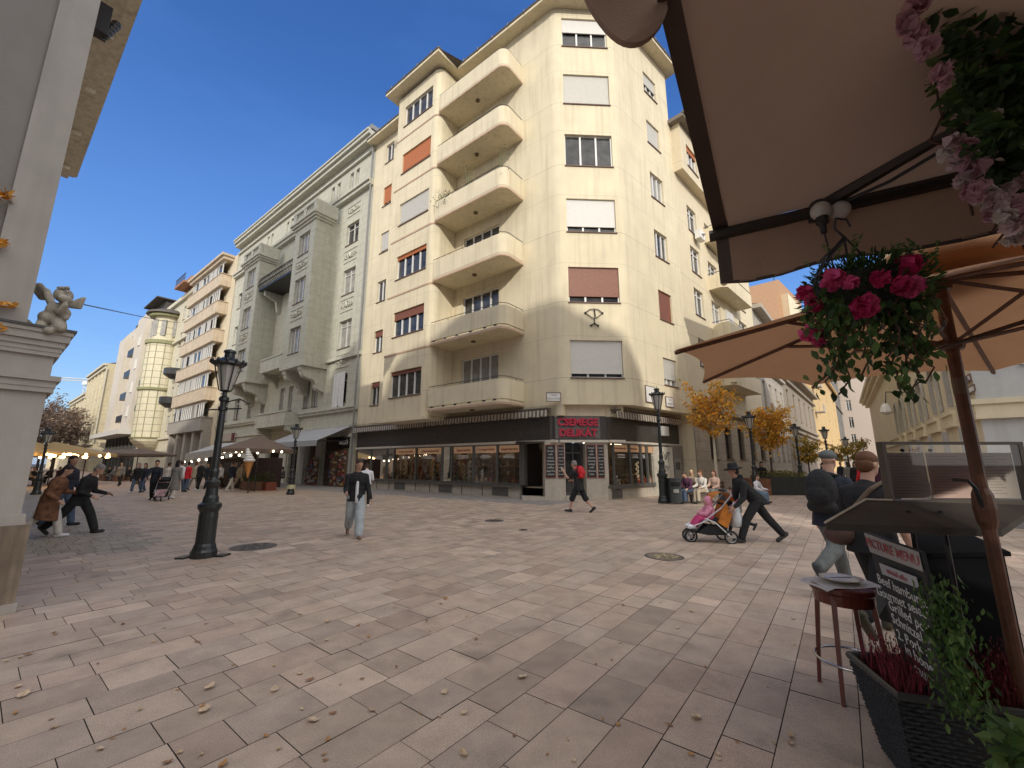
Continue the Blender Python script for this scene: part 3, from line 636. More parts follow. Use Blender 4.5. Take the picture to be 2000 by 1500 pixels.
for c in [23.6, 25.0, 33.6, 36.8]: opsg.append((c - .5, c + .5, 6.2, 8.5))
for c in [40.2, 43.4]:
    for z0, z1 in [(6.2, 8.4), (10.5, 12.8), (15.0, 17.2), (19.4, 21.3)]: opsg.append((c - .7, c + .7, z0, z1))
grd = [(18.6, 21.6, 0, 3.6), (22.6, 24.0, 0, 3.4), (25.6, 27.2, 0, 3.4), (29, 31.4, 0, 3.2), (33.4, 35.6, 0, 3.2), (37.5, 40.5, 0, 3.2), (42, 44.5, 0, 3.2)]
b = MB(); facade(b, FL, u0, u1, 0, 28.2, opsg + grd, rev=.25); b.face([FL(u0, 0, 0), FL(u0, -3, 0), FL(u0, -3, 28.2), FL(u0, 0, 28.2)]); b.face([FL(u1, 0, 0), FL(u1, -8, 0), FL(u1, -8, 28.2), FL(u1, 0, 28.2)])
b.build('wall', GRN, gh)
for o in opsg: window(gh, FL, *o, n=2, trans=.5 if o[3] - o[2] > 1.8 else 0, rev=.2, glass=random.choice([DG, DG2, DG2]), fm=mat('old_white', (.62, .61, .57), .6))
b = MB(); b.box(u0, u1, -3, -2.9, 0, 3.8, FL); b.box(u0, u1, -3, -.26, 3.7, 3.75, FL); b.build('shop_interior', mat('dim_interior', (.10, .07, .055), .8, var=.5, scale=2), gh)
b = MB()
for z, h, v in [(27.6, .35, .55), (27.95, .3, .75), (28.25, .16, .85), (26.8, .18, .2), (23.6, .3, .35), (23.9, .2, .5), (9.55, .22, .22), (5.45, .2, .2), (5.65, .14, .3), (4.3, .16, .14)]:
    b.box(u0 + .02, u1, .001, v, z, z + h, FL)
b.build('cornice', GRNP, gh)
b = MB(); b.box(u0 - .1, u1 + .2, -6, .6, 28.42, 28.8, FL); b.build('roof', mat('zinc', (.24, .24, .24), .5), gh)
for z in (13.6, 17.9, 9.9 - .9): orn(FL, 18.75, 20.65, z, z + .95, .0, gh, GRNP, int(z))
orn(FL, 18.75, 20.65, 22.1, 22.9, 0, gh, GRNP, 3)
BV = 2.0
def bay(ua, ub, z0, z1, seed):
    t = MB(); wops = [(ua + .9, ub - .9, a, c) for a, c in [(10.3, 12.5), (14.6, 16.8), (18.9, 20.9)]]
    facade(t, FL, ua, ub, z0, z1, wops, v=BV, rev=.25)
    for u in (ua, ub): t.face([FL(u, 0, z0), FL(u, BV, z0), FL(u, BV, z1), FL(u, 0, z1)])
    t.face([FL(ua, 0, z0), FL(ub, 0, z0), FL(ub, BV, z0), FL(ua, BV, z0)]); t.face([FL(ua, 0, z1), FL(ub, 0, z1), FL(ub, BV, z1), FL(ua, BV, z1)])
    o = t.build('bay', GRN, gh)
    for w_ in wops: window(o, FL, *w_, v=BV, n=3, rev=.2, glass=DG2, fm=mat('old_white', (.62, .61, .57), .6), sub=False)
    for z in (13.2, 17.5): orn(FL, ua + .8, ub - .8, z, z + .85, BV, o, GRNP, seed)
    c = MB()
    for z, h, v in [(z1 - .35, .2, .12), (z1 - .15, .2, .26), (z1 + .05, .16, .38), (z0 - .02, .3, .1), (z0 + .28, .16, .05)]: c.box(ua - v, ub + v, .6, BV + v, z, z + h, FL)
    c.build('moulding', GRNP, o)
    c = MB(); z = z1 + .2; c.box(ua - .2, ub + .2, BV - .1, BV + .2, z, z + .22, FL); c.box(ua - .2, ub + .2, BV - .1, BV + .2, z + .95, z + 1.15, FL)
    for u in (ua - .2, ub - .3, (ua + ub) / 2 - .25): c.box(u, u + .5, BV - .08, BV + .18, z + .22, z + .95, FL)
    c.box(ua - .2, ua + .1, .3, BV - .1, z, z + 1.15, FL); c.box(ub - .1, ub + .2, .3, BV - .1, z, z + 1.15, FL)
    u = ua + .5
    while u < ub - .4:
        c.lathe([(.05, 0), (.09, .2), (.05, .5), (.07, .73)], FL(u, BV + .04, z + .22), 5); u += .24
    c.build('parapet', GRNP, o)
    c = MB()
    for u in (ua + .5, ub - .5):
        prof = [(0, z0), (BV, z0), (BV, z0 - .3), (BV - .3, z0 - .8), (.9, z0 - 1.0), (.5, z0 - 1.7), (0, z0 - 1.9)]
        c.extr([FL(u - .28, a, q) for a, q in prof], FL.d * .56)
        c.ell(FL(u, BV - .35, z0 - .55), (.3, .3, .36), n=8, m=5); c.ell(FL(u, .55, z0 - 1.5), (.28, .28, .3), n=8, m=5)
    c.build('corbel', GRNP, o)
    return o
b2a, b2b = U(616, 450, BV), U(575, 480, BV); b1a, b1b = U(507, 520, BV), U(477, 545, BV)
bay(b2a, b2b, 9.1, 21.9, 3); bay(b1a, b1b, 9.1, 21.7, 8)
# little stone balcony and iron balcony in the recess
def sbalc(ua, ub, z, v, par, name='stone_balcony', corb=True):
    c = MB(); c.box(ua, ub, 0, v, z - .18, z, FL); c.box(ua, ub, v - .14, v, z, z + .95, FL); c.box(ua, ua + .14, 0, v - .14, z, z + .95, FL); c.box(ub - .14, ub, 0, v - .14, z, z + .95, FL); c.box(ua - .06, ub + .06, v - .18, v + .06, z + .95, z + 1.08, FL)
    for i in range(5): c.box(ua + .3 + i * (ub - ua - .6) / 4 - .12, ua + .3 + i * (ub - ua - .6) / 4 + .12, v, v + .03, z + .15, z + .8, FL)
    if corb:
        for u in (ua + .3, ub - .3):
            c.extr([FL(u - .2, a, q) for a, q in [(0, z - .18), (v - .15, z - .18), (v - .3, z - .5), (.35, z - .9), (0, z - 1.5)]], FL.d * .4); c.ell(FL(u, v - .4, z - .45), .22, n=7, m=5)
    return c.build(name, GRNP, par)
sbalc(b2b + .3, b1a - 1.6, 9.9, 1.5, gh); sbalc(U(555, 840, 1.2), U(497, 850, 1.2), 4.9, 1.3, gh)
zi = Z(540, 590, 1.5); ib = MB(); ua, ub = b2b + .2, b1a - .2
ib.box(ua, ub, 0, 1.9, 18.0, 18.15, FL); ibo = ib.build('iron_balcony', DKM, gh); c = MB()
for z in (18.2, 18.75, 19.3): c.tube([FL(ua, 1.85, z), FL(ub, 1.85, z)], .04, 4)
u = ua
while u < ub:
    c.tube([FL(u, 1.85, 18.15), FL(u, 1.85, 19.3)], .02, 4); c.tube([FL(u, 1.85, 18.3), FL(u + .2, 1.9, 18.5), FL(u + .1, 1.9, 18.7), FL(u + .25, 1.88, 19.0), FL(u + .1, 1.88, 19.2)], .035, 4); u += .3
c.build('railing', DKM, ibo)
c = MB()
for u in (ua + .6, ub - .6): c.extr([FL(u - .2, a, q) for a, q in [(0, 18), (1.6, 18), (1.5, 17.6), (.5, 17.2), (.3, 16.2), (0, 16)]], FL.d * .4)
c.build('corbel', GRNP, ibo)
for ua, ub, z0 in [(b2b, b1a, 13.2), (b2b, b1a, 17.0)]:
    pass
orn(FL, 27.5, 28.4, 13.4, 14.3, 0, gh, GRNP, 5); orn(FL, 29.2, 30.1, 13.4, 14.3, 0, gh, GRNP, 6); orn(FL, 39.5, 41, 13.5, 14.4, 0, gh, GRNP, 7); orn(FL, 39.5, 41, 17.9, 18.7, 0, gh, GRNP, 9)
b = MB(); b.tube([FL(17.12, .25, 1), FL(17.12, .25, 27.5), FL(17.3, .7, 28.2)], .06, 6); b.build('downpipe', mat('zinc', (.24, .24, .24), .5), gh)
for u in (17.1, 21.7, 24.2, 27.4, 31.6, 35.8, 40.8): b = MB(); b.box(u, u + .7, .01, .12, 0, 3.5, FL); b.box(u - .05, u + .75, .01, .2, 3.5, 3.75, FL); b.build('pilaster', GRNP, gh)
# plaster sheet caught over the first-floor window
b = MB(); pts = [[FL(18.9 + i * .16, .14 + .05 * sin(i * 1.9), 8.5 - j * .55 - (0 if j < 5 else .25 * sin(i))) for i in range(11)] for j in range(6)]
for j in range(5):
    for i in range(10): b.face([pts[j][i], pts[j][i + 1], pts[j + 1][i + 1], pts[j + 1][i]])
b.build('protective_sheet', mat('sheet_white', (.70, .70, .70), .6), gh, smooth=True)

# ================================================================ beige house with ribbon windows
TRV = mat('travertine', (.56, .46, .34), .8, var=.16, scale=1.4, bump=.2, streak=.45, stain=(.33, .24, .18), lines=[(0, .9, 0, .015, .25), (1, .9, 0, .015, .25)])
bh = thing('ribbon_window_house', 'beige travertine house with long ribbon windows between stone parapet bands', 'building', FL(52, 0, 0))
b = MB(); b.box(46.0, 61.5, -9, -.01, 3.6, 27.2, FL); b.build('wall', mat('cream_side', (.60, .52, .38), .9), bh)
VB = 1.1
fl = [6.3 + 3.55 * i for i in range(6)]
for i, z in enumerate(fl):
    b = MB(); b.box(47.4, 60.6, 0, VB, z - .95, z + .55, FL); b.box(47.3, 60.7, 0, VB + .06, z + .55, z + .62, FL); b.build('parapet_band', TRV if i else mat('travertine_grey', (.36, .33, .29), .85, streak=.4), bh)
    o = MB(); o.box(48.0, 60.2, VB - .5, VB - .38, z + .62, z + .72, FL); o.box(48.0, 60.2, VB - .5, VB - .38, z + 2.3, z + 2.6, FL)
    u = 48.6; r_ = random.Random(i)
    while u < 60.2: o.box(u, u + .1, VB - .5, VB - .36, z + .62, z + 2.4, FL); u += r_.choice([.75, .75, 1.5])
    wo = o.build('window', WHITE, bh); g = MB(); g.face([FL(48.5, VB - .45, z + .6), FL(60.2, VB - .45, z + .6), FL(60.2, VB - .45, z + 2.4), FL(48.5, VB - .45, z + 2.4)]); g.build('glass', DG, wo)
    for q in range(3): s = MB(); a = r_.uniform(50, 58); s.box(a, a + 1.4, VB - .36, VB - .33, z + .7, z + 2.4, FL); s.build('shutter', SHG, wo)
b = MB(); b.box(47.2, 60.8, 0, VB + .25, 27.0, 27.3, FL); b.box(47.4, 60.6, 0, VB, 26.6, 27.0, FL); b.build('roof_edge', TRV, bh)
b = MB()
for u in (47.2, 50.4, 53.6, 56.8, 60.0): b.box(u, u + .8, 0, .8, 0, 5.35, FL)
b.build('pilaster', mat('travertine_grey', (.36, .33, .29), .85), bh)
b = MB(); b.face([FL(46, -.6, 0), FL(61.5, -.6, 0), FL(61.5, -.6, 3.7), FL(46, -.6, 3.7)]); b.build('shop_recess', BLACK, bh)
b = MB(); b.box(47.5, 52, .2, 3.2, 26.0 + 1.3, 27.3 + .4, FL)
# roof shed (red) between the two houses
b = MB(); b.box(45.0, 48.5, -4.5, -2.2, 28.4, 30.4, FL); b.box(44.6, 49, -4.8, -1.6, 30.4, 30.6, FL); b.build('roof_shed', mat('red_shed', (.16, .05, .04), .7), bh)

# ================================================================ tiled turret house
YT = mat('cream_tile', (.62, .57, .42), .6, var=.1, scale=2, lines=[(2, 1.0, .2, .09, .6)])
YP = mat('cream_stone', (.58, .54, .42), .85, var=.14, scale=2, streak=.3, bump=.3)
th = thing('turret_house', 'cream tiled house with a round turret, beyond the beige ribbon window house', 'building', FL(70, 0, 0))
op = []
for c in (63.6, 66.2, 78, 80.6):
    for z in (6.2, 10.4, 14.6, 18.8, 23): op.append((c - .55, c + .55, z, z + 2.2))
b = MB(); facade(b, FL, 61.6, 83, 0, 26.5, op); b.build('wall', YP, th)
for o in op: window(th, FL, *o, n=2, trans=.5, sub=False, fm=mat('old_white', (.62, .61, .57), .6))
TU, TV, TR = 71.5, .5, 2.3
tc_ = FL(TU, TV, 0); b = MB(); b.lathe([(TR, 5.2), (TR, 19.6)], tc_, 20); b.lathe([(TR - .5, 20.1), (TR - .5, 24.2)], tc_, 20); b.lathe([(.5, 3.2), (1.6, 4.0), (TR, 4.8), (TR + .1, 5.2)], tc_, 20)
tur = b.build('turret', YT, th, smooth=False)
b = MB()
for z, h in ((5.2, .2), (12.4, .35), (19.6, .5), (24.0, .3)): b.lathe([(TR + .22, z), (TR + .3, z + h)], tc_, 20)
for k in range(14):
    a = 2 * pi * k / 14; b.box(tc_.x + (TR + .0) * cos(a) - .035, tc_.x + (TR + .0) * cos(a) + .035, tc_.y + (TR + .0) * sin(a) - .035, tc_.y + (TR + .0) * sin(a) + .035, 5.4, 19.6)
b.build('turret_moulding', mat('moss_trim', (.30, .30, .17), .9), tur)
b = MB(); b.lathe([(3.0, 24.4), (2.9, 24.7), (1.6, 25.3), (.1, 25.6)], tc_, 20); b.build('turret_roof', mat('slate', (.10, .09, .08), .7), tur)
b = MB()
for a in (-2.6, -1.9, -1.2, -.5):
    p = tc_ + V((cos(a), sin(a), 0)) * (TR - .48); b.box(p.x - .35, p.x + .35, p.y - .1, p.y + .1, 20.9, 23.4)
b.build('turret_window', DG2, tur)
b = MB(); b.box(61.7, 83, 0, .4, 26.3, 26.9, FL); b.box(61.7, 83, 0, .35, 19.5, 19.8, FL); b.box(61.7, 83, 0, .3, 5, 5.3, FL); b.build('cornice', YP, th)
b = MB(); b.extr([FL(61.7, .2, 26.9), FL(61.7, -5, 30.5), FL(61.7, -9, 30.5), FL(61.7, -9, 26.9)], FL.d * 21.3); b.build('roof', mat('slate', (.10, .09, .08), .7), th)
b = MB(); b.box(61.8, 66.5, -.5, 1.6, 27.4, 27.7, FL); b.box(68, 70.5, -3, -.6, 27, 31, FL); b.build('roof_terrace', mat('brick_top', (.34, .17, .10), .9), th)
b = MB()
for u in [61.9 + .35 * i for i in range(14)]: b.tube([FL(u, 1.5, 27.7), FL(u, 1.5, 28.8)], .03, 4)
b.tube([FL(61.8, 1.5, 28.8), FL(66.5, 1.5, 28.8)], .05, 4); b.build('terrace_rail', DKM, th)
for c in (65, 79.5):
    for z in (9.9, 14.1): b = MB(); b.lathe([(.5, -.5), (1.2, 0), (1.3, .1), (1.3, 1.0)], FL(c, .3, z), 10); b.build('iron_balcony', DKM, th)

# ================================================================ white house and yellow palaces farther down
WH = mat('pale_render', (.56, .51, .44), .9, var=.08, scale=1, streak=.2)
wh = thing('white_house', 'white rendered house with small dark balconies and a flat canopy over dark shop fronts', 'building', FL(95, 0, 0))
op = []
for c in (85.5, 90, 94.5, 98, 102, 106):
    for z in (9.5, 13.7, 17.9, 22.1, 25.4): op.append((c - .6, c + .6, z, z + 1.9))
b = MB(); facade(b, FL, 83.2, 110, 7.2, 28.6, op); b.face([FL(83.2, 0, 5), FL(83.2, -8, 5), FL(83.2, -8, 28.6), FL(83.2, 0, 28.6)]); b.build('wall', WH, wh)
for o in op: window(wh, FL, *o, n=2, sub=False, glass=DG)
b = MB(); b.box(83.4, 89.5, 0, 1.4, 7, 27.6, FL); b.box(100, 106, 0, 1.2, 7, 26.5, FL); b.build('projecting_bay', WH, wh)
for z in (9.5, 13.7, 17.9, 22.1): window(wh, FL, 85.2, 86.6, z, z + 1.9, v=1.42, rev=.0, n=2, sub=False, glass=DG)
for z in (9.2, 13.4, 17.6, 21.8): b = MB(); b.box(91, 96, 0, 1.2, z - .2, z, FL); b.box(91, 96, 1.15, 1.2, z, z + 1, FL); b.build('balcony', DKM, wh)
b = MB(); b.box(83, 110, 0, 2.6, 6.4, 7.2, FL); b.build('canopy', mat('canopy_white', (.6, .58, .55), .7), wh)
b = MB(); b.box(83.2, 110, -1, -.1, 0, 6.4, FL); b.build('dark_shop_front', mat('dark_front', (.045, .045, .05), .4, var=.4, scale=2), wh)
b = MB()
for u in range(84, 110, 3): b.box(u, u + .5, -.1, .25, 0, 6.4, FL)
b.build('pilaster', mat('dark_pier', (.10, .10, .09), .6), wh)
b = MB(); b.box(84, 92, -5, -1, 28.6, 31, FL); b.box(83.4, 93, -5.4, .5, 31, 31.2, FL); b.box(95, 104, -3, -.5, 28.6, 30, FL); b.build('roof_terrace', mat('dark_roof', (.07, .06, .05), .7), wh)
YF = mat('palace_yellow', (.60, .51, .33), .85, var=.1, scale=1.5, streak=.2, lines=[(2, .9, 0, .06, .25)])
def palace(name, label, ua, ub, h, seed, v=0):
    t = thing(name, label, 'building', FL((ua + ub) / 2, 0, 0)); op = []; n = int((ub - ua) / 4)
    for i in range(n):
        c = ua + (i + .5) * (ub - ua) / n
        for z in (6.5, 11, 15.5): op.append((c - .6, c + .6, z, z + 2.4)) if z + 3 < h else None
    b = MB(); facade(b, FL, ua, ub, 0, h, op, v=v); b.face([FL(ua, v, 0), FL(ua, -9, 0), FL(ua, -9, h), FL(ua, v, h)]); b.build('wall', YF, t)
    for o in op: window(t, FL, *o, v=v, n=2, sub=False, glass=DG)
    b = MB()
    for z, d in ((h - .5, .7), (h - 1.2, .4), (5.4, .4)): b.box(ua, ub, v, v + d, z, z + .45, FL)
    for i in range(n + 1): c = ua + i * (ub - ua) / n; b.box(c - .3, c + .3, v, v + .2, 5.8, h - 1.2, FL)
    b.build('cornice', YP, t)
    b = MB(); b.extr([FL(ua, v, h), FL(ua, -6, h + 2.4), FL(ua, -10, h)], FL.d * (ub - ua)); b.build('roof', mat('slate', (.10, .09, .08), .7), t)
palace('palace', 'yellow palace with a heavy cornice and pilasters, next beyond the white house', 112, 135, 22.8, 1, 1.6)
palace('palace', 'lower yellow palace near the far end of the shopping street', 136, 165, 19, 2, 1.2)
palace('palace', 'last pale yellow house before the bare trees', 166, 200, 17, 3, 1.2)
# ================================================================ right hand side: neighbour of the corner house
FN = Fr((10.13, 23.25), 45, -1)
nb = thing('balcony_house', 'cream neighbour house with small balconies above a stone ground floor, right of the corner house', 'building', FN(7, 0, 0))
CRN = mat('cream_neighbour', (.70, .61, .44), .9, var=.07, scale=1, bump=.2, streak=.2, stain=(.4, .34, .24), lines=[(2, 3.75, 1.7, .03, .4)])
UN = lambda x, y, v=0: FN.px(x, y, v)
wz = [(7.5, 9.3), (10.8, 12.6), (13.7, 15.5), (16.6, 18.4)]
op = [(1.9, 3.4, a, b_) for a, b_ in wz] + [(4.9, 6.6, a, b_) for a, b_ in wz] + [(10.6, 12.6, a, b_) for a, b_ in wz]
gop = [(u, u + 1.3, 1.9, 4.0) for u in (2.2, 4.8, 7.4, 10.0, 12.4)]
b = MB(); facade(b, FN, 0, 14.6, 4.9, 23.2, op); b.face([FN(14.6, 0, 0), FN(14.6, -8, 0), FN(14.6, -8, 23.2), FN(14.6, 0, 23.2)]); b.build('wall', CRN, nb)
STN = mat('ashlar', (.42, .36, .28), .85, var=.18, scale=2.5, bump=.3, streak=.3, lines=[(2, .55, .1, .02, .5)])
b = MB(); facade(b, FN, 0, 14.6, 0, 4.7, gop, v=.06, rev=.3); b.box(0, 14.6, 0, .35, 4.68, 4.9, FN); b.build('ground_floor', STN, nb)
for o in op: window(nb, FN, *o, n=2, trans=.4)
for o in gop:
    wo = window(nb, FN, *o, v=.06, rev=.25, n=3, fm=mat('brown_frame', (.08, .05, .035), .6), glass=DG)
    g = MB()
    for k in range(7): u = o[0] + .1 + k * .18; g.tube([FN(u, -.02, o[2]), FN(u, -.02, o[3])], .012, 4)
    g.build('window_bars', DKM, wo)
op5 = [(1.2, 2.9, 20.6, 22.2), (4.4, 6.0, 20.6, 22.2), (8, 9.6, 20.6, 22.2), (11, 12.6, 20.6, 22.2)]
b = MB(); facade(b, FN, .3, 14.3, 19.9, 23.2, op5, v=.55); b.face([FN(.3, 0, 19.9), FN(14.3, 0, 19.9), FN(14.3, .55, 19.9), FN(.3, .55, 19.9)])
for u in (.3, 14.3): b.face([FN(u, 0, 19.9), FN(u, .55, 19.9), FN(u, .55, 23.2), FN(u, 0, 23.2)])
b.build('upper_storey', CRN, nb)
for i, o in enumerate(op5): window(nb, FN, *o, v=.55, n=3, sh=[SHO, SHW, None, SHG][i], frac=[.2, .5, 0, .6][i])
b = MB(); b.box(-.1, 14.8, -6, 1.0, 23.2, 23.45, FN); b.build('eaves', mat('eaves_dark', (.20, .17, .14), .8), nb)
b = MB(); b.tube([FN(-.1, 1.0, 23.45), FN(14.8, 1.0, 23.45)], .1, 6); b.build('gutter', mat('gutter', (.14, .12, .10), .6), nb)
for i, z in enumerate([6.55, 9.75, 13.2, 16.7]):
    c = MB(); ol = [(4.6, 0), (4.6, .75), (4.9, 1.1), (10.3, 1.1), (10.3, 0)]
    c.prism(ol, z, z + .16, FN); c.box(4.6, 10.3, 1.0, 1.1, z + .16, z + 1.0, FN); c.box(4.6, 4.72, 0, 1.0, z + .16, z + 1.0, FN); c.box(10.18, 10.3, 0, 1.0, z + .16, z + 1.0, FN); bo = c.build('balcony', CREAMP, nb)
    c = MB(); c.tube([FN(4.65, 0, z + 1.15), FN(4.65, 1.05, z + 1.15), FN(10.25, 1.05, z + 1.15)], .025, 4)
    for u in (5, 6.5, 8, 9.5): c.tube([FN(u, 1.05, z + 1), FN(u, 1.05, z + 1.15)], .015, 4)
    c.build('railing', DKM, bo)
    c = MB(); c.box(7.4, 9.0, 0, .12, z + .2, z + 2.8, FN); c.build('side_screen', SHW, bo)
for u, z in ((2.5, 16.1), (7.3, 14.5)): c = MB(); c.box(u, u + .8, .15, .5, z, z + .6, FN); c.lathe([(.2, 0), (.2, .02)], FN(u + .4, .5, z + .3), 8); c.build('air_conditioner', WHITE, nb)

FP2 = Fr(FN(14.6, 0, 0), 41, -1)
UP = lambda x: FP2.U(x, 900, 0)
e = [0, UP(1546), UP(1603), UP(1648), UP(1694)]
PST = mat('pale_stone', (.44, .40, .34), .85, var=.16, scale=2, streak=.35, bump=.3, lines=[(2, .6, .1, .03, .4)])
def house(name, label, fr, ua, ub, h, m, rows_, n, roof=1.5, v=0, cz=(.5,), fm=None, w_=.55, balc=False, roofm=None):
    t = thing(name, label, 'building', fr((ua + ub) / 2, 0, 0)); op = []
    for i in range(n):
        c = ua + (i + .5) * (ub - ua) / n
        for z0, z1 in rows_: op.append((c - w_, c + w_, z0, z1))
    b = MB(); facade(b, fr, ua, ub, 0, h, op, v=v, rev=.25)
    for u in (ua, ub): b.face([fr(u, v, 0), fr(u, -10, 0), fr(u, -10, h), fr(u, v, h)])
    b.build('wall', m, t)
    for o in op: window(t, fr, *o, v=v, n=2, trans=.5, sub=False, fm=fm, rev=.22)
    b = MB(); b.box(ua, ub, v, v + .7, h - .35, h, fr)
    for z in cz: b.box(ua, ub, v, v + .3, z, z + .25, fr)
    b.build('cornice', m, t)
    b = MB(); b.extr([fr(ua, v + .5, h + .01), fr(ua, -6, h + roof), fr(ua, -10, h + .01)], fr.d * (ub - ua)); b.build('roof', roofm or mat('dull_roof', (.20, .13, .10), .8), t)
    b = MB()
    for i in range(n): c = ua + (i + .5) * (ub - ua) / n; b.box(c - w_ - .1, c + w_ + .1, v, v + .12, rows_[-1][1] + .1, rows_[-1][1] + .25, fr)
    b.build('window_hood', m, t)
    if balc:
        for z in balc: b = MB(); b.box(ua + 1, ua + 3.4, v, v + 1.2, z - .15, z, fr); b.box(ua + 1, ua + 3.4, v + 1.12, v + 1.2, z, z + 1, fr); b.build('balcony', mat('balcony_grey', (.38, .36, .33), .8), t)
    return t
house('stone_house', 'pale banded stone house with tall windows behind the second golden tree', FP2, .1, e[1], 15, PST, [(1.8, 4.0), (6.2, 8.6), (10.2, 12.4)], 4, cz=(5, 9.6))
house('low_ornate_house', 'low ornate house with a heavy cornice and narrow windows beside the yellow house', FP2, e[1] + .1, e[2], 11.6, mat('brownstone', (.30, .25, .19), .85, var=.2, streak=.3, bump=.4), [(1.5, 3.6), (6.5, 9.3)], 6, cz=(5, 10.2, 5.6), w_=.45)
house('yellow_house', 'smooth ochre house with small balconies down the side street', FP2, e[2] + .1, e[3], 19, mat('ochre_wall', (.60, .43, .21), .9, var=.08, streak=.15), [(6, 8), (10, 12), (14, 16)], 3, cz=(5,), balc=(9.6, 13.6))
house('dark_stone_house', 'dark grey stone house with carved bay at the end of the side street', FP2, e[3] + .1, e[3] + 26, 27, mat('soot_stone', (.17, .17, .165), .85, var=.3, streak=.5, bump=.5, lines=[(2, .5, 0, .03, .5)]), [(2, 5), (7, 10), (12, 15), (17, 20)], 5, cz=(5.5, 16))
FE = Fr(FP2(e[3] + 24, 0, 0), 131, -1)
house('closing_house', 'pale house closing the far end of the side street', FE, -1, 34, 30, mat('far_pale', (.50, .42, .36), .9, var=.1), [(2, 5), (7, 10), (12, 15), (17, 20)], 6)
# brick fire wall and roof rising behind the neighbour
pa = atY(1452, 563, 60); pb = atY(1564, 590, 84); pm = atY(1520, 546, 74)
bk = thing('brick_house', 'bare brick gable wall with chimney rising over the roofs at the right', 'building', (pa.x + 4, 66, 0))
b = MB(); b.extr([(pa.x, 60, 0), (pb.x, 84, 0), (pb.x, 84, pb.z), (pm.x, 74, pm.z), (pa.x, 60, pa.z)], (6, -3, 0)) if False else b.extr([(pa.x, 60, 0), (pb.x, 84, 0), (pb.x, 84, pb.z), (pm.x, 74, pm.z), (pa.x, 60, pa.z)], (-4, 5, 0))
b.build('wall', mat('brick', (.46, .27, .15), .9, var=.3, scale=5, bump=.4, lines=[(2, .3, 0, .05, .35)]), bk)
q = atY(1538, 572, 73); q2 = atY(1566, 602, 77); b = MB(); b.extr([(q.x, 73, 14), (q2.x, 77, 14), (q2.x, 77, q2.z), (q.x, 73, q.z)], (-1, 2, 0)); b.build('plaster_gable', CREAMP, bk)
b = MB(); q = atY(1512, 549, 72.5); b.tube([q, q + V((0, 0, 3.2))], .08, 4); b.build('aerial', DKM, bk)

# ================================================================ arcaded church building at the right
FQ = Fr((12.85, 11.35), 38, 1); FQ2 = Fr((12.85, 11.35), 128, -1)
QM = mat('church_cream', (.72, .63, .44), .9, var=.09, scale=1, bump=.25, streak=.3, stain=(.45, .38, .26)); QG = mat('church_grey', (.50, .50, .48), .9, var=.12, scale=1.5, bump=.25, streak=.25)
ch = thing('arcaded_building', 'cream building with a row of tall round-headed windows at the right behind the menu stand', 'building', FQ(0, 0, 0))
zb = FQ.px(1910, 790)[1]; cs = [(FQ.U(x, 800), w_) for x, w_ in [(1872, .5), (1836, .55), (1806, .6), (1783, .65), (1764, .7), (1752, .7)]]
HQ = FQ.px(1910, 523)[1] + .0
arch = [(c - w_, c + w_, zb + .25, FQ.px(1910, 640)[1]) for c, w_ in cs]; arch = [(a, c, z0, zb + 2.0) for a, c, z0, z1 in arch]
b = MB(); facade(b, FQ, 0, 44, 0, 8.3, arch, rev=.35); facade(b, FQ, 0, 14, 8.3, 16, [(2.5, 3.9, 9.2, 11.6), (6.5, 8, 9.2, 11.6)], rev=.2)
for a, c, z0, z1 in arch:
    R_ = (c - a) / 2; m_ = (a + c) / 2; n_ = 8
    for s in (-1, 1):
        for i in range(n_):
            t0, t1 = pi / 2 * i / n_, pi / 2 * (i + 1) / n_
            b.face([FQ(m_ + s * R_ * cos(t0), 0, z1 - R_ + R_ * sin(t0)), FQ(m_ + s * R_ * cos(t1), 0, z1 - R_ + R_ * sin(t1)), FQ(m_ + s * R_, 0, z1)])
b.build('wall', QM, ch)
b = MB(); b.face([FQ2(0, 0, 0), FQ2(14, 0, 0), FQ2(14, 0, 16), FQ2(0, 0, 16)]); b.box(.9, 5, 0, .08, zb + 1.0, zb + 1.35, FQ2); b.box(2.4, 5, 0, .07, zb + .55, zb + .8, FQ2); b.build('side_wall', QG, ch)
for a, c, z0, z1 in arch:
    R_ = (c - a) / 2; m_ = (a + c) / 2; p = []
    b = MB(); path = [(a - .1, z0)] + [(m_ - (R_ + .1) * cos(t), z1 - R_ + (R_ + .1) * sin(t)) for t in [pi * i / 12 for i in range(13)]] + [(c + .1, z0)]
    b.tube([FQ(u, .04, z) for u, z in path], .09, 5); b.tube([FQ(m_ + (u - m_) * .8, -.1, z0 + (z - z0) * .9) for u, z in path], .05, 5)
    b.box(a, c, -.4, -.3, z0, z1, FQ); b.build('arched_window', mat('church_blind', (.40, .37, .31), .9, streak=.3), ch)
b = MB()
for u0_, u1_ in zip([-.0] + [c for a, c, _, _ in arch], [a for a, c, _, _ in arch] + [30]):
    if u1_ > u0_: b.box(u0_, u1_, 0, .14, zb, zb + .14, FQ); b.box(u0_, u1_, 0, .08, zb - .28, zb - .0, FQ); b.box(u0_, u1_, 0, .12, zb - .4, zb - .28, FQ)
b.box(-.14, 14, 0, .14, zb, zb + .14, FQ2); b.box(-.08, 14, 0, .08, zb - .28, zb, FQ2); b.box(-.1, 14, 0, .12, zb - .4, zb - .28, FQ2); b.build('string_course', QM, ch)
for a, c, _, _ in arch: b = MB(); b.box(a, c, .0, .02, .8, zb - .45, FQ); b.build('blind_panel', QG, ch)
b = MB()
for z, d in ((7.7, .35), (8.0, .6), (8.25, .8)): b.box(14.0, 44, 0, d, z, z + .26, FQ)
for z, d in ((14.7, .35), (15.0, .6), (15.3, .8)): b.box(-.8, 14, 0, d, z, z + .3, FQ)
b.build('cornice', QM, ch)
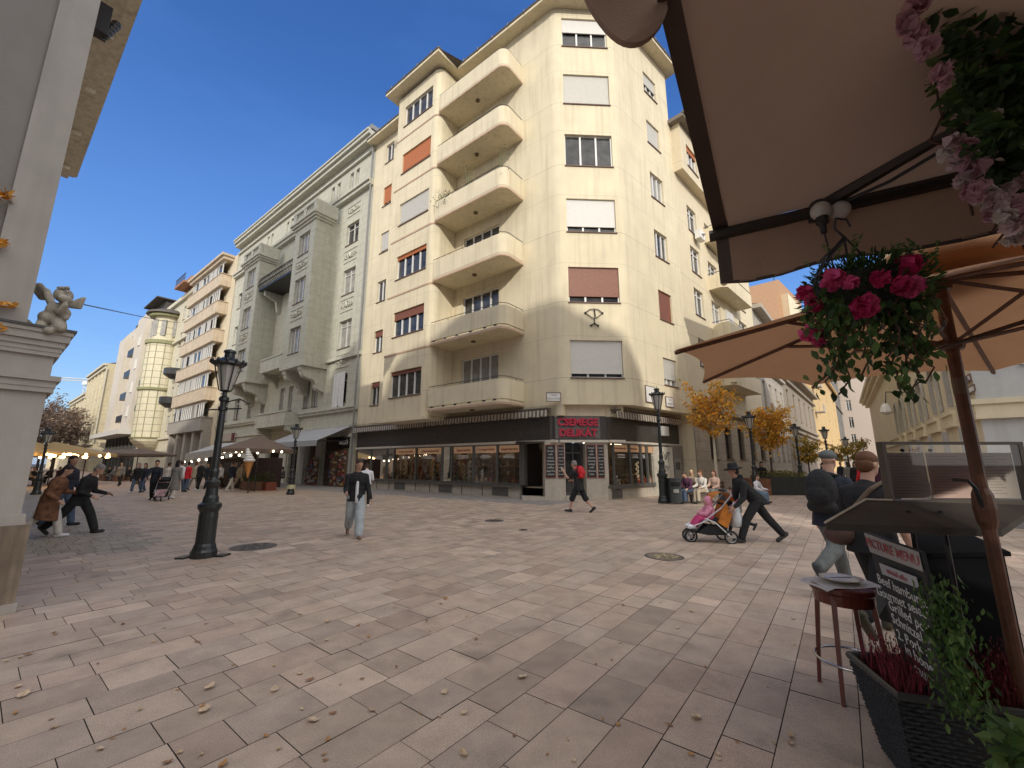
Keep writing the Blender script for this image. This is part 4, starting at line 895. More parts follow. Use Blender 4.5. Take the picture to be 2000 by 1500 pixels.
b = MB(); b.box(-.05, 44, 0, .1, 0, .75, FQ); b.box(0, 14, 0, .1, 0, .75, FQ2); b.build('plinth', mat('plinth_grey', (.22, .21, .20), .8, var=.2), ch)
for u, z in ((2.5, 9.2), (6.5, 9.2)): window(ch, FQ, u, u + 1.4, z, z + 2.4, n=2, glass=SHW, fm=SHW)
b = MB(); b.extr([FQ(14, .5, 8.5), FQ(14, -5, 11), FQ(14, -10, 8.5)], FQ.d * 30); b.box(-.9, 14, -9, .9, 15.6, 15.8, FQ); b.build('roof', mat('dull_roof', (.20, .13, .10), .8), ch)
plate(FQ, 1884, 1896, 732, 750, .03, [("V. KER.", .09), ("VÁCI UTCA", .1)], ch); plate(FQ, 1887, 1904, 752, 772, .03, [("", .1)], ch)
ll = MB(); p0 = FQ(cs[3][0], 1.0, 4.6); ll.tube([FQ(cs[3][0], 0, 5.2), FQ(cs[3][0], .9, 5.3), p0], .03, 5); lb = ll.build('wall_lantern', DKM, ch); l2 = MB(); l2.lathe([(.1, .1), (.22, -.1), (.28, -.35), (.05, -.5)], p0, 8); l2.build('globe', mat('frosted', (.75, .73, .68), .3, var=0), lb)

# ================================================================ street lamps
LM = mat('lamp_iron', (.018, .022, .022), .38, var=.3, scale=14, spec=.6); LGm = mat('lamp_glass', (.50, .48, .44), .25, var=.1)
def make_lamp(H, label, loc, fat=1.0, arms=False, big=True):
    t = thing('street_lamp', label, 'street lamp', loc); k = H / 3.84; b = MB()
    X = V(loc); f = fat
    pr = [(.27, 0), (.27, .1), (.24, .14), (.225, .2), (.20, .24), (.195, .62), (.20, .70), (.19, .78), (.245, .86), (.245, .92), (.17, .95), (.16, 1.03), (.135, 1.08), (.12, 1.2), (.15, 1.26), (.16, 1.31), (.11, 1.35), (.085, 1.4)]
    b.lathe([(r * f * .76, z * k) for r, z in pr], X, 16); b.build('pedestal', LM, t, smooth=False)
    b = MB(); sh = [(.085, 1.4), (.095, 1.5), (.075, 1.55), (.066, 2.4), (.06, 2.62), (.09, 2.64), (.09, 2.7), (.065, 2.72), (.065, 2.8), (.1, 2.83), (.1, 2.88), (.05, 2.92), (.04, 3.02)]
    b.lathe([(r * f * .84, z * k) for r, z in sh], X, 12); b.build('shaft', LM, t)
    for i in range(8):
        a = 2 * pi * i / 8; c = MB(); c.box(-.012, .012, .0, .02, 1.42 * k, 1.6 * k); 
    b = MB(); zb_, zt_ = 3.02 * k, 3.5 * k; rb, rt = .10 * f, .215 * f
    for i in range(6):
        a = 2 * pi * (i + .5) / 6; b.tube([X + V((rb * cos(a), rb * sin(a), zb_)), X + V((rt * cos(a), rt * sin(a), zt_))], .014 * f, 4)
    b.lathe([(.05 * f, zb_ - .03), (rb + .015, zb_)], X, 6); b.lathe([(rt + .02, zt_), (rt + .07, zt_ + .03), (rt + .05, zt_ + .07), (.12 * f, zt_ + .16), (.09 * f, zt_ + .17), (.085 * f, zt_ + .26), (.11 * f, zt_ + .27), (.10 * f, zt_ + .31), (.02, zt_ + .34)], X, 12)
    for i in range(12):
        a = 2 * pi * i / 12; b.ell(X + V(((rt + .07) * cos(a), (rt + .07) * sin(a), zt_ + .08)), (.028, .028, .045), n=5, m=4)
    b.tube([X + V((0, 0, zt_ + .33)), X + V((0, 0, H))], [.012, .004], 5); b.ell(X + V((0, 0, H - .05)), .022, n=6, m=4); lt = b.build('lantern', LM, t)
    g = MB(); pts = [(rb, zb_ + .005), (rt - .004, zt_ - .005)]
    g.lathe([(r - .008, z) for r, z in pts], X, 6, cap=False); go = g.build('lantern_glass', LGm, lt)
    if arms:
        c = MB(); z = 2.78 * k
        for s in (-1, 1): c.tube([X + V((0, 0, z - .12)), X + V((s * .42, -s * .1, z - .12))], .014, 5)
        c.tube([X + V((0, 0, z)), X + V((.3, 0, z + .08)), X + V((.5, 0, z - .02))], .014, 5); c.build('crossbar', LM, t)
    return t
lp = make_lamp(3.84, 'tall black cast iron street lamp with thick pedestal standing alone in the left foreground', G(397, 1088), arms=True)
b = MB(); q = G(397, 1088); b.box(q.x - .36, q.x - .2, q.y - .2, q.y + .02, 0, .03); b.box(q.x + .2, q.x + .36, q.y - .02, q.y + .2, 0, .03); b.build('foot_bolt', LM, lp)
make_lamp(3.78, 'black street lamp with a pale sticker band round its base, before the grey awning', G(567, 966))
gl = G(567, 966); b = MB(); b.lathe([(.205, .3), (.205, .52)], gl, 16, cap=False); b.build('sticker_band', mat('sticker', (.52, .50, .30), .6, var=.3, scale=20), [o for o in COL.objects if o.get('label', '').startswith('black street lamp with a pale')][0])
make_lamp(5.0, 'black street lamp beside the litter bin in front of the delicatessen corner', G(1297, 983), fat=1.15)
make_lamp(3.5, 'black street lamp at the left edge beside the white building', G(70, 966))
def lampat(px, pyt, H, label):
    d = ray(px, pyt); t = (H - EYE) / d.z; return make_lamp(H, label, (d.x * t, d.y * t, 0), fat=1.1)
lampat(1461, 802, 4.3, 'black street lamp between the two golden trees'); lampat(1551, 826, 4.3, 'black street lamp right of the second golden tree'); lampat(1608, 832, 4.3, 'black street lamp before the ochre house')
lampat(1650, 852, 4.3, 'small distant street lamp before the dark stone house'); lampat(1683, 858, 4.3, 'farthest street lamp at the end of the side street')

# ================================================================ trees
BARK = mat('pale_bark', (.52, .47, .38), .85, var=.2, scale=8); BARKD = mat('dark_bark', (.09, .07, .06), .9, var=.2)
def leafm(n, c, v=.35): return mat(n, c, .6, var=v, scale=5, trans=.35)
AUT = leafm('golden_leaf', (.80, .45, .06)); AUT2 = leafm('orange_leaf', (.74, .34, .04)); AUT3 = leafm('olive_leaf', (.34, .27, .05))
def tree(label, base, h, r, zc, rz_, leaf, nl, ls, seed, bark=BARK, tr=.07, twig=26, name='autumn_tree', group=None):
    rr = random.Random(seed); t = thing(name, label, 'tree', base, group=group); B = V(base); b = MB()
    b.tube([B, B + V((.02, 0, h * .3)), B + V((.05, .03, h * .62)), B + V((.03, .0, h * .97))], [tr, tr * .8, tr * .45, .01], 7)
    tips = []
    for i in range(twig):
        z0 = zc - rz_ * .85 + rr.random() * rz_ * 1.4; a = rr.random() * 6.283; s = B + V((.03, 0, z0)); fz = (z0 - zc) / rz_
        L = r * sqrt(max(.12, 1 - fz * fz)) * rr.uniform(.6, 1.08); e = s + V((cos(a) * L, sin(a) * L, L * rr.uniform(.25, .7))); m = s.lerp(e, .5) + V((0, 0, L * .06))
        b.tube([s, m, e], [tr * .3, tr * .18, .004], 4)
        for k in range(5):
            p = s.lerp(e, rr.uniform(.35, 1)); q = p + V((rr.uniform(-1, 1), rr.uniform(-1, 1), rr.uniform(-.3, .8))) * r * .3; b.tube([p, q], [tr * .09, .003], 3); tips.append(q); tips.append(p)
        tips.append(e)
    b.build('trunk', bark, t)
    c = MB()
    for i in range(nl):
        p = rr.choice(tips) + V((rr.gauss(0, 1), rr.gauss(0, 1), rr.gauss(0, .8))) * r * .10
        a = V((rr.gauss(0, 1), rr.gauss(0, 1), rr.gauss(0, 1))).normalized(); d = a.orthogonal().normalized(); e = a.cross(d); s = ls * rr.uniform(.6, 1.3)
        c.mi = 0 if rr.random() < .6 else (1 if rr.random() < .6 else 2)
        c.face([p - d * s, p + e * s * .55 + a * s * .15, p + d * s, p - e * s * .55 + a * s * .1])
    c.build('crown', leaf, t, recalc=False); return t
gt = V(atY(1399, 925, 21.0)); gt.z = 0
tree('taller golden autumn tree with pale trunk right of the corner house', gt, 5.8, 1.2, 4.1, 1.45, [AUT, AUT2, AUT3], 2600, .085, 3, tr=.09, twig=34)
g2 = V(atY(1505, 900, 24)); g2.z = .5
tree('broad orange golden tree growing in the big dark planter', g2, 4.3, 1.35, 3.0, 1.45, [AUT, AUT2, AUT3], 3000, .085, 5, bark=BARKD, tr=.06, twig=40)
g3 = V(atY(1578, 900, 33)); g3.z = 0; tree('olive yellow tree before the low ornate house', g3, 3.8, 1.1, 2.6, 1.1, [AUT3, AUT, AUT3], 1500, .1, 6, bark=BARKD)
g4 = V(atY(1640, 900, 42)); g4.z = 0; tree('small olive tree left of the distant lamp', g4, 3.6, 1.0, 2.6, 1.0, [AUT3, AUT3, AUT], 900, .11, 7, bark=BARKD)
g5 = V(atY(1667, 900, 44)); g5.z = 0; tree('small olive tree before the dark stone house', g5, 4.0, 1.3, 2.8, 1.2, [AUT3, AUT3, AUT], 1100, .11, 8, bark=BARKD)
# bare trees closing the long street
TW = [mat('bare_twig', (.16, .115, .09), .9, var=.3), mat('bare_twig2', (.24, .16, .11), .9, var=.3), mat('bare_twig3', (.12, .09, .08), .9)]
for i, (px, Yd, h) in enumerate([(75, 95, 15), (105, 88, 13), (135, 100, 15), (160, 110, 13.5), (50, 80, 14)]):
    p = atY(px, 900, Yd); tree(['bare brown tree nearest the white building at the left edge', 'bare tree behind the yellow market parasols', 'bare tree in the middle of the far clump', 'bare tree left of the yellow palaces', 'bare tree half hidden by the white building'][i], (p.x, p.y, 0), h, h * .42, h * .58, h * .42, TW, 2600, .26, 40 + i, bark=BARKD, tr=.25, twig=50, name='bare_tree', group='bare trees at the end of the street')
# tower crane
cb = atY(163, 860, 260); ct = thing('tower_crane', 'pale lattice tower crane far off above the bare trees', 'crane', (cb.x, 260, 0))
top = atY(172, 745, 260); w_ = 1.1; b = MB()
for sx in (-1, 1):
    for sy in (-1, 1): b.tube([(top.x + sx * w_, 260 + sy * w_, 0), (top.x + sx * w_, 260 + sy * w_, top.z)], .22, 4)
z = 0
while z < top.z - 2.5:
    b.tube([(top.x - w_, 260 - w_, z), (top.x + w_, 260 - w_, z + 2.5)], .14, 3); b.tube([(top.x + w_, 260 - w_, z), (top.x - w_, 260 - w_, z + 2.5)], .14, 3); z += 2.5
CRM = mat('crane_paint', (.62, .62, .60), .6); b.build('mast', CRM, ct); b = MB(); l = atY(100, 741, 262); r = atY(205, 747, 258)
for dz in (0, 1.6): b.tube([l + V((0, 0, dz)), r + V((0, 0, dz))], .25, 4)
n_ = 26
for i in range(n_): p = l.lerp(r, i / n_); q = l.lerp(r, (i + 1) / n_); b.tube([p, q + V((0, 0, 1.6))], .15, 3)
b.build('jib', CRM, ct); b = MB(); b.box(top.x - 1.5, top.x + 1.5, 258, 262, top.z - 2.5, top.z); b.build('cab', CRM, ct)
# wire across the street
b = MB(); a = atY(165, 595, 6.3); e = FL(60, 0, 22); b.tube([a.lerp(e, i / 12) - V((0, 0, .5 * sin(pi * i / 12))) for i in range(13)], .012, 3)
tag(b.build('overhead_wire', DKM), 'thin dark wire strung across the street from the cherub to the houses', 'wire')
# ================================================================ people
def cloth(n, c, v=.2, r=.85): return mat('cloth_' + n, c, r, var=v, scale=9, bump=.6, bscale=22)
SKIN = mat('skin', (.48, .28, .20), .55, var=.08, scale=12); SKIN2 = mat('skin_tan', (.36, .20, .14), .55, var=.08, scale=12); SHOE = mat('shoe_dark', (.03, .03, .03), .6)
def RX(a): return Matrix.Rotation(radians(a), 3, 'X')
def RY(a): return Matrix.Rotation(radians(a), 3, 'Y')
def RZ(a): return Matrix.Rotation(radians(a), 3, 'Z')
def person(label, pos, az, H=1.75, lean=4, hip=(20, -15), knee=(10, 20), sh=(10, -10), ab=(8, 8), el=(20, 20), head=(0, 0), top=None, topl=.0, sleeve=1.0, bot=None, botl=1.0, shoe=None, hair=None, hs='short', skin=None, vox=.02, fat=1.0, group=None, hood=False, loose=.02, openf=None, zoff=0, skirt=0, inner=None, eyes=False):
    t = thing('person', label, 'person', (pos[0], pos[1], zoff), -radians(az), group)
    s = H / 1.75; M = WM[t.name]; skin = skin or SKIN; shoe = shoe or SHOE
    J = {}; P0 = V((0, 0, 0)); T = RX(-lean)
    J['pel'] = P0; J['abd'] = T @ V((0, 0, .14)); J['che'] = T @ V((0, .01, .34)); J['nek'] = T @ V((0, .0, .50)); HR = RX(-lean * .5) @ RZ(-head[0]) @ RX(-head[1]); J['hd'] = J['nek'] + HR @ V((0, .02, .19))
    for i, sd_ in ((0, -1), (1, 1)):
        J['hip', i] = V((sd_ * .09, 0, -.03)); a = RX(hip[i]); J['kn', i] = J['hip', i] + a @ V((0, 0, -.43)); c = RX(hip[i] - knee[i]); J['an', i] = J['kn', i] + c @ V((0, 0, -.41))
        fr_ = RX(min(25, max(-65, (hip[i] - knee[i]) * .9 if hip[i] - knee[i] < -15 else hip[i] * .15))); J['toe', i] = J['an', i] + fr_ @ V((sd_ * .02, .155, -.045)); J['hee', i] = J['an', i] + fr_ @ V((0, -.045, -.045)); J['fr', i] = fr_
        S0 = J['nek'] + T @ V((sd_ * .18, 0, -.085)); J['sh', i] = S0; A = T @ RX(sh[i]) @ RY(-sd_ * ab[i]); E0 = S0 + A @ V((0, 0, -.29)); J['el', i] = E0; B = A @ RX(el[i]) @ RZ(sd_ * (20 if el[i] > 50 else 0)); W0 = E0 + B @ V((0, 0, -.25)); J['wr', i] = W0; J['B', i] = B
    low = min(min(J['toe', i].z, J['hee', i].z) for i in (0, 1)) - .035
    X = M @ Matrix.Scale(s, 4) @ Matrix.Translation(V((0, 0, -low)))
    tr = T.to_4x4().to_3x3()
    b = MB(); b.X = X; f = fat
    b.ell(J['pel'], (.165 * f, .115 * f, .13), T); b.ell(J['abd'], (.145 * f, .105 * f, .15), T); b.ell(J['che'], (.17 * f, .115 * f, .19), T)
    b.cap(J['sh', 0], .062, J['sh', 1], .062); b.cap(J['nek'] + V((0, 0, -.03)), .06, J['hd'], .056)
    hd = J['hd']; b.ell(hd + HR @ V((0, -.005, .035)), (.076, .097, .10), HR, 14, 10); b.ell(hd + HR @ V((0, .025, -.03)), (.06, .07, .085), HR, 12, 8); b.ell(hd + HR @ V((0, .10, -.005)), (.014, .02, .026), HR, 8, 6)
    for q in (-1, 1): b.ell(hd + HR @ V((q * .078, -.005, .0)), (.012, .02, .032), HR, 8, 6)
    for i, sd_ in ((0, -1), (1, 1)):
        k_ = 1 if botl < .9 else .72; b.cap(J['hip', i], .085 * f * k_, J['kn', i], .056 * k_); b.cap(J['kn', i], .054 * k_, J['an', i], .036); (b.ell(J['kn', i].lerp(J['an', i], .3), (.056, .056, .10)) if botl < .9 else None); b.cap(J['hee', i], .03, J['toe', i], .028)
        b.cap(J['sh', i], .055, J['el', i], .041); b.cap(J['el', i], .041, J['wr', i], .027)
        B = J['B', i]; Wp = J['wr', i]; b.ell(Wp + B @ V((0, 0, -.055)), (.018, .04, .055), B, 10, 8)
        for k, (y, L) in enumerate([(.028, .07), (.010, .082), (-.010, .075), (-.028, .058)]):
            r_ = max(.0085, vox * .55); p = Wp + B @ V((0, y, -.095)); q = p + B @ V((-sd_ * .012, 0, -L * .5)); b.cap(p, r_, q, r_, 7); b.cap(q, r_, q + B @ V((-sd_ * .028, 0, -L * .42)), r_ * .9, 7)
        b.cap(Wp + B @ V((0, .03, -.035)), .013, Wp + B @ V((-sd_ * .015, .058, -.085)), .010, 7)
    body = b.build('body', skin, t, smooth=True, remesh=vox * s)
    if bot:
        b = MB(); b.X = X; lo = loose; b.ell(J['pel'] + V((0, 0, .01)), (.175 * f, .128 * f, .13), T)
        for i in (0, 1):
            b.cap(J['hip', i], (.095 + lo * .5) * f, J['kn', i], .066 + lo)
            if botl > .5: e = J['kn', i].lerp(J['an', i], (botl - .5) * 2 - .06); b.cap(J['kn', i], .066 + lo, e, .05 + lo * 1.1)
            else: b.cap(J['kn', i], .07 + lo, J['kn', i].lerp(J['an', i], .12), .075 + lo)
        if skirt: b.lathe([(.17 * f, .05), (.20 * f, -.2), (.24, -skirt)], J['pel'], 12, .8)
        b.build('trousers', bot, t, smooth=True, remesh=vox * s)
    if top:
        b = MB(); b.X = X; g = .022; b.ell(J['abd'], ((.16 + g) * f, (.118 + g) * f, .17), T); b.ell(J['che'], ((.175 + g) * f, (.122 + g) * f, .2), T); b.cap(J['sh', 0], .075, J['sh', 1], .075)
        b.cap(J['abd'] + T @ V((-.05 * f, 0, -.05)), .12 * f, J['abd'] + T @ V((.05 * f, 0, -.05)), .12 * f)
        L = .14 + topl
        rg = [J['abd'] + T @ V((0, 0, 0)), J['pel'] + T @ V((0, 0, .02)), J['pel'] + (T @ V((0, 0, -L + .06)) if topl < .3 else V((0, 0, -L)))]
        n = 14; rs = [(.165, .125), (.185, .145), (.19 + topl * .12, .15 + topl * .12)]; rings = []
        for c_, (rx, ry) in zip(rg, rs): rings.append([b.vert(c_ + T @ V((rx * f * cos(2 * pi * k / n), ry * f * sin(2 * pi * k / n), 0))) for k in range(n)])
        for a_ in range(2):
            for k in range(n): b.fid([rings[a_][k], rings[a_][(k + 1) % n], rings[a_ + 1][(k + 1) % n], rings[a_ + 1][k]])
        b.fid(rings[0][::-1]); b.fid(rings[-1])
        b.cap(J['nek'] + T @ V((0, 0, -.05)), .07, J['sh', 0].lerp(J['nek'], .25), .06); b.cap(J['nek'] + T @ V((0, 0, -.05)), .07, J['sh', 1].lerp(J['nek'], .25), .06); b.cap(J['nek'] + V((0, 0, -.05)), .085, J['nek'] + V((0, 0, .0)), .066 if not hood else .09)
        if hood: b.ell(J['nek'] + T @ V((0, -.09, 0)), (.11, .07, .06), T)
        for i in (0, 1):
            if sleeve > 0:
                m_ = min(1, sleeve * 2); e = J['sh', i].lerp(J['el', i], m_); b.cap(J['sh', i], .074, e, .06)
                if sleeve > .5: b.cap(J['el', i], .06, J['el', i].lerp(J['wr', i], (sleeve - .5) * 2 - .03), .043)
        b.build('top', top, t, smooth=True, remesh=vox * s)
        if inner:
            b = MB(); b.X = X
            fr = lambda x, z: T @ V((x, .148 * f + .012 - abs(x) * .2, z))
            for z0, z1 in zip([-.14, -.02, .1, .25, .4], [-.02, .1, .25, .4, .47]):
                b.face([fr(-.035, z0), fr(.035, z0), fr(.035, z1), fr(-.035, z1)])
            bb = MB(); bb.X = X; bb.tube([T @ V((0, .15 * f, -.16)), T @ V((0, .135 * f, -.02)), T @ V((0, .125 * f, .12)), T @ V((0, .12 * f, .3)), T @ V((0, .075, .44))], [.035, .036, .036, .036, .03], 8); bb.build('shirt', inner, t, smooth=True)
    b = MB(); b.X = X
    for i in (0, 1): b.cap(J['hee', i] + V((0, 0, .006)), .043, J['toe', i] + V((0, 0, .0)), .038, 10); b.cap(J['hee', i] + V((0, 0, .02)), .045, J['an', i] + V((0, 0, -.0)), .044, 10)
    for i in (0, 1): pass
    b.build('shoes', shoe, t, smooth=True)
    hm = hair or mat('hair_brown', (.05, .03, .02), .7, var=.3, scale=40, bump=.5)
    b = MB(); b.X = X; c = hd + HR @ V((0, -.014, .05))
    if hs in ('short', 'long', 'bun'):
        b.ell(hd + HR @ V((0, -.016, .060)), (.083, .100, .088), HR, 14, 9); b.ell(hd + HR @ V((0, -.042, .004)), (.0815, .072, .088), HR, 12, 8)
        if hs == 'long': b.ell(hd + HR @ V((0, -.06, -.09)), (.095, .06, .17), HR, 12, 8); b.ell(hd + HR @ V((0, -.045, .02)), (.092, .07, .1), HR, 12, 8)
        if hs == 'bun': b.ell(hd + HR @ V((0, -.10, .07)), .045, None, 8, 6)
        b.build('hair', hm, t, smooth=True)
    elif hs == 'beanie': b.ell(c + HR @ V((0, 0, .01)), (.092, .112, .10), HR, 14, 9); b.build('beanie', hm, t, smooth=True)
    elif hs == 'cap': b.ell(c + HR @ V((0, .005, .015)), (.092, .118, .075), HR, 14, 9); b.ell(c + HR @ V((0, .10, -.01)), (.07, .06, .018), HR, 12, 6); b.build('flat_cap', hm, t, smooth=True)
    elif hs == 'hat':
        b.lathe([(.10, 0), (.098, .07), (.085, .115), (.03, .125)], (0, 0, 0), 16); 
        b2 = MB(); b2.X = X @ Matrix.Translation(c + HR @ V((0, 0, .0))) @ HR.to_4x4()
        b2.lathe([(.175, -.012), (.185, .012), (.11, .022), (.103, .03), (.098, .09), (.08, .125), (.02, .13)], (0, 0, 0), 18); b2.build('brimmed_hat', hm, t, smooth=True)
        b = MB(); b.X = X; b.ell(hd + HR @ V((0, -.04, .0)), (.084, .075, .09), HR, 12, 8); b.build('hair', mat('hair_black', (.012, .01, .01), .7), t, smooth=True)
    elif hs == 'hoodup': b.ell(c + HR @ V((0, -.015, -.01)), (.105, .115, .125), HR, 14, 9); b.build('hood', hm, t, smooth=True)
    if eyes:
        for q in (-1, 1): e = MB(); e.X = X; e.ell(hd + HR @ V((q * .03, .088, .012)), (.012, .008, .006), HR, 8, 5); e.build('eye', mat('eye_dark', (.03, .02, .02), .3), t)
        e = MB(); e.X = X; e.ell(hd + HR @ V((0, .088, -.05)), (.024, .008, .007), HR, 8, 5); e.build('mouth', mat('lips', (.32, .12, .10), .5), t)
    t_ = {k: X @ v for k, v in J.items() if isinstance(v, V)}
    t_['T'] = (M.to_3x3() @ T); t_['s'] = s; return t, t_
BLK = cloth('black', (.012, .012, .014), .3); NAVY = cloth('navy', (.014, .018, .032), .3); DNM = cloth('light_denim', (.40, .45, .48), .2); DNB = cloth('blue_denim', (.06, .09, .15), .3); DNG = cloth('grey_denim', (.12, .13, .13), .35)
WHT = cloth('white', (.68, .68, .72), .08); GRY = cloth('grey', (.20, .19, .18), .25); REDC = cloth('red', (.55, .02, .03), .2); BEI = cloth('beige', (.42, .35, .26), .2); FUR = cloth('fur', (.16, .07, .035), .7); PNK = cloth('pink', (.62, .24, .34), .2); PNK2 = cloth('magenta', (.50, .05, .17), .2); PUR = cloth('plum', (.07, .02, .05), .3); OFFW = cloth('off_white', (.55, .52, .47), .15)
HBLK = mat('hair_black', (.012, .01, .01), .7); HBR = mat('hair_brown', (.05, .03, .02), .7, var=.3, scale=40, bump=.5); HGR = mat('hair_grey', (.22, .20, .19), .8, var=.3, scale=50, bump=.5); HRED = mat('hair_auburn', (.13, .05, .02), .7, var=.3, scale=40)
def sack(label, name, cat, J, m, m2, r=(.17, .13, .24), off=-.2, up=.0, vox=.02, straps=True, group=None):
    """backpack resting on the wearer's back"""
    c = (J['abd'] + J['nek']) / 2; T = J['T']; s = J['s']; cc = c + T @ V((0, off * s, up * s)); t = thing(name, label, cat, cc, 0, group)
    R3 = T.to_3x3(); b = MB(); b.ell(cc, V(r) * s, R3, 14, 10); b.ell(cc + R3 @ V((0, -.05, -.06)) * s, V((r[0] * .8, r[1] * .8, r[2] * .55)) * s, R3, 12, 8); b.cap(cc + R3 @ V((-r[0] * .5, 0, -r[2] * .75)) * s, .08 * s, cc + R3 @ V((r[0] * .5, 0, -r[2] * .75)) * s, .08 * s); b.build('bag_body', m, t, smooth=True, remesh=vox)
    if straps:
        for q in (0, 1):
            b = MB(); sh = J['sh', q]; k = -1 if q == 0 else 1; top = sh + R3 @ V((-k * .06, 0, .08)) * s
            b.tube([cc + R3 @ V((k * .09, .06, .2)) * s, top, sh + R3 @ V((-k * .05, .10, -.02)) * s, cc + R3 @ V((k * .14, .22, -.12)) * s, cc + R3 @ V((k * .12, .06, -.2)) * s], .02 * s, 6); b.build('strap', m2, t, smooth=True)
    return t
def phone(label, J, i=1):
    p = J['wr', i]; T = J['T']; q = (J['wr', 0] + J['wr', 1]) / 2 + T @ V((0, .10, -.0)); b = MB(); b.box(-.036, .036, -.004, .004, -.07, .07)
    o = b.build('phone', mat('phone_black', (.01, .01, .012), .15)); o.matrix_world = Matrix.Translation(q) @ (T @ RX(-50)).to_4x4(); tag(o, label, 'phone')
A = G(690, 1050)
_, J1 = person('man in an open black jacket and pale jeans walking alone across the square', A, 155, 1.76, 4, hip=(18, -14), knee=(8, 34), sh=(4, 8), ab=(14, 10), el=(30, 75), head=(-15, 14), top=BLK, topl=.04, bot=DNM, hair=HBR, shoe=mat('shoe_brown', (.25, .16, .12), .7), vox=.012, inner=WHT, loose=.04, fat=1.04, eyes=True)
phone('black phone in the hand of the man in the open black jacket', J1)
_, J2 = person('woman in a white shirt and black trousers looking down behind the jacket man', G(713, 990), -25, 1.66, 10, hip=(6, -6), knee=(4, 4), sh=(20, 20), ab=(14, 14), el=(70, 75), head=(0, 35), top=WHT, bot=BLK, hair=HBR, hs='bun', shoe=WHT, vox=.015, loose=.004)
_, J3 = person('man in black T-shirt and shorts striding left past the deli door', G(1132, 1001), -58, 1.78, 10, hip=(28, -24), knee=(14, 16), sh=(60, 10), ab=(12, 12), el=(95, 90), head=(0, 10), top=BLK, sleeve=.35, topl=.12, bot=BLK, botl=.45, hair=HGR, shoe=SHOE, vox=.012, loose=.03)
sack('bright red backpack on the man in black shorts', 'backpack', 'backpack', J3, REDC, REDC, r=(.17, .12, .2), off=-.17, up=.1)
_, J4 = person('man in black with a brimmed hat bending over to push the stroller', G(1484, 1060), -84, 1.82, 42, hip=(34, -34), knee=(14, 6), sh=(50, 45), ab=(6, 6), el=(40, 45), head=(0, -12), top=BLK, topl=.06, bot=BLK, hair=BLK, hs='hat', skin=SKIN2, vox=.012, hood=True, loose=.02)
_, J5 = person('child in a pink hooded jacket and dark leggings walking behind the stroller', G(1441, 1046), -80, 1.12, 8, hip=(26, -34), knee=(10, 35), sh=(20, -20), ab=(10, 10), el=(20, 20), top=PNK2, topl=.08, bot=BLK, hair=HBR, hs='long', vox=.015, loose=.005)
_, J6 = person('heavy man in navy T-shirt and grey jeans with flat cap walking away', (4.36, 5.88), 62, 1.87, 5, hip=(26, -36), knee=(8, 30), sh=(12, -12), ab=(12, 14), el=(22, 14), head=(8, 4), top=NAVY, sleeve=.36, topl=.06, bot=DNG, hair=mat('cap_grey', (.12, .13, .13), .85, var=.2), hs='cap', vox=.011, fat=1.18, loose=.022, shoe=mat('shoe_slate', (.05, .055, .06), .6))
sack('large black backpack worn by the man in navy T-shirt', 'backpack', 'backpack', J6, cloth('pack', (.016, .016, .018), .4), BLK, r=(.185, .13, .27), off=-.22, up=-.02, vox=.012)
_, J7 = person('man in black T-shirt with brown shoulder strap half hidden behind the menu case', (3.60, 4.36), 62, 1.80, 6, hip=(24, -28), knee=(8, 34), sh=(16, -10), ab=(12, 14), el=(30, 20), head=(20, 8), top=BLK, sleeve=.36, topl=.08, bot=BLK, hair=HRED, hs='short', vox=.012, fat=1.08, shoe=mat('boot_olive', (.06, .055, .03), .7))
b = MB(); T7 = J7['T']; n7 = J7['nek']; b.tube([n7 + T7 @ V(p) for p in [(-.16, -.13, -.42), (-.06, -.16, -.25), (.08, -.13, -.06), (.15, -.02, .03), (.12, .12, -.08)]], .024, 6); tg = thing('shoulder_bag', 'brown shoulder bag slung over the man behind the menu case', 'bag', n7 + T7 @ V((-.2, -.16, -.5))); b.build('strap', cloth('brown_strap', (.13, .09, .065), .3), tg, smooth=True)
b = MB(); b.ell(n7 + T7 @ V((-.22, -.14, -.52)), (.15, .08, .11), T7.to_3x3()); b.build('bag_body', cloth('brown_bag', (.09, .05, .04), .4), tg, smooth=True)
g = G(1648, 1010); person('dark haired woman in a black coat walking beyond the flat cap man', (g.x - .3, g.y + .2), 150, 1.68, 4, top=BLK, topl=.3, bot=DNB, hair=HBLK, hs='long', head=(40, 0), vox=.018)
for i, (px, yd, az_, tp, bt_, hh, lab) in enumerate([(1684, 20, 10, REDC, BLK, HBLK, 'person in a bright red jacket in the side street crowd'), (1700, 18, 200, PUR, BLK, HBR, 'person in a plum coat beside the red jacket in the side street'), (1668, 23, 190, BLK, DNB, HBLK, 'person in black facing this way in the side street crowd'), (1712, 24, 20, BLK, BLK, HBLK, 'tall person in black farthest right in the side street crowd'), (1655, 27, 10, GRY, DNB, HBR, 'person in a grey coat walking away down the side street'), (1640, 31, 180, NAVY, BLK, HBR, 'person in navy coming up the side street'), (1486, 24.5, 190, BLK, BLK, HBLK, 'person in black standing beside the lamp and dark planter')]):
    p = atY(px, 905, yd); person(lab, (p.x, p.y), az_, 1.72, 3, top=tp, topl=.15, bot=bt_, hair=hh, hs='short' if i % 2 else 'long', vox=.03)
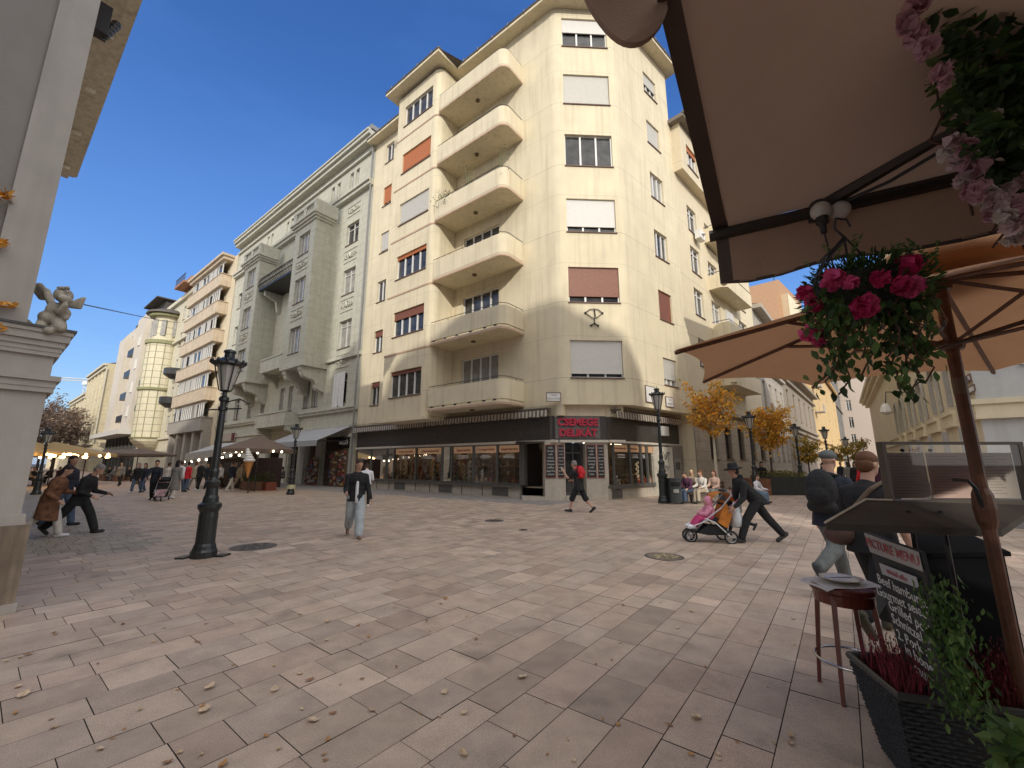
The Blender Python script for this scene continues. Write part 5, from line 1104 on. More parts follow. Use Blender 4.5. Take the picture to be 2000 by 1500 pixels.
# people on the bench by the lamp
bz = .46
def seated(label, p, az_, **k):
    d = dict(hip=(86, 80), knee=(84, 78), sh=(28, 30), ab=(8, 8), el=(60, 55), lean=8, H=1.68); d.update(k); return person(label, p, az_, **d)
q = G(1362, 984)
seated('seated woman in a plum jacket and jeans at the left end of the bench', (q.x - .25, q.y + .1), 238, top=PUR, bot=DNB, hair=HBR, hs='short', vox=.016, head=(10, 25), lean=16)
seated('seated woman in a white quilted jacket and beige trousers on the bench', (q.x + .35, q.y + .1), 245, top=OFFW, bot=BEI, hair=HRED, hs='bun', vox=.016, head=(20, 5), topl=.04)
seated('seated person with pale hair behind the woman in the white jacket', (q.x + .2, q.y + .85), 200, top=BEI, bot=GRY, hair=mat('hair_blond', (.50, .36, .18), .7), hs='long', vox=.02)
seated('seated person in a peach top at the right end of the bench', (q.x + 1.0, q.y + .35), 240, top=cloth('peach', (.55, .38, .30)), bot=GRY, hair=HRED, hs='long', vox=.02)
seated('seated child in white top and pale jeans just beyond the hat man', (G(1486, 985).x, G(1486, 985).y + .2), 150, H=1.45, top=WHT, topl=.1, bot=cloth('mid_denim', (.16, .24, .33)), hair=HBR, vox=.018)
# left foreground trio
person('woman in a shaggy brown fur coat and white trousers at the left edge', G(82, 1052), 65, 1.66, 14, hip=(20, -18), knee=(8, 22), sh=(25, 5), ab=(16, 12), el=(70, 60), head=(10, 20), top=FUR, topl=.34, bot=OFFW, hair=HBLK, hs='long', shoe=WHT, vox=.015, fat=1.15)
_, J8 = person('man in black with grey hair walking with a phone at the left', G(143, 1044), 72, 1.74, 16, hip=(28, -32), knee=(8, 14), sh=(20, 10), ab=(10, 8), el=(70, 72), head=(0, 30), top=BLK, topl=.12, bot=BLK, hair=HGR, vox=.013, loose=.028)
phone('phone held by the grey haired man in black at the left', J8)
person('dark haired man in dark blue half hidden behind the pair at the left', G(112, 1030), 80, 1.84, 6, hip=(18, -14), knee=(8, 16), top=NAVY, bot=DNB, hair=HBLK, vox=.018, head=(20, 0), skin=SKIN2)
# street crowd
crowd = [(264, 963, 170, BLK, DNB, HGR, 'long', 'woman in a dark blue coat with a tan bag, leftmost of the street group'), (277, 962, 170, NAVY, DNB, HBR, 'long', 'woman in a navy coat arm in arm at the left of the street group'), (322, 964, 5, OFFW, DNB, HBR, 'bun', 'woman in a white jacket with grey backpack seen from behind'), (337, 974, 355, GRY, OFFW, HBLK, 'long', 'woman in a long grey coat and white trousers seen from behind'), (347, 962, 5, WHT, DNB, HBR, 'short', 'person in a white top between the grey coat and the red jacket'), (361, 961, 5, REDC, DNB, HBLK, 'short', 'man in a bright red jacket in the street group'), (386, 959, 10, BLK, BLK, HGR, 'short', 'man in black jacket walking right of the red jacket'), (376, 957, 0, BEI, GRY, HRED, 'short', 'person in olive beige between the red jacket and the lamp'), (402, 955, 180, NAVY, BLK, HBR, 'short', 'person in navy just left of the big lamp shaft'), (449, 960, 10, NAVY, OFFW, HBR, 'short', 'person in a navy top and white trousers at the ice cream stall'), (232, 950, 160, GRY, BLK, HBR, 'short', 'person in grey by the terrace at the left'), (465, 955, 90, BEI, BEI, HBR, 'long', 'person in beige crouching close to the stall crate'), (478, 953, 180, BLK, DNB, HBR, 'short', 'person in black under the stall awning'), (428, 955, 200, WHT, BLK, HBLK, 'short', 'person in white behind the big lamp shaft')]
for i, (px, py, az_, tp, bt_, hh, h_, lab) in enumerate(crowd):
    person(lab, G(px, py), az_, random.uniform(1.64, 1.78), 4, hip=random.choice([(22, -18), (-18, 22), (8, -6)]), knee=(6, 14), top=tp, topl=.45 if 'long grey' in lab else .12, bot=bt_, hair=hh, hs=h_, vox=.028, shoe=WHT if i % 3 == 0 else SHOE)
person('man in dark clothes pushing a dark stroller in the middle of the street', G(297, 977), 150, 1.76, 8, hip=(10, -12), knee=(6, 10), sh=(40, 40), el=(30, 30), top=NAVY, topl=.1, bot=BLK, hair=HBLK, vox=.02)
for i, (px, py, az_, tp) in enumerate([(540, 948, 150, BLK), (552, 946, 250, GRY), (530, 945, 100, BEI), (208, 940, 90, BLK), (222, 940, 270, GRY), (246, 941, 80, BLK), (58, 948, 90, NAVY), (48, 950, 60, GRY), (95, 945, 270, BLK), (110, 945, 90, PUR)]):
    p = G(px, py); seated(['seated person in black at the cafe table beside the awning', 'seated person in grey at the cafe table beside the awning', 'seated person in beige next to the planters', 'seated guest in black at the far terrace', 'seated guest in grey at the far terrace', 'seated guest in black at the terrace crate', 'seated guest in navy under the yellow parasol', 'seated guest in grey at the left edge under the parasol', 'seated guest in black under the yellow parasol', 'seated guest in plum under the yellow parasol'][i], (p.x, p.y), az_, top=tp, bot=random.choice([BLK, DNB, GRY]), hair=random.choice([HBR, HBLK, HGR]), vox=.035)
# ---------------------------------------------------------------- strollers
RUB = mat('tyre', (.02, .02, .02), .8); ALU = mat('aluminium', (.45, .45, .46), .35, metal=.8)
def stroller(label, pos, az_, fab, back, sc=1.0):
    t = thing('stroller', label, 'stroller', (pos[0], pos[1], 0), -radians(az_)); X = WM[t.name] @ Matrix.Scale(sc, 4)
    def wheel(x, y, r):
        b = MB(); b.X = X; n = 18; b.tube([(x, y + r * cos(2 * pi * k / n), r + .004 + r * sin(2 * pi * k / n) * .985) for k in range(n + 1)], .018, 6, cap=False); wh_ = b.build('wheel', RUB, t); c = MB(); c.X = X
        for k in range(6): a = 2 * pi * k / 6; c.tube([(x, y, r), (x, y + (r - .02) * cos(a), r + (r - .02) * sin(a))], .007, 4)
        c.tube([(x - .03, y, r), (x + .03, y, r)], .02, 6); c.tube([(x, y + (r - .025) * cos(2 * pi * k / 14), r + (r - .025) * sin(2 * pi * k / 14)) for k in range(15)], .008, 4); c.build('rim', ALU, wh_)
    wheel(-.24, -.34, .125); wheel(.24, -.34, .125); wheel(-.09, .42, .12); wheel(.09, .42, .12)
    b = MB(); b.X = X
    for s in (-1, 1):
        b.tube([(s * .24, -.34, .13), (s * .24, -.05, .42), (s * .23, .15, .5)], .014, 6); b.tube([(s * .09, .42, .13), (s * .2, .2, .42), (s * .23, -.2, .72), (s * .23, -.42, .98)], .015, 6); b.tube([(s * .23, .1, .46), (s * .2, .4, .34)], .012, 6)
    b.tube([(-.24, -.34, .13), (.24, -.34, .13)], .012, 5); b.tube([(-.09, .42, .13), (.09, .42, .13)], .012, 5); b.tube([(-.23, -.42, .98), (-.1, -.47, 1.02), (.1, -.47, 1.02), (.23, -.42, .98)], .02, 8); b.build('frame', ALU, t)
    def slab(pts, th, name, m):
        b = MB(); b.X = X
        for (y0, z0), (y1, z1) in zip(pts, pts[1:]): b.extr([(-.19, y0, z0), (-.19, y1, z1), (-.19, y1 + .0, z1 + th), (-.19, y0, z0 + th)], (.38, 0, 0)); 
        return b.build(name, m, t)
    slab([(-.28, .78), (-.16, .46), (.16, .42), (.3, .24), (.42, .20)], .035, 'seat', fab)
    b = MB(); b.X = X; b.extr([(-.2, -.30, .86), (-.2, -.12, .42), (-.2, -.30, .30), (-.2, -.42, .6)], (.4, 0, 0)); b.build('seat_back', back, t)
    b = MB(); b.X = X; b.extr([(-.2, .32, .2), (-.2, .1, .16), (-.2, -.26, .17), (-.2, -.3, .32), (-.2, .1, .36)], (.4, 0, 0)); b.build('basket', BLK, t)
    b = MB(); b.X = X; n = 8; ps = [[(x, -.24 + .34 * cos(a) * .75 - .02, .74 + .30 * sin(a)) for a in [radians(30 + 130 * k / n) for k in range(n + 1)]] for x in (-.21, .21)]
    for k in range(n): b.face([ps[0][k], ps[0][k + 1], ps[1][k + 1], ps[1][k]])
    b.build('canopy', back if back is not fab else fab, t, recalc=False); return t, X
OCH = cloth('ochre_fabric', (.48, .16, .02), .35)
sp = G(1388, 1058); st, SX = stroller('orange and black stroller with spoked wheels pushed by the hat man', sp, -84, BLK, OCH)
ck = thing('person', 'toddler in a pale pink hooded suit sitting in the orange stroller', 'person', (SX @ V((0, .05, .45))), -radians(-84)); b = MB(); b.X = SX
b.ell((0, -.02, .6), (.12, .10, .16)); b.ell((0, 0, .82), (.085, .09, .10)); b.cap((0, -.02, .7), .08, (0, 0, .78), .06)
for s in (-1, 1): b.cap((s * .07, 0, .5), .07, (s * .09, .2, .48), .055); b.cap((s * .09, .2, .48), .055, (s * .09, .33, .33), .045); b.cap((s * .09, .33, .31), .045, (s * .09, .42, .31), .04); b.cap((s * .12, 0, .68), .045, (s * .14, .1, .58), .04); b.cap((s * .14, .1, .58), .04, (s * .06, .2, .58), .03)
b.build('body', SKIN, ck, smooth=True, remesh=.013)
b = MB(); b.X = SX; b.ell((0, -.025, .6), (.135, .115, .17)); b.ell((0, -.02, .835), (.105, .10, .115)); b.cap((0, -.02, .7), .09, (0, -.02, .78), .08)
for s in (-1, 1): b.cap((s * .12, 0, .68), .058, (s * .14, .1, .58), .052); b.cap((s * .14, .1, .58), .052, (s * .07, .18, .58), .045)
b.build('hooded_jacket', PNK, ck, smooth=True, remesh=.013)
b = MB(); b.X = SX
for s in (-1, 1): b.cap((s * .07, 0, .5), .085, (s * .09, .2, .48), .07); b.cap((s * .09, .2, .48), .07, (s * .09, .32, .35), .058)
b.build('trousers', PNK2, ck, smooth=True, remesh=.013)
b = MB(); b.X = SX
for s in (-1, 1): b.cap((s * .09, .34, .31), .052, (s * .09, .44, .31), .045)
b.build('shoes', WHT, ck, smooth=True)
b = MB(); b.X = SX; b.lathe([(.10, .30), (.17, .34), (.18, .5), (.14, .68), (.05, .78), (.03, .84)], (.02, -.56, .0), 14, .7); bg_ = b.build('plastic_bag', mat('plastic_white', (.62, .65, .68), .4, var=.12, scale=12, bump=1, bscale=12), None, smooth=True)
tag(bg_, 'full white plastic shopping bag hanging from the orange stroller handle', 'shopping bag')
sp2 = G(313, 978); st2, _ = stroller('dark stroller with a floral seat in the middle of the street', sp2, 150, cloth('floral', (.35, .22, .24), .9), BLK)
q = G(257, 962); b = MB(); b.box(q.x - .02, q.x + .24, q.y - .05, q.y + .05, .45, .75); b.tube([(q.x, q.y, .75), (q.x + .1, q.y, .95), (q.x + .2, q.y, .75)], .012, 4); tag(b.build('paper_bag', cloth('kraft', (.38, .22, .10))), 'tan paper bag held by the leftmost woman of the street group', 'bag')
# ================================================================ white building at the left edge, pier and stone cherub
FW = Fr((-5.98, 4.84), 38, -1)      # u out towards the street, v towards the square
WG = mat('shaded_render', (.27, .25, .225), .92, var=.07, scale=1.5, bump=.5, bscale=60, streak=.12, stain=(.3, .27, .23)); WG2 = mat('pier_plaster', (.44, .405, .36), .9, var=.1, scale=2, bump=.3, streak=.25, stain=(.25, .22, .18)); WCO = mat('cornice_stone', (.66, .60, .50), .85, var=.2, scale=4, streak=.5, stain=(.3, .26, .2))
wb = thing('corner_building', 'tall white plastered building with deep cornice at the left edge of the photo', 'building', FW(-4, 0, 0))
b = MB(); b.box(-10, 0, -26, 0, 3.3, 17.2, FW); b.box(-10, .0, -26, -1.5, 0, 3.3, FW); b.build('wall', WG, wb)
b = MB(); b.box(-.32, .03, -26, .06, 3.3, 16.9, FW); b.build('corner_strip', WG2, wb)
b = MB()
for z, d, h in ((16.3, .2, .22), (16.52, .45, .2), (16.72, .8, .28), (17.0, 1.0, .12), (17.12, 1.12, .22)): b.box(0, d, -24 + (17.4 - z) * .8, .2 + d * .5, z, z + h, FW); b.box(-10, 0, .0, .1 + d * .8, z, z + h, FW)
for i in range(7): b.box(.0, .75, -3.6 * i - .3 - .9, -3.6 * i - .3, 16.5, 16.9, FW)
b.build('cornice', WCO, wb)
b = MB(); b.box(.15, .5, -9, -8.6, 14.6, 15.6, FW)
for k in range(5): b.ell(FW(.45 + .05 * k, -8.8 - .1 * k, 14.7 + .22 * k), (.16, .12, .16), n=7, m=5)
b.build('iron_bracket', DKM, wb)
pr = thing('plinth_pier', 'stained white corner pier with moulded capital carrying the stone cherub', 'pier', FW(.1, -.1, 0))
b = MB()
for z0, z1, d in ((0, .1, .09), (.1, .72, .05), (.72, .98, .03), (.98, 1.06, .02), (1.06, 2.5, -.02), (2.5, 2.56, .03), (2.56, 2.64, .04), (2.64, 2.70, .07), (2.70, 2.95, -.02), (2.95, 3.0, .02), (3.0, 3.06, .03), (3.06, 3.13, .05), (3.13, 3.22, .08), (3.22, 3.27, .10)): b.box(-2.5, .33 + d, -1.5, .10 + d, z0, z1, FW)
b.box(-.25, .2, -.5, .02, 3.27, 3.34, FW); b.build('shaft', WG2, pr)
b = MB(); b.box(-2.52, .40, -1.52, .17, 0.002, .95, FW); b.build('stained_base', mat('stained_stone', (.34, .27, .19), .85, var=.35, scale=3, streak=.7, stain=(.07, .05, .04), bump=.4), pr)
b = MB(); b.box(-2.5, .45, -1.5, .22, 3.272, 3.30, FW); b.build('lead_cover', mat('lead', (.09, .085, .08), .7), pr)
CH = mat('weathered_stone', (.40, .36, .29), .85, var=.35, scale=9, bump=.6, bscale=50, streak=.5, stain=(.12, .11, .09))
cp = thing('cherub_statue', 'weathered stone cherub with spread wings crouching on the pier capital', 'statue', FW(.1, -.1, 3.34)); b = MB()
def c_(px, py, d=0.0): return atY(px, py, 5.0 + d)
K = .0063
def ce(px, py, rx, ry, rz, d=0, rot=0): b.ell(c_(px, py, d), (rx * K, rz * K, ry * K), RY(rot), 12, 9)
ce(124, 577, 15, 15, 15, -.05); ce(128, 584, 9, 8, 12, -.09)
ce(110, 606, 19, 16, 14, 0, 25); ce(98, 622, 22, 15, 16, 0, 20); ce(94, 632, 17, 12, 15, .02)
b.cap(c_(88, 628), 11 * K, c_(78, 640, -.08), 9 * K); b.cap(c_(78, 640, -.08), 9 * K, c_(96, 646, -.12), 8 * K); b.cap(c_(112, 622), 12 * K, c_(118, 640, -.06), 10 * K); b.cap(c_(118, 640, -.06), 10 * K, c_(116, 652, .02), 8 * K)
b.cap(c_(104, 596, .06), 8 * K, c_(116, 610, -.08), 6 * K); b.cap(c_(116, 610, -.08), 6 * K, c_(128, 596, -.1), 5 * K); b.cap(c_(122, 600), 8 * K, c_(132, 612, -.02), 6 * K); b.cap(c_(132, 612), 6 * K, c_(128, 622, -.04), 5 * K)
b.cap(c_(100, 592, .06), 7 * K, c_(92, 572, .12), 7 * K)
for q in range(6): b.cap(c_(94 - q, 568 + q * 3, .12), 4.5 * K, c_(64 + q * 3, 562 + q * 4 - (8 if q < 2 else 0) * .5, .15), 4.5 * K, 8)
b.cap(c_(92, 572, .12), 5 * K, c_(78, 556, .14), 5 * K); b.cap(c_(78, 556, .14), 5 * K, c_(64, 562, .14), 4.5 * K)
for q in range(5): b.cap(c_(136, 594 + q, .12), 4.5 * K, c_(158 + (6 - q * 2), 583 + q * 4.5, .15), 4 * K, 8)
b.cap(c_(58, 640, .05), 9 * K, c_(52, 628, .05), 6 * K); b.cap(c_(62, 644, .05), 7 * K, c_(110, 652, .05), 7 * K)
b.build('body', CH, cp, smooth=True, remesh=.014, sm=2)
for i, (x, y) in enumerate([(120, 580), (130, 580)]): e = MB(); e.ell(c_(x + 2, y - 2, -.095), .009, None, 6, 4); e.build('eye', mat('eye_dark', (.03, .02, .02), .3), cp)
b = MB()
for i in range(26):
    b.ell(c_(124 + 9 * sin(i * 2.4), 566 + 4 * cos(i * 1.7), -.05 + .07 * sin(i)), .021, None, 6, 4)
b.build('curls', CH, cp, smooth=True)
ORL = mat('orange_leaf_trim', (.62, .28, .03), .6, var=.4, scale=10)
for i, (x0, x1, y) in enumerate([(-60, 26, 382), (-50, 14, 476), (-60, 33, 595), (-50, 14, 642)]):
    b = MB(); rr = random.Random(i)
    for k in range(46):
        u, z = FW.px(x0 + (x1 - x0) * rr.random(), y + rr.gauss(0, 4), .12); p = FW(u, .08 + rr.random() * .12, z); a = V((rr.gauss(0, 1), rr.gauss(0, 1), rr.gauss(0, 1))).normalized(); d = a.orthogonal().normalized(); e = a.cross(d); s_ = .05
        b.face([p - d * s_, p + e * s_ * .5, p + d * s_, p - e * s_ * .5])
    g_ = b.build('leaf_garland', ORL, None, recalc=False); tag(g_, 'short garland of orange leaves on the white wall, ' + ['highest of the four', 'second from the top', 'third, beside the cherub', 'lowest, just above the capital'][i], 'garland', 'orange leaf garlands on the white wall')
b = MB(); b.box(-1.6, -1.05, 0, .25, FW.px(5, 495, .1)[1] - .12, FW.px(5, 495, .1)[1] + .1, FW); tag(b.build('wall_lantern', DKM), 'small black fixture on the white wall at the left edge', 'wall light')

# ================================================================ market stalls, parasols and planters of the street
FABY = mat('parasol_yellow', (.60, .45, .22), .85, var=.06, trans=.35); FABW = mat('awning_white', (.58, .57, .56), .8, var=.06, trans=.2); FABB = mat('parasol_brown', (.20, .15, .12), .85, trans=.2)
BULB = mat('bulb_lit', (1, .7, .35), .4, var=0, em=((1, .62, .25), 14)); BULBW = mat('bulb_white_lit', (1, .9, .75), .4, var=0, em=((1, .82, .55), 9))
def parasol(label, p, r, z0, z1, fabm, n=4, rot=.7, group=None, polem=DKM):
    t = thing('market_parasol', label, 'parasol', (p[0], p[1], 0), group=group); X = V((p[0], p[1], 0)); b = MB(); c = X + V((0, 0, z1)); tip = [X + V((r * cos(rot + 2 * pi * k / n), r * sin(rot + 2 * pi * k / n), z0)) for k in range(n)]
    for k in range(n):
        a, e = tip[k], tip[(k + 1) % n]; m = (a + e) / 2 * 1.0; m.z = z0 + .04
        b.face([c, a, m]); b.face([c, m, e]); b.face([a, m, m - V((0, 0, .2)), a - V((0, 0, .22))]); b.face([m, e, e - V((0, 0, .22)), m - V((0, 0, .2))])
    b.build('canopy', fabm, t, recalc=False); b = MB(); b.tube([X, X + V((0, 0, z1))], .04, 6); b.build('pole', polem, t)
    b = MB()
    for k in range(n): b.tube([c - V((0, 0, .06)), tip[k] - V((0, 0, .03))], .018, 4)
    b.build('ribs', polem, t); return t
for i, (px, py, r, z0, z1, m) in enumerate([(92, 948, 3.6, 2.35, 3.25, FABY), (48, 950, 3.0, 2.35, 3.2, FABY), (160, 937, 3.6, 2.4, 3.2, FABW)]):
    parasol(['yellow square parasol strung with orange lights beside the left lamp', 'yellow parasol half hidden by the white building', 'pale grey parasol behind the walking pair at the left'][i], G(px, py), r, z0, z1, m)
for i, (px, py, r) in enumerate([(200, 936, 3.2), (232, 936, 3.4), (262, 938, 3.0)]):
    parasol(['dark brown terrace parasol, leftmost before the dark shop fronts', 'dark brown terrace parasol in the middle before the dark shop fronts', 'dark brown terrace parasol nearest the turret house'][i], G(px, py), r, 2.5, 3.1, FABB)
def bulbs(label, pts, r, m, wirem=None, grp=None):
    b = MB()
    for p in pts: b.ell(p, r, None, 6, 4)
    t = thing('light_string', label, 'string lights', pts[0], group=grp)
    w_ = MB(); w_.tube(pts, .01, 3); w_.build('cable', DKM, t)
    for p in pts: c = MB(); c.ell(p, r, None, 6, 4); c.build('bulb', m, t)
    return t
rr = random.Random(2)
for k in range(3):
    g = G(60 + 45 * k, 952); bulbs(['orange string lights under the yellow parasols, left end', 'orange string lights under the yellow parasols, middle', 'orange string lights under the yellow parasols, right end'][k], [V((g.x - 2 + i * .4, g.y + .6 * sin(i), 2.15 + .12 * sin(i * 1.8))) for i in range(11)], .085, BULB)
WOODB = mat('stall_wood', (.16, .08, .045), .7, var=.3, scale=6); HEDGE = mat('hedge_green', (.05, .075, .03), .8, var=.5, scale=8)
def planter(label, p, w_, d, h, m, az_=-52, leafm_=None, lh=.35, nl=160, group=None):
    t = thing('planter_box', label, 'planter', (p[0], p[1], 0), group=group); f = Fr((p[0], p[1]), az_, 1); b = MB()
    b.box(-w_ / 2, w_ / 2, -d / 2, -d / 2 + .04, 0, h, f); b.box(-w_ / 2, w_ / 2, d / 2 - .04, d / 2, 0, h, f); b.box(-w_ / 2, -w_ / 2 + .04, -d / 2 + .04, d / 2 - .04, 0, h, f); b.box(w_ / 2 - .04, w_ / 2, -d / 2 + .04, d / 2 - .04, 0, h, f); b.box(-w_ / 2 + .04, w_ / 2 - .04, -d / 2 + .04, d / 2 - .04, h - .12, h - .06, f); b.build('box', m, t)
    if leafm_:
        r_ = random.Random(int(p[0] * 100)); c = MB()
        for i in range(nl):
            q = f(r_.uniform(-w_ / 2, w_ / 2), r_.uniform(-d / 2, d / 2), h - .05 + lh * r_.random() ** 1.3); a = V((r_.gauss(0, 1), r_.gauss(0, 1), r_.gauss(0, 1))).normalized(); e = a.orthogonal().normalized(); g_ = a.cross(e); s_ = .07
            c.face([q - e * s_, q + g_ * s_ * .5, q + e * s_, q - g_ * s_ * .5])
        pl = c.build('plants', leafm_, t, recalc=False)
    return t
GRL = leafm('green_leaf', (.07, .11, .03), .4)
for i, (px, py, lab) in enumerate([(205, 939, 'wooden terrace planter, leftmost of the row before the dark shop fronts'), (228, 940, 'wooden terrace planter, second of the row before the dark shop fronts'), (250, 938, 'wooden terrace planter, right end of the row before the turret house')]): planter(lab, G(px, py), 2.6, .6, .6, WOODB, -52, GRL, .5)
planter('brown wooden crate of greenery at the ice cream stall front', G(492, 957), 1.8, .7, .55, WOODB, -52, GRL, .4); planter('reddish planter box of greenery right of the ice cream sign', G(518, 957), 1.6, .6, .5, mat('red_box', (.22, .06, .035), .7), -52, GRL, .7)
# ice cream stall
sa = G(372, 952); sb = G(500, 958); stl = thing('market_stall', 'dark red market stall with white sloping awning and warm bulbs', 'stall', (sa + sb) / 2)
z = lambda px, py, Y: atY(px, py, Y)
Ys, Yb = 26.5, 30.0
A1, A2 = z(362, 888, 29.0), z(505, 866, 25.0); B1, B2 = z(425, 868, 32.0), z(540, 862, 28.0)
b = MB(); b.extr([A1, A2, B2, B1], (0, 0, .05)); b.extr([A1, A2, A2 - V((0, 0, .4)), A1 - V((0, 0, .4))], (.03, .03, 0)); b.build('awning', FABW, stl)
b = MB(); c1, c2 = V((A1.x + 1.2, A1.y + 1.5, 0)), V((A2.x - 2.2, A2.y + 3.2, 0)); b.extr([c1 + V((0, 0, 0)), c2, c2 + V((0, 0, 2.0)), c1 + V((0, 0, 2.0))], (1.2, 1.5, 0)); b.build('booth', mat('booth_red', (.035, .015, .012), .7, var=.5, scale=3), stl)
for i in range(6): p = c1.lerp(c2, (i + .4) / 6); b = MB(); b.box(p.x - .25, p.x + .25, p.y - .12, p.y - .05, 1.0, 1.7); b.build('display_panel', mat('panel%d' % i, random.choice([(.5, .1, .05), (.5, .4, .3), (.1, .1, .12), (.35, .2, .1)]), .6, var=.6, scale=9), stl)
bulbs('warm bulbs along the front edge of the white stall awning', [A1.lerp(A2, i / 9) - V((0, 0, .5 + .05 * (i % 2))) for i in range(10)], .07, BULBW)
q1, q2, q3, q4 = z(500, 868, 25.5), z(548, 890, 24.5), z(470, 905, 24.0), z(540, 884, 29)
b = MB(); pc = z(506, 872, 25.5)
parasol('brown parasol with warm bulbs beside the ice cream sign', (pc.x, pc.y), 2.1, 2.45, 3.3, FABB, polem=DKM)
bulbs('warm bulbs round the brown parasol edge', [V((pc.x - 1.5 + i * .42, pc.y - 1.3 + .3 * abs(i - 4) * .4, 2.3 + .03 * (i % 2))) for i in range(9)], .06, BULBW)
ic = z(487, 900, 23.6); t = thing('ice_cream_sign', 'giant ice cream cone sign with white swirl and orange wafer', 'sign', (ic.x, ic.y, 0)); b = MB(); b.lathe([(.03, -1.25 + .35), (.2, -.1), (.24, .0)], (ic.x, ic.y, 1.75), 12); b.build('wafer', mat('wafer', (.55, .24, .07), .7, var=.3, scale=20), t)
b = MB()
for i in range(5): b.ell((ic.x - .04 * i, ic.y, 1.8 + .14 * i), (.3 - .05 * i, .3 - .05 * i, .12), None, 12, 6)
b.build('swirl', WHITE, t, smooth=True); b = MB(); b.tube([(ic.x, ic.y + .2, 0), (ic.x, ic.y + .2, 1.5)], .03, 6); b.build('post', DKM, t)
# souvenir shop: grey awning, goods, arch sign
aw = thing('shop_awning', 'grey fabric awning over the souvenir shop in the ornate house', 'awning', FL(22, 0, 3.5))
u0_, u1_ = FL.U(683, 850, .2), FL.U(562, 860, 1.0); b = MB(); zt = 4.25; zf = 3.15
b.extr([FL(u0_, .12, zt), FL(u1_, .12, zt), FL(u1_, 2.4, zf), FL(u0_ + .3, 2.4, zf)], (0, 0, .04)); b.extr([FL(u1_, 2.4, zf), FL(u0_ + .3, 2.4, zf), FL(u0_ + .3, 2.42, zf - .35), FL(u1_, 2.42, zf - .35)], FL.n * .02); b.build('canopy', mat('awning_grey', (.42, .42, .43), .8, trans=.1), aw)
b = MB(); b.tube([FL(u0_ + .3, .1, 3.2), FL(u0_ + .3, 2.35, 3.15)], .03, 4); b.tube([FL(u1_, .1, 3.2), FL(u1_, 2.35, 3.15)], .03, 4); b.build('arm', DKM, aw)
SOUV = [mat('souv%d' % i, c, .6, var=.6, scale=14) for i, c in enumerate([(.3, .06, .05), (.35, .28, .22), (.12, .06, .05), (.4, .3, .12), (.10, .12, .18), (.45, .4, .36)])]
rr = random.Random(9)
for k, (u, hh) in enumerate([(18.1, 2.6), (19.2, 2.5), (21.9, 2.1), (22.7, 1.7)]):
    t = thing('souvenir_rack', ['tall souvenir rack crowded with magnets by the green pier', 'souvenir rack of postcards left of the tall rack', 'low souvenir rack with hanging shirts in the shop entrance', 'small souvenir stand left of the shop entrance'][k], 'rack', FL(u, .5, 0)); b = MB(); b.box(u - .45, u + .45, .25, .32, 0, hh, FL); b.build('backboard', WOODB, t)
    for i in range(38):
        a = u + rr.uniform(-.42, .42); z_ = rr.uniform(.15, hh - .1); s_ = rr.uniform(.05, .11); b = MB(); b.box(a - s_, a + s_, .32, .36 + rr.random() * .12, z_ - s_, z_ + s_, FL); b.build('souvenir', rr.choice(SOUV), t)
b = MB(); b.box(17.6, 19.0, .14, .2, 2.7, 3.5, FL); sgn = b.build('shop_sign', BLACK, None); tag(sgn, 'small black shop sign with white letters beside the grey awning', 'sign'); WM[sgn.name] = Matrix(); text_mesh("AKCIÓ", .38, .01, onwall(FL, 18.3, .215, 3.1), 'lettering', WHITE, sgn, .01)
b = MB(); u = FL.U(434, 860, .2); b.box(u - 3.4, u + 1.6, .1, .2, 3.95, 4.75, FL); sg2 = b.build('banner_sign', mat('banner', (.42, .36, .30), .7), None); tag(sg2, 'pale sign band with dark red end above the white stall awning', 'sign'); WM[sg2.name] = Matrix(); b = MB(); b.box(u - 3.4, u - 2.6, .2, .22, 3.96, 4.74, FL); b.build('red_end', mat('banner_red', (.12, .015, .02), .6), sg2)

# ================================================================ furniture near the corner: bin, bench, planters
g = G(1318, 984); t = thing('litter_bin', 'dark square litter bin beside the street lamp at the corner', 'bin', g); b = MB(); b.box(g.x - .22, g.x + .24, g.y - .2, g.y + .2, .05, .98); b.box(g.x - .25, g.x + .27, g.y - .23, g.y + .23, .98, 1.04); b.build('body', mat('bin_metal', (.03, .035, .035), .5, var=.2), t)
b = MB(); b.box(g.x - .18, g.x + .2, g.y - .235, g.y - .205, .72, .88); b.build('slot', BLACK, t); b = MB(); b.box(g.x - .1, g.x + .12, g.y - .22, g.y - .2, .45, .6); b.build('emblem', GREYM, t)
q = G(1372, 984); t = thing('park_bench', 'wooden bench under the seated group right of the corner house', 'bench', (q.x, q.y + .3, 0)); 
for i in range(5): b = MB(); b.box(q.x - .7, q.x + 1.3, q.y + .05 + i * .1, q.y + .13 + i * .1, .40, .44); b.build('slat', WOODB, t)
for i in range(2): b = MB(); b.box(q.x - .7, q.x + 1.3, q.y + .58, q.y + .61, .6 + i * .16, .7 + i * .16); b.build('backrest_slat', WOODB, t)
for x in (-.6, 1.15): b = MB(); b.box(q.x + x, q.x + x + .06, q.y + .08, q.y + .5, 0, .40); b.box(q.x + x, q.x + x + .05, q.y + .54, q.y + .58, 0, .9); b.build('leg', DKM, t)
DPL = mat('planter_dark', (.035, .04, .042), .5, var=.2); g = V((14.9, 23.7, 0))
planter('big dark steel planter holding the broad orange tree', (15.0, 23.4), 2.6, 2.2, .95, DPL, 95, leafm('box_yellow', (.20, .18, .05)), .3, 400)
planter('brown wooden planter seat beside the dark steel planter', (12.95, 22.6), 1.1, .8, .85, mat('corten', (.20, .09, .05), .7, var=.3), 95, None)
planter('dark planter further down the side street', (19.5, 31.5), 2.2, 1.6, .9, DPL, 95, leafm('box_yellow', (.20, .18, .05)), .3, 200)
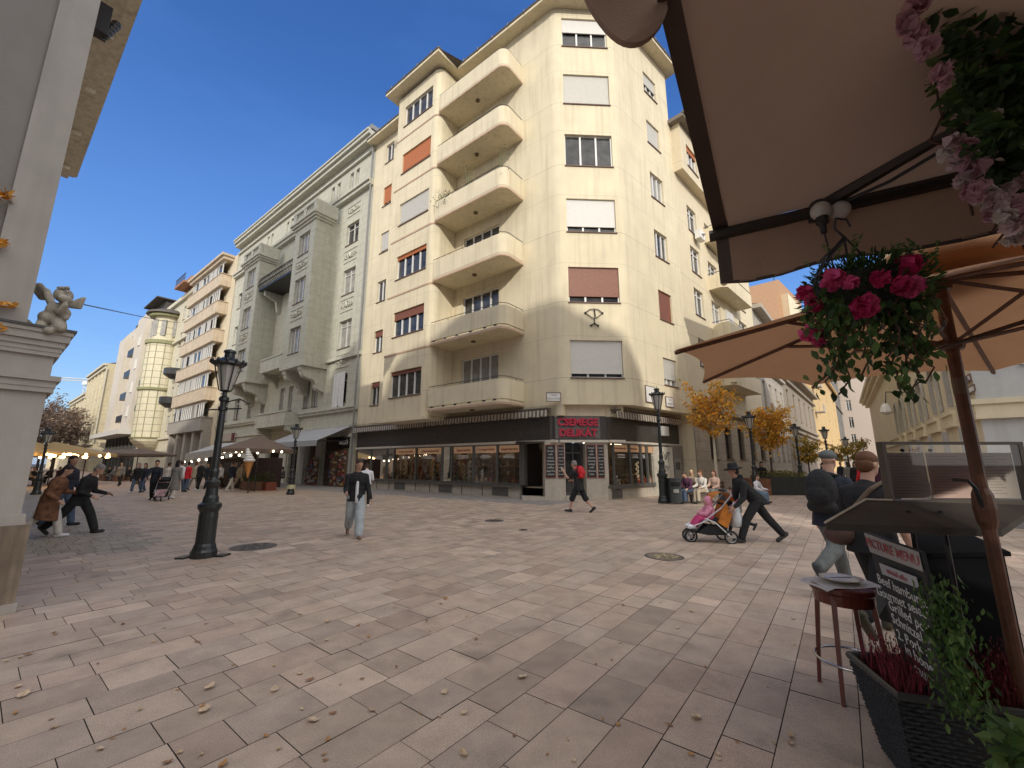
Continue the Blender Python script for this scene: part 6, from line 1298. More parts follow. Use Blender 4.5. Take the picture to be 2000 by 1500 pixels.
planter('low dark block planter just behind the hat man', (G(1428, 1000).x, G(1428, 1000).y, 0), .5, .5, .75, DPL, 90, None)
# ================================================================ things lying in the square
def manhole(label, px, py, r, m, pat=False):
    g = G(px, py); t = thing('manhole_cover', label, 'manhole cover', g); b = MB(); b.lathe([(r, -.002), (r, .004), (r - .03, .005)], g, 28); b.build('frame_ring', mat('iron_ring', (.07, .06, .055), .5), t)
    b = MB(); b.lathe([(r - .05, .001), (r - .05, .007)], g, 28); cv = b.build('cover', m, t)
    c = MB(); rr = random.Random(4)
    for k in range(22 if pat else 12):
        a = rr.random() * 6.3; q = (r - .1) * sqrt(rr.random()); x, y = g.x + q * cos(a), g.y + q * sin(a); c.tube([(x + .05 * cos(a + j), y + .05 * sin(a + j), .009) for j in range(6)], .008, 4)
    c.build('relief', mat('worn_brass', (.30, .25, .15), .4, metal=.6) if pat else mat('iron_ring', (.07, .06, .055), .5), cv)
manhole('round ornamental manhole cover with worn relief in front of the stroller', 1297, 1087, .34, mat('cover_stone', (.20, .16, .12), .6, var=.3, scale=20), True)
manhole('plain round manhole cover right of the big lamp', 495, 1068, .42, mat('cover_iron', (.10, .085, .075), .6, var=.3, scale=20)); manhole('small round manhole cover nearest the deli', 965, 1017, .28, mat('cover_iron', (.10, .085, .075), .6))
manhole('small drain cover left of the man in shorts', 1022, 1035, .12, mat('cover_iron', (.10, .085, .075), .6))
LV = [mat('fallen%d' % i, c, .7, var=.3, scale=30) for i, c in enumerate([(.50, .36, .22), (.42, .22, .08), (.58, .44, .30), (.30, .16, .08)])]
protos = []; rr = random.Random(21)
for k in range(8):
    b = MB(); n = 9; L = rr.uniform(.026, .042); W_ = L * rr.uniform(.6, .9); cu = rr.uniform(.3, 1.0); rows_ = []
    for i in range(7):
        t_ = i / 6; w_ = W_ * sin(pi * min(.98, max(.06, t_))) ** .7; zc = cu * L * (t_ - .5) ** 2 * 2
        rows_.append([b.vert((L * (t_ - .5) * 2, w_ * s, .004 + zc + abs(s) * w_ * .5 * cu * (1 + .4 * sin(i * 2 + k)))) for s in (-1, -.5, 0, .5, 1)])
    for i in range(6):
        for j in range(4): b.fid([rows_[i][j], rows_[i][j + 1], rows_[i + 1][j + 1], rows_[i + 1][j]])
    b.tube([(L, 0, .01), (L * 1.5, .01, .004)], .001, 3)
    protos.append(b.mesh('fallen_leaf', LV[k % 4]))
spots = [(1455, 1545), (520, 1440), (398, 1390), (650, 1395), (725, 1390), (455, 1300), (535, 1350), (325, 1492), (350, 1472), (435, 1497), (585, 1318), (605, 1330), (640, 1215), (700, 1222), (410, 1345), (240, 1220), (340, 1175), (30, 1395), (45, 1360), (55, 1280), (905, 1475), (1350, 1475), (1360, 1405), (930, 1250), (860, 1180), (720, 1245), (610, 1410), (385, 1255), (300, 1255), (320, 1228), (105, 1237), (90, 1160), (180, 1180), (870, 1170), (1020, 1325), (1195, 1290), (1545, 1440), (640, 1445), (1550, 1210)]
spots[0] = (1545, 1455)
while len(spots) < 115:
    x = rr.uniform(0, 1560); y = 1060 + 430 * rr.random() ** .8
    if not (x > 1450 and y < 1150): spots.append((x, y))
for i, (px, py) in enumerate(spots):
    o = bpy.data.objects.new('fallen_leaf', protos[i % 8]); COL.objects.link(o); g = G(px, py); o.location = (g.x, g.y, .003); o.rotation_euler = (rr.uniform(-.2, .2), rr.uniform(-.2, .2), rr.random() * 6.28); s_ = rr.uniform(.5, 1.1) * (.65 if i > 38 else 1.0); o.scale = (s_,) * 3
    tag(o, 'dry curled brown or pale leaf fallen on the paving', 'leaf', 'fallen leaves scattered on the square')
# ================================================================ goods in the shop windows
GM = [mat('good%d' % i, c, .5, var=.5, scale=25) for i, c in enumerate([(.35, .08, .05), (.55, .45, .3), (.08, .12, .06), (.6, .58, .52), (.25, .12, .05), (.5, .3, .08), (.12, .05, .05)])]
def good(kind):
    b = MB()
    if kind == 0: b.lathe([(.04, 0), (.042, .18), (.016, .25), (.016, .32)], (0, 0, 0), 7)
    elif kind == 1: b.lathe([(.06, 0), (.065, .02), (.065, .12), (.055, .14), (.055, .17)], (0, 0, 0), 8)
    elif kind == 2:
        b.lathe([(.12, 0), (.17, .12), (.18, .14)], (0, 0, 0), 9)
        for i in range(9): b.ell((.1 * cos(i * 2.1), .1 * sin(i * 2.1), .16 + .03 * (i % 3)), .05, None, 6, 4)
    else:
        for i in range(12): b.ell((.05 * cos(i * 2.2), .05 * sin(i * 2.2), .1 + i * .06), .06, None, 6, 4)
    return b
NM = ['bottle', 'jar', 'gift_basket', 'garlic_string']; LB = ['small bottle standing behind the delicatessen window glass', 'small jar standing behind the delicatessen window glass', 'heaped gift basket behind the delicatessen window glass', 'tall string of garlic and peppers behind the delicatessen window glass']; gp = {}
for k in range(4):
    for m in range(7): gp[k, m] = good(k).mesh(NM[k], GM[m])
rr = random.Random(31)
for i in range(150):
    left = i < 112; k = rr.choice([0, 0, 0, 1, 1, 2, 3]) ; 
    if left: u = rr.uniform(PU[-1] + .1, PU[0] - .3); v = rr.uniform(-.55, -.12); p = FL(u, v, .63)
    else: u = rr.uniform(RU[0] + .1, RU[-1] - .1); v = VR - rr.uniform(.15, .6); p = FR(u, v, .64)
    o = bpy.data.objects.new(NM[k], gp[k, rr.randrange(7)]); COL.objects.link(o); o.location = p; s_ = rr.uniform(.8, 1.5); o.scale = (s_, s_, s_ * rr.uniform(.9, 1.3)); o.rotation_euler = (0, 0, rr.random() * 6); tag(o, LB[k], ['bottle', 'jar', 'gift basket', 'garlic string'][k], ['bottles', 'jars', 'gift baskets', 'garlic strings'][k] + ' in the delicatessen windows')
for i in range(60):
    k = rr.choice([0, 1]); u = rr.uniform(3, 16); z_ = rr.choice([1.03, 1.48, 1.93]); o = bpy.data.objects.new(NM[k], gp[k, rr.randrange(7)]); COL.objects.link(o); o.location = FL(u, -1.95, z_); tag(o, ['bottle on the shelves at the back of the delicatessen', 'jar on the shelves at the back of the delicatessen'][k], ['bottle', 'jar'][k], ['bottles', 'jars'][k] + ' on the back shelves')
# ================================================================ cafe front: awning, parasol, flowers, menu case, board, stool, planter
CAN = mat('awning_canvas', (.33, .215, .15), .9, var=.06, scale=2.5, bump=.5, bscale=160, trans=.22); HEM = mat('awning_hem', (.07, .045, .035), .8, var=.15); ARM = mat('arm_metal', (.06, .05, .045), .4, metal=.4)
RL = V((1.11, 2.07, 2.9)); RD = V((.878, -.479, 0)).normalized(); BK = V((-.54, -.84, .21)); DN = V((0, 0, -1))
def AP(r, s, d=0): return RL + RD * r + BK * s + V((0, 0, d))
t = thing('cafe_awning', 'big brown canvas folding awning overhead with hanging front flap', 'awning', RL)
b = MB(); R_, S_ = 12, 10
for i in range(R_):
    for j in range(S_):
        q = [(i, j), (i + 1, j), (i + 1, j + 1), (i, j + 1)]; b.face([AP(.06 + a * 3.4 / R_, c * 3.3 / S_, -.035 * sin(pi * c / S_) + .006 * sin(a * 1.7)) for a, c in q])
b.build('canvas', CAN, t, recalc=False, smooth=True)
for r_0 in (1.15, 2.3): b = MB(); b.tube([AP(r_0, j * .33, -.035 * sin(pi * j / 10) - .002) for j in range(S_ + 1)], .004, 4); b.build('seam', HEM, t)
b = MB()
for j in range(S_):
    for dz in (0, .004): b.face([AP(-.01, j * .33, dz), AP(.065, j * .33, dz - .002), AP(.065, (j + 1) * .33, dz - .002), AP(-.01, (j + 1) * .33, dz)])
b.build('side_hem', HEM, t, recalc=False)
b = MB(); n = 26; hh = lambda r: .275 + .012 * sin(r * 9)
P = lambda r, k: AP(r, 0, -.03) + DN * (hh(r) * k) + V((.02 * sin(r * 7) * k, .03 * sin(r * 11) * k * .6, 0))
for i in range(n):
    for k in range(3): r0, r1 = .06 + i * 3.3 / n, .06 + (i + 1) * 3.3 / n; b.face([P(r0, k / 3), P(r1, k / 3), P(r1, (k + 1) / 3), P(r0, (k + 1) / 3)])
b.build('front_flap', CAN, t, recalc=False, smooth=True)
b = MB(); b.face([P(.0, 0), P(.065, 0), P(.065, 1.0), P(.0, 1.0)])
for i in range(n): r0, r1 = i * 3.36 / n, (i + 1) * 3.36 / n; b.face([P(r0, .965), P(r1, .965), P(r1, 1.03), P(r0, 1.03)])
b.build('flap_hem', HEM, t, recalc=False)
b = MB(); b.tube([AP(-.03, .0, -.03), AP(3.4, 0, -.03)], .032, 8); b.box(0, 0.001, 0, .001, 0, .001) if 0 else None; b.build('front_rail', ARM, t)
pe = atY(1600, 405, 1.84); pk = atY(1880, 238, 1.40)
b = MB(); b.tube([pe, pk], .030, 6); b.build('folding_arm', ARM, t); b = MB(); b.tube([pe + V((0, 0, -.03)), (pe + pk) / 2 + V((.02, 0, -.06)), pk + V((.03, -.02, -.05))], .008, 5); b.build('arm_cable', DKM, t); b = MB(); b.ell(pe, .045); b.box(pe.x - .04, pe.x + .01, pe.y - .02, pe.y + .03, pe.z - .07, pe.z); b.build('arm_joint', DKM, t)
# unseen cafe wall the awning hangs from, added to darken the right front
WQ = lambda r, s, z: V((RL.x, RL.y, 0)) + RD * r + V((-.54, -.84, 0)) * s + V((0, 0, z))
tcf = thing('cafe_building', 'unseen cafe building added just behind the viewer, carrying the big awning and darkening the right front', 'building', WQ(3, 3.4, 0)); b = MB()
b.extr([WQ(-.4, 3.4, 0), WQ(13, 3.4, 0), WQ(13, 3.4, 3.65), WQ(-.4, 3.4, 3.65)], V((-.54, -.84, 0)) * 4); b.build('wall', mat('cafe_wall', (.20, .15, .11), .9, var=.1), tcf)
for r_0 in (1.0, 4.2, 7.4): b = MB(); b.extr([WQ(r_0, 3.38, .3), WQ(r_0 + 2.2, 3.38, .3), WQ(r_0 + 2.2, 3.38, 2.7), WQ(r_0, 3.38, 2.7)], V((-.54, -.84, 0)) * .01); b.build('window', DG, tcf)
# second awning, one rounded lobe of its edge dips into view
t = thing('neighbour_awning', 'scalloped brown awning whose rounded lobe dips in at the top', 'awning', atY(1225, 40, 1.15)); b = MB()
E1, E2 = atY(1132, -22, 1.20), atY(1300, 30, 1.12); w_ = (E2 - E1)
for l in range(0, 1):
    o_ = E1 + w_ * l; N_ = 14; ed = [o_ + w_ * (i / N_) for i in range(N_ + 1)]
    for i in range(N_):
        f = lambda k: V((0, 0, -.19 * sin(pi * k / N_) ** .75 if 0 < k < N_ else 0)); a, c = ed[i], ed[i + 1]; up = V((0, 0, .22))
        b.face([a + f(i), c + f(i + 1), c + up, a + up]); b.face([a + f(i) + V((.0, -.02, 0)), c + f(i + 1) + V((0, -.02, 0)), c + up + V((0, -.02, 0)), a + up + V((0, -.02, 0))])
        b.face([a + f(i), c + f(i + 1), c + f(i + 1) + V((0, -.02, 0)), a + f(i) + V((0, -.02, 0))])
b.build('scalloped_flap', CAN, t, recalc=False); b = MB(); b.face([E1 + up, E2 + up, E2 + V((-1.3, -2.2, .6)), E1 + V((-1.3, -2.2, .6))]); b.build('canvas', CAN, t, recalc=False)
# parasol
WDR = mat('parasol_wood', (.13, .055, .03), .45, var=.35, scale=14, streak=.3, stain=(.05, .02, .012)); PAR = mat('parasol_canvas', (.50, .27, .14), .9, var=.05, bump=.4, bscale=120, trans=.35)
PC = V((2.46, 2.24, 0)); ZE, ZT, PRR = 2.34, 2.74, 1.47
t = thing('cafe_parasol', 'tan canvas parasol with reddish wooden pole and ribs', 'parasol', PC)
tips = [PC + V((PRR * cos(radians(170 - 45 * k)), PRR * sin(radians(170 - 45 * k)), ZE)) for k in range(8)]; tips[7] = V((1.50, 1.64, ZE)); tips[6] = V((2.15, 1.0, ZE)); top_ = PC + V((0, 0, ZT)); b = MB(); NS = 8
for k in range(8):
    a, e = tips[k], tips[(k + 1) % 8]; g = []
    for i in range(NS + 1):
        s = i / NS; row = []
        for j in range(NS + 1):
            u_ = j / NS; p = a.lerp(e, u_); sag = 4 * u_ * (1 - u_); q = top_.lerp(p, s); inw = (PC + V((0, 0, ZE)) - p) * (.055 * sag * s ** 3); row.append(q + inw + V((0, 0, .05 * sag * s * s * .6)))
        g.append(row)
    for i in range(NS):
        for j in range(NS): b.face([g[i][j], g[i][j + 1], g[i + 1][j + 1], g[i + 1][j]])
b.build('canopy', PAR, t, recalc=False, smooth=True)
b = MB(); b.lathe([(.34, -.02), (.33, .05), (.2, .14), (.02, .2)], top_, 16); b.build('top_cap', PAR, t, smooth=True)
b = MB(); b.tube([PC, PC + V((0, 0, 1.2)), PC + V((0, 0, ZT + .06))], .029, 12); b.lathe([(.031, 0), (.042, .03), (.047, .1), (.042, .17), (.031, .2)], PC + V((0, 0, 1.32)), 12); b.build('pole', WDR, t, smooth=False)
for k in range(8):
    b = MB(); b.tube([top_ - V((0, 0, .05)), tips[k] - V((0, 0, .018))], .013, 4); b.build('rib', WDR, t)
    b = MB(); m = top_.lerp(tips[k], .55) - V((0, 0, .04)); b.tube([PC + V((0, 0, 2.30)), m], .011, 4); b.build('strut', WDR, t)
b = MB(); b.lathe([(.05, -.03), (.06, 0), (.05, .03)], PC + V((0, 0, 2.30)), 12); b.lathe([(.05, -.06), (.06, 0), (.05, .03)], PC + V((0, 0, ZT - .06)), 12); b.build('hub', WDR, t)
b = MB(); h0 = PC + V((-.03, -.02, 1.42)); b.tube([h0, h0 + V((-.03, -.01, .1)), h0 + V((-.05, -.0, .14)), h0 + V((-.11, .02, .145))], .009, 6); b.build('crank_hook', DKM, t)
b = MB(); b.lathe([(.0305, 0), (.0305, .09)], PC + V((0, 0, 2.02)), 12, cap=False); b.build('pole_sleeve', mat('tape', (.16, .11, .07), .5), t)
# bulbs and cords
FRO = mat('frosted_bulb', (.62, .58, .54), .35, var=.05)
for i, (px, py, lab) in enumerate([(1603, 412, 'frosted globe bulb in a black socket, left of the pair under the awning rail'), (1641, 411, 'frosted globe bulb, right of the pair under the awning rail')]):
    p = atY(px, py, 1.78); t = thing('globe_bulb', lab, 'light bulb', p); b = MB(); b.ell(p, .043, None, 14, 10); b.build('globe', FRO, t, smooth=True)
    if i == 0: b = MB(); b.lathe([(.026, .02), (.026, -.02), (.014, -.03), (.012, -.07)], p - V((0, 0, .045)), 10); b.tube([p - V((0, 0, .1)), p + V((.01, 0, -.2)), p + V((.02, 0, -.3))], .004, 5); b.build('socket', DKM, t)
    else: b = MB(); b.lathe([(.02, 0), (.026, .04)], p + V((0, 0, .03)), 10); b.build('socket', DKM, t)
p = atY(1822, 605, 2.05); t = thing('filament_bulb', 'clear pear shaped filament bulb hanging beside the parasol pole', 'light bulb', p); b = MB(); b.lathe([(.018, .06), (.03, .0), (.045, -.07), (.03, -.11), (.002, -.125)], p, 14, cap=False); b.build('glass', glassmat('bulb_glass', (.95, .9, .8), .15), t, smooth=True); b = MB(); b.lathe([(.02, .05), (.024, .1), (.012, .13)], p, 10); b.tube([p + V((0, 0, .13)), p + V((-.01, 0, .26))], .004, 4); b.build('socket', DKM, t)
b = MB(); e = [atY(1750, 640, 2.1), atY(1790, 690, 2.1), atY(1840, 680, 2.1), atY(1905, 660, 2.1), atY(2010, 628, 2.0)]; b.tube(e, .005, 5); tag(b.build('cable', DKM), 'black cable looped across under the parasol canopy', 'cable')
# foliage makers
LG = [leafm('ivy_dark', (.035, .075, .018), .4), leafm('ivy_mid', (.07, .14, .03), .4), leafm('ivy_light', (.14, .22, .06), .35)]
MAG = [mat('petal_magenta', (.62, .03, .16), .6, var=.2, trans=.3), mat('petal_pink', (.75, .10, .28), .6, var=.2, trans=.3)]; PAL = [mat('petal_pale', (.66, .50, .50), .6, var=.15, trans=.35), mat('petal_rose', (.62, .36, .42), .6, var=.2, trans=.35), mat('petal_white', (.70, .62, .56), .6, var=.1, trans=.3)]
def leafq(b, p, s, r_, up=None, w=.5):
    a = V((r_.gauss(0, 1), r_.gauss(0, 1), r_.gauss(0, 1))).normalized(); d = (up or V((r_.gauss(0, 1), r_.gauss(0, 1), r_.gauss(0, .6)))).normalized(); e = d.cross(a).normalized(); m = a * s * .18
    b.face([p - d * s, p - d * s * .35 + e * s * w + m, p + d * s * .3 + e * s * w * .8 + m, p + d * s, p]); b.face([p - d * s, p, p + d * s, p + d * s * .3 - e * s * w * .8 + m, p - d * s * .35 - e * s * w + m])
def blossom(b, p, r, r_, np_=26):
    for i in range(np_):
        d = V((r_.gauss(0, 1), r_.gauss(0, 1), r_.gauss(0, 1))).normalized(); q = p + d * r * r_.uniform(.25, .8); e = d.orthogonal().normalized(); g = d.cross(e); s = r * r_.uniform(.35, .6)
        ps = [q + (e * cos(a) + g * sin(a)) * s * (1 + .18 * sin(3 * a + i)) + d * s * .35 * cos(2 * a + i) for a in [2 * pi * k / 7 for k in range(7)]]
        for k in range(7): b.face([q - d * s * .3, ps[k], ps[(k + 1) % 7]])
def strand(b, bs, pts, r_, ls, n, m=1):
    bs.tube(pts, .003, 4)
    for i in range(n):
        k = r_.random() * (len(pts) - 1); a = int(k); p = pts[a].lerp(pts[min(a + 1, len(pts) - 1)], k - a); b.mi = r_.choice([0, 1, 1, 2]); leafq(b, p + V((r_.gauss(0, .02), r_.gauss(0, .02), r_.gauss(0, .012))), ls * r_.uniform(.6, 1.2), r_, V((r_.gauss(0, .5), r_.gauss(0, .5), -1)), .6)
# hanging basket
YB = 1.5; SB = 1.5 / 1.86; cb_ = atY(1690, 575, YB); t = thing('hanging_basket', 'hanging basket of ferns, trailing ivy and bright pink flowers below the awning', 'hanging basket', cb_)
r_ = random.Random(3); b = MB(); b.lathe([(.04, -.11), (.12, -.065), (.16, .025), (.16, .05)], cb_, 14); b.build('basket', mat('basket_dark', (.02, .018, .015), .9), t)
b = MB(); k0 = atY(1648, 462, YB - .08)
for dx in (-.12, .0, .1): b.tube([k0, k0.lerp(cb_ + V((dx, .05, .06)), .5) + V((dx * .3, 0, 0)), cb_ + V((dx, 0, .06))], .004, 4)
b.tube([k0 + V((.0, 0, 0)), k0 + V((-.03, 0, .03)), k0 + V((-.02, 0, .075)), k0 + V((.02, 0, .07)), k0 + V((.03, 0, .04))], .004, 5)
for i in range(7): a = [k0 + V((r_.uniform(-.02, .02), 0, -.01))]; a += [a[0] + V((-.04 - .03 * j + r_.uniform(-.02, .02), r_.uniform(-.04, .04), -.07 * j)) for j in range(1, 5)]; b.tube(a, .0025, 4)
b.build('wire', DKM, t)
b = MB()
for i in range(3400):
    d = V((r_.gauss(0, 1), r_.gauss(0, 1), r_.gauss(0, 1))).normalized(); rad = r_.uniform(.55, 1.0); p = cb_ + V((d.x * .235 * rad, d.y * .2 * rad, d.z * .14 * rad + .015)); b.mi = r_.choice([0, 0, 1]); leafq(b, p, r_.uniform(.007, .016), r_, d + V((0, 0, .3)), .3)
for i in range(40):
    a = cb_ + V((r_.uniform(-.16, .21), r_.uniform(-.12, .12), .08)); q = a + V((r_.uniform(-.06, .08), r_.uniform(-.04, .04), r_.uniform(.05, .12)))
    for k in range(14): b.mi = r_.choice([1, 2]); leafq(b, a.lerp(q, k / 14), .012, r_, None, .3)
b.build('fern', LG, t, recalc=False)
b = MB(); bs = MB()
def vine(px0, py0, px1, py1, n, ls=.019):
    a = atY(px0, py0, YB - .1 + r_.uniform(-.08, .1)); c = atY(px1, py1, a.y + r_.uniform(-.03, .03)); pts = [a.lerp(c, i / 6) + V((.018 * sin(i * 1.9 + px0), .012 * cos(i * 2.3 + px0), 0)) for i in range(7)]; strand(b, bs, pts, r_, ls, n)
for (x0, x1, y1, n) in [(1590, 1580, 660, 26), (1600, 1595, 650, 20), (1620, 1620, 740, 44), (1635, 1626, 775, 46), (1645, 1650, 770, 40), (1660, 1655, 720, 34), (1640, 1640, 700, 34), (1675, 1680, 700, 26), (1690, 1695, 735, 22), (1705, 1710, 690, 20), (1740, 1738, 730, 40), (1755, 1772, 785, 46), (1770, 1782, 770, 44), (1785, 1800, 730, 36), (1795, 1812, 700, 30), (1778, 1790, 690, 34), (1760, 1750, 690, 34), (1800, 1806, 650, 26), (1630, 1612, 690, 30), (1750, 1745, 760, 26), (1770, 1815, 745, 14)]: vine(x0, 590 + r_.uniform(-20, 20), x1, y1, n)
b.build('ivy', LG, t, recalc=False); bs.build('stem', mat('vine_stem', (.10, .05, .03), .8), t)
for i, (px, py, rp, dy) in enumerate([(1571, 573, 17, -.14), (1627, 548, 24, -.2), (1590, 595, 18, -.1), (1585, 652, 22, -.12), (1690, 597, 25, -.24), (1660, 553, 16, -.24), (1770, 520, 28, -.16), (1780, 560, 24, -.18), (1760, 555, 20, -.2), (1600, 670, 12, -.1), (1718, 545, 18, -.24), (1795, 508, 15, -.1)]):
    p = atY(px, py, YB + dy); c = MB(); blossom(c, p, rp * .0018, r_, 30); c.build('flower', MAG[i % 2], t, recalc=False)
# big flower cluster, top right
t = thing('flower_cluster', 'large overhanging bunch of green foliage and pale pink blossoms at the top right', 'flowers', atY(1920, 200, 1.2)); b = MB(); bs = MB(); r_ = random.Random(8)
def inside(px, py): # rough outline of the clump in this hanging plant's own plane
    lx = 1822 + max(0, py - 60) * .26 + 10 * sin(py * .06); return px > lx + 18 and py < 250 + (px - 1850) * .25 or (px > 1885 + 12 * sin(py * .08) and py < 300)
n = 0
while n < 3600:
    px, py = r_.uniform(1790, 2080), r_.uniform(-90, 330)
    if not inside(px, py): continue
    n += 1; p = atY(px, py, 1.2 + r_.uniform(-.16, .16)); b.mi = r_.choice([0, 0, 1]); leafq(b, p, r_.uniform(.012, .034), r_, None, .45)
for i in range(70):
    y = r_.uniform(0, 250); x = 1812 + max(0, y - 60) * .26 + r_.uniform(-22, 20); p = atY(x, y, 1.15 + r_.uniform(-.1, .1)); b.mi = r_.choice([0, 1, 2]); leafq(b, p, r_.uniform(.02, .034), r_, None, .5)
for (x, y) in [(1900, 260), (1930, 290), (1940, 330), (1960, 350), (1985, 320), (1990, 380), (1920, 330), (1950, 265), (1985, 265)]:
    for i in range(22): p = atY(x + r_.gauss(0, 14), y + r_.gauss(0, 14), 1.22 + r_.uniform(-.06, .08)); b.mi = 0; leafq(b, p, r_.uniform(.02, .036), r_, None, .6)
b.build('foliage', LG, t, recalc=False)
for i, (px, py, rp) in enumerate([(1785, 15, 24), (1775, 45, 22), (1790, 70, 20), (1810, 90, 18), (1800, 112, 12), (1835, 140, 18), (1845, 165, 12), (1895, 222, 22), (1935, 232, 20), (1865, 275, 17), (1890, 290, 20), (1845, 302, 16), (1870, 315, 22), (1900, 330, 26), (1925, 300, 18), (1880, 350, 18), (1905, 372, 24), (1925, 385, 22), (1945, 400, 22), (1935, 415, 20), (1960, 425, 18), (1975, 440, 22), (1990, 400, 24), (1985, 462, 22), (1965, 375, 20), (1995, 430, 20), (1970, 262, 16), (2010, 350, 22), (2030, 460, 25)]):
    p = atY(px, py, (1.12 if py > 180 else 1.0) + r_.uniform(-.05, .05)); c = MB(); blossom(c, p, rp * (.00165 if py > 180 else .0018), r_, 18); c.build('blossom', PAL[(i * 7) % 3] if py > 180 else PAL[1], t, recalc=False)
b = MB()
for i in range(9): p = atY(1830 + i * 18, 180 + i * 30, 1.22); b.tube([p, p + V((r_.uniform(-.05, .05), r_.uniform(-.05, .05), -.09)), p + V((r_.uniform(-.08, .08), 0, -.17))], .004, 4)
b.build('stem', mat('vine_stem', (.10, .05, .03), .8), t)
# menu case
FRM = mat('case_frame', (.11, .09, .07), .45, var=.2, scale=8, metal=.3); PAP = mat('menu_paper', (.84, .76, .68), .8, var=.05, scale=4); PAPR = mat('menu_paper_red', (.76, .55, .47), .8, var=.12, scale=4); INK = mat('menu_ink', (.38, .32, .28), .8)
YM = 2.65; x0, x1 = atY(1733, 925, YM).x, atY(2012, 925, YM).x; z0, z1 = 1.425, 1.765
t = thing('menu_case', 'lit-less glass menu case on posts showing three printed menu sheets', 'menu board', ((x0 + x1) / 2, YM, 0)); t['label'] = 'glass menu case on posts showing three printed menu sheets beside the parasol pole'
b = MB(); b.box(x0, x1, YM, YM + .05, z1, z1 + .018); b.box(x0, x1, YM, YM + .05, z0 - .03, z0); b.box(x0, x0 + .022, YM + .001, YM + .049, z0, z1); b.box(x1 - .03, x1, YM + .001, YM + .049, z0, z1); b.box(x0 - .05, x0 + .02, YM + .0, YM + .06, z0 - .032, z0 - .001); cs_ = b.build('frame', FRM, t)
b = MB(); b.face([(x0 + .02, YM + .004, z0), (x1 - .03, YM + .004, z0), (x1 - .03, YM + .004, z1), (x0 + .02, YM + .004, z1)]); b.build('glass', glassmat('case_glass', (1, 1, 1), .0), t)
xs = [x0 + .03, atY(1822, 925, YM).x, atY(1916, 925, YM).x, x1 - .05]
for i in range(3):
    b = MB(); b.box(xs[i] + .004, xs[i + 1] - .006, YM + .03, YM + .033, z0 + .01, z1 - .05); sh = b.build('menu_sheet', PAPR if i == 1 else PAP, t); wd = xs[i + 1] - xs[i]
    for k in range(14): c = MB(); a = xs[i] + .02; L = wd * random.uniform(.4, .82); zz = z1 - .075 - k * .0175; c.box(a, a + L, YM + .0275, YM + .0298, zz, zz + .0022); c.build('text_line', INK, sh)
    c = MB(); c.ell((xs[i] + wd * (.42 if i == 0 else .1), YM + .02, z1 - .035), .011, None, 8, 6); c.build('magnet', BLACK, sh)
FM = Fr((0, YM), 90, -1); text_mesh("étel!", .04, .001, onwall(FM, xs[0] + .19, -.026, z1 - .032), 'lettering', mat('red_pen', (.6, .05, .05), .6), t)
p = [V((x0 - .0, YM, z0 - .03)), V((x1, YM, z0 - .03)), V((atY(1950, 1010, 2.32).x, 2.32, 1.30)), V((atY(1612, 1022, 2.34).x, 2.34, atY(1612, 1022, 2.34).z))]; p[0] = V((atY(1690, 977, YM).x, YM, atY(1690, 977, YM).z))
b = MB(); b.extr([p[0], p[1], p[2], p[3]], (0, 0, -.035)); b.build('slanted_desk', mat('desk_dark', (.045, .036, .028), .85, var=.3, scale=6), t)
b = MB(); b.tube([p[3] + V((0, 0, .004)), p[0] + V((0, 0, .004)), p[0].lerp(p[1], .16) + V((0, 0, .004))], .008, 4); b.build('desk_edge', mat('desk_edge_pale', (.46, .42, .34), .5), t)
b = MB(); b.tube([p[3].lerp(p[2], .16) + V((0, .02, -.03)), p[0].lerp(p[1], .14) + V((0, -.02, -.03))], .008, 4); b.tube([p[3] + V((.02, .03, -.03)), p[2] + V((-.02, .02, -.03))], .01, 4); b.build('desk_brace', FRM, t)
for px in (1776, 1838): q = atY(px, 1000, 2.5); b = MB(); b.tube([(q.x, 2.5, 0), (q.x, 2.5, 1.38)], .012, 6); b.build('post', DKM, t)
# black cabinet with chalkboard face
CAB = mat('cabinet_black', (.005, .005, .006), .95, var=.3, scale=5, spec=.1)
T1, T2, T3, T4 = atY(1795, 1042, 2.95), atY(1862, 1040, 2.75), atY(1962, 1082, 2.35), atY(1800, 1085, 2.15)
zc_ = 1.17; fp = [V((2.52, 2.72, 0)), V((3.0, 2.86, 0)), V((2.98, 2.45, 0)), V((2.62, 1.85, 0)), V((2.20, 2.05, 0))]
t = thing('service_cabinet', 'black cloth-covered service cabinet behind the chalkboard', 'cabinet', (2.6, 2.3, 0)); b = MB(); FPC = [(2.40, 2.62), (2.98, 2.66), (3.45, 3.3), (3.05, 3.3)]; b.prism(FPC, 0, 1.10); b.build('body', CAB, t); b = MB(); b.prism([(2.38, 2.60), (3.0, 2.64), (3.48, 3.32), (3.04, 3.32)], 1.10, 1.125); b.build('lid', CAB, t)
bl = [V((2.215, 2.735, 1.215)), V((2.16, 2.16, 1.215)), V((2.22, 2.2, .25)), V((2.41, 2.68, .25))]
TLp, TRp = atY(1690, 1040, 2.72), atY(1798, 1078, 2.22); BLp, BRp = atY(1775, 1330, 2.62), atY(1872, 1385, 2.12)
t = thing('chalkboard', 'leaning chalkboard with handwritten dishes under a picture menu card', 'chalkboard', BLp); b = MB(); nn = (TRp - TLp).cross(BLp - TLp).normalized(); nn = nn if nn.x < 0 else -nn
b.extr([TLp, TRp, BRp, BLp], -nn * .02); b.build('board_panel', CB, t)
def onboard(s_, t_, off=.004): return TLp.lerp(TRp, s_).lerp(BLp.lerp(BRp, s_), t_) + nn * off
xa = (TRp - TLp).normalized(); ya = (TLp - BLp); ya = (ya - xa * ya.dot(xa)).normalized(); na = xa.cross(ya)
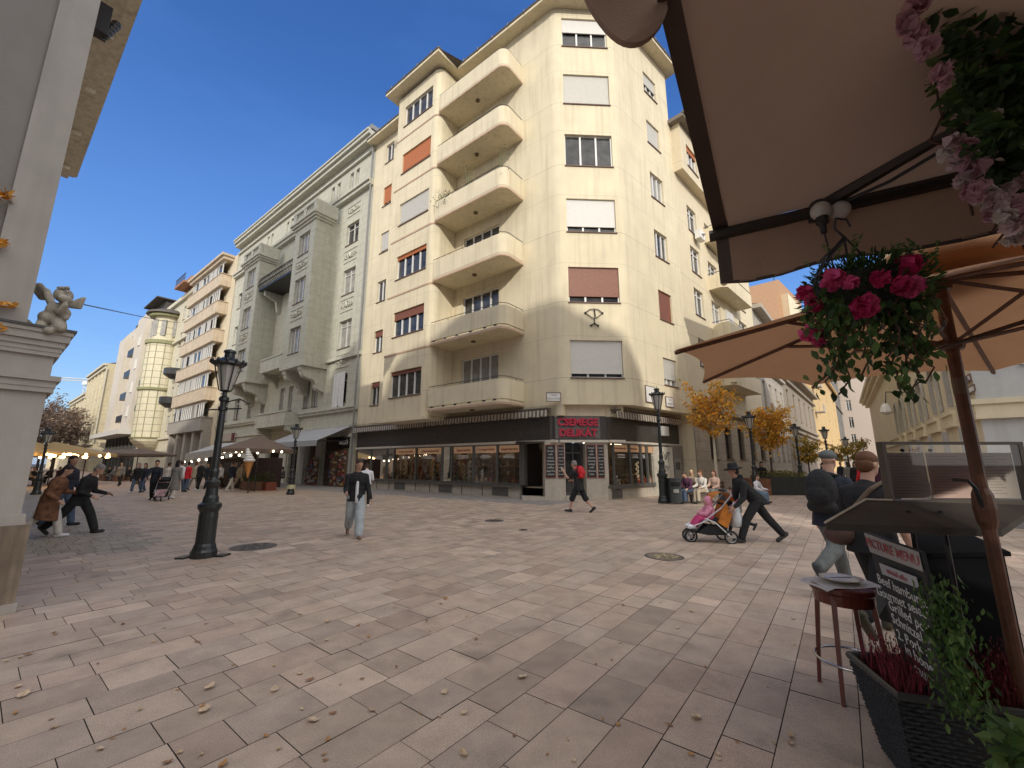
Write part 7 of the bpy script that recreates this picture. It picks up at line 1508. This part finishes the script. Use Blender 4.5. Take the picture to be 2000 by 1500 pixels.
def MBd(s_, t_, off=.006): c = onboard(s_, t_, off); return Matrix(((xa.x, ya.x, na.x, c.x), (xa.y, ya.y, na.y, c.y), (xa.z, ya.z, na.z, c.z), (0, 0, 0, 1)))
b = MB(); b.face([onboard(0, .0, .008), onboard(1, .0, .008), onboard(1, .14, .008), onboard(0.02, .14, .008)]); b.build('menu_card', mat('card_pale', (.36, .34, .32), .7, var=.1), t, recalc=False); b = MB(); b.face([onboard(.16, .2, .008), onboard(.86, .2, .008), onboard(.86, .28, .008), onboard(.16, .28, .008)]); b.build('menu_card', mat('card_white', (.40, .39, .41), .7, var=.1), t, recalc=False)
text_mesh("PICTURE MENU", .072, .001, MBd(.5, .07, .012), 'lettering', mat('card_red', (.35, .08, .09), .7), t, .001); text_mesh("special offer", .04, .001, MBd(.5, .24, .012), 'lettering', mat('card_red', (.35, .08, .09), .7), t)
for i, s_ in enumerate(["Beef hamburger", "Gourmet selection", "Grilled pork", "Schnitzel  or", "2. Pork ribs", "in honey", "sauce"]): text_mesh(s_, .074, .0008, MBd(.5, .35 + i * .09) @ Matrix.Rotation(.05 * sin(i * 2), 4, 'Z') @ Matrix.Shear('XY', 4, (.25, 0)), 'lettering', CHALK, t)
b = MB(); r_ = random.Random(12)
for i in range(900):
    s_ = r_.random(); c = TRp.lerp(BRp, .25 + .8 * s_) + V((r_.gauss(.02, .045), r_.gauss(-.02, .05), r_.gauss(0, .04))); b.mi = r_.choice([0, 1, 1, 2]); leafq(b, c, r_.uniform(.01, .026), r_, V((r_.gauss(0, .5), r_.gauss(0, .5), -1)), .4)
bq = b.build('trailing_plant', LG, None, recalc=False); tag(bq, 'trailing green plant hanging down the right edge of the chalkboard', 'plant')
# wicker planter with heather
WK = mat('wicker_dark', (.016, .018, .02), .6, var=.4, scale=30, bump=1.0, bscale=60); t = thing('wicker_planter', 'dark woven wicker trough at the foot of the chalkboard', 'planter', (2.45, 2.5, 0))
def ring(z, g): return [V((2.16 - g, 2.76 + g * .4, z)), V((2.86 + g, 2.58 + g, z)), V((2.72 + g, 2.15 - g, z)), V((2.04 - g, 2.42 - g * .8, z))]
ra, rb_ = ring(.02, 0), ring(.5, .10); b = MB()
for k in range(4): b.face([ra[k], ra[(k + 1) % 4], rb_[(k + 1) % 4], rb_[k]])
b.build('liner', WK, t); b = MB(); rows2 = 22
for j in range(rows2):
    f = (j + .5) / rows2; r0 = [a.lerp(c, f) for a, c in zip(ra, rb_)]
    for k in range(4):
        a, c = r0[k], r0[(k + 1) % 4]; n_ = 26; o_ = (c - a).normalized().cross(V((0, 0, 1))); o_ = -o_ if (o_.dot(a - V((2.45, 2.46, a.z))) < 0) else o_; b.tube([a.lerp(c, i / n_) + o_ * (.006 + .006 * (1 if (i + j) % 2 else -1)) for i in range(n_ + 1)], .0085, 4)
b.build('weave', WK, t)
b = MB(); q = rb_ + [rb_[0]]; b.tube(q, .02, 8); b.build('rim', mat('wicker_rim', (.035, .037, .036), .5), t)
b = MB(); b.face([p_ - V((0, 0, .06)) for p_ in rb_]); b.build('soil', mat('soil', (.03, .02, .015), .95), t)
HE = [mat('heather_red', (.20, .02, .035), .8, var=.4, scale=12), mat('heather_dark', (.09, .012, .02), .8, var=.3)]; b = MB(); r_ = random.Random(6)
for i in range(1500):
    s_, u_ = r_.uniform(.04, .97), r_.uniform(.06, .94); p_ = rb_[0].lerp(rb_[1], s_).lerp(rb_[3].lerp(rb_[2], s_), u_) - V((0, 0, .06)); h_ = r_.uniform(.12, .24); q = p_ + V((r_.gauss(0, .035), r_.gauss(0, .035), h_)); b.mi = r_.randrange(2); d = V((r_.gauss(0, 1), r_.gauss(0, 1), 0)).normalized() * .0035; b.face([p_ - d, p_ + d, q])
    if i % 2: leafq(b, q, .010, r_, V((0, 0, 1)), .4); leafq(b, p_.lerp(q, .7), .010, r_, V((0, 0, 1)), .4)
hq = b.build('heather', HE, None, recalc=False); tag(hq, 'dark red heather growing in the wicker trough', 'heather')
# plant at the lower right corner
b = MB(); r_ = random.Random(14)
for i in range(420):
    p_ = atY(r_.uniform(1935, 2080), r_.uniform(1415, 1640), r_.uniform(1.25, 1.6)); b.mi = r_.choice([1, 1, 2, 0]); leafq(b, p_, r_.uniform(.02, .045), r_, None, .5)
b.tube([(2.0, 1.5, 0), (2.02, 1.48, .5)], .01, 4); pq = b.build('leafy_plant', LG, None, recalc=False); tag(pq, 'bright leafy plant poking in at the lower right corner', 'plant')
# stool with paper and plate
RW = mat('stool_wood', (.10, .022, .014), .32, var=.3, scale=9); SC = V((2.49, 3.36, 0)); t = thing('bar_stool', 'tall reddish wooden bar stool with steel foot ring', 'stool', SC)
b = MB(); b.lathe([(.19, .70), (.205, .715), (.205, .745), (.195, .755)], SC, 28); b.build('seat', RW, t, smooth=False); b = MB(); b.lathe([(.185, .63), (.19, .705)], SC, 28); b.build('apron', RW, t)
for a in (200, 250, 20, 70) and (213, 303, 33, 123):
    a = radians(a); b = MB(); p0 = SC + V((.17 * cos(a), .17 * sin(a), .70)); p1 = SC + V((.235 * cos(a), .235 * sin(a), 0)); b.tube([p1, p0], [.016, .022], 4); b.build('leg', RW, t)
b = MB(); b.tube([SC + V((.225 * cos(2 * pi * k / 28), .225 * sin(2 * pi * k / 28), .24)) for k in range(29)], .009, 6, cap=False); b.build('foot_ring', mat('steel', (.5, .5, .5), .25, metal=1, var=.05), t, smooth=True)
b = MB(); c = SC + V((.02, .0, .758)); g = [[c + V((-.25 + .52 * i / 8, -.16 + .32 * j / 5 + .05 * (i / 8), .0015 + .004 * sin(i * 1.3 + j) + (-.03 if (i in (0, 8)) else 0) * .5)) for i in range(9)] for j in range(6)]
for j in range(5):
    for i in range(8): b.face([g[j][i], g[j][i + 1], g[j + 1][i + 1], g[j + 1][i]])
tag(b.build('paper_sheet', mat('paper', (.50, .47, .44), .8, var=.15, scale=14), None, smooth=True), 'crumpled printed paper sheet spread over the bar stool', 'paper')
t = thing('plate', 'shallow round plate lying on the paper on the stool', 'plate', c + V((-.0, .03, .006))); b = MB(); b.lathe([(.06, .0), (.10, .012), (.135, .026), (.138, .030), (.10, .018), (.06, .008)], c + V((-.0, .03, .006)), 26); b.build('dish', mat('plate_glaze', (.52, .46, .38), .3, var=.15), t, smooth=True); b = MB(); b.box(c.x - .09, c.x + .07, c.y + .01, c.y + .025, c.z + .034, c.z + .04); b.ell(c + V((-.1, .02, .038)), (.03, .012, .006), None, 8, 5); tag(b.build('spoon', mat('steel', (.5, .5, .5), .25, metal=1, var=.05), None), 'small spoon resting on the plate', 'spoon')
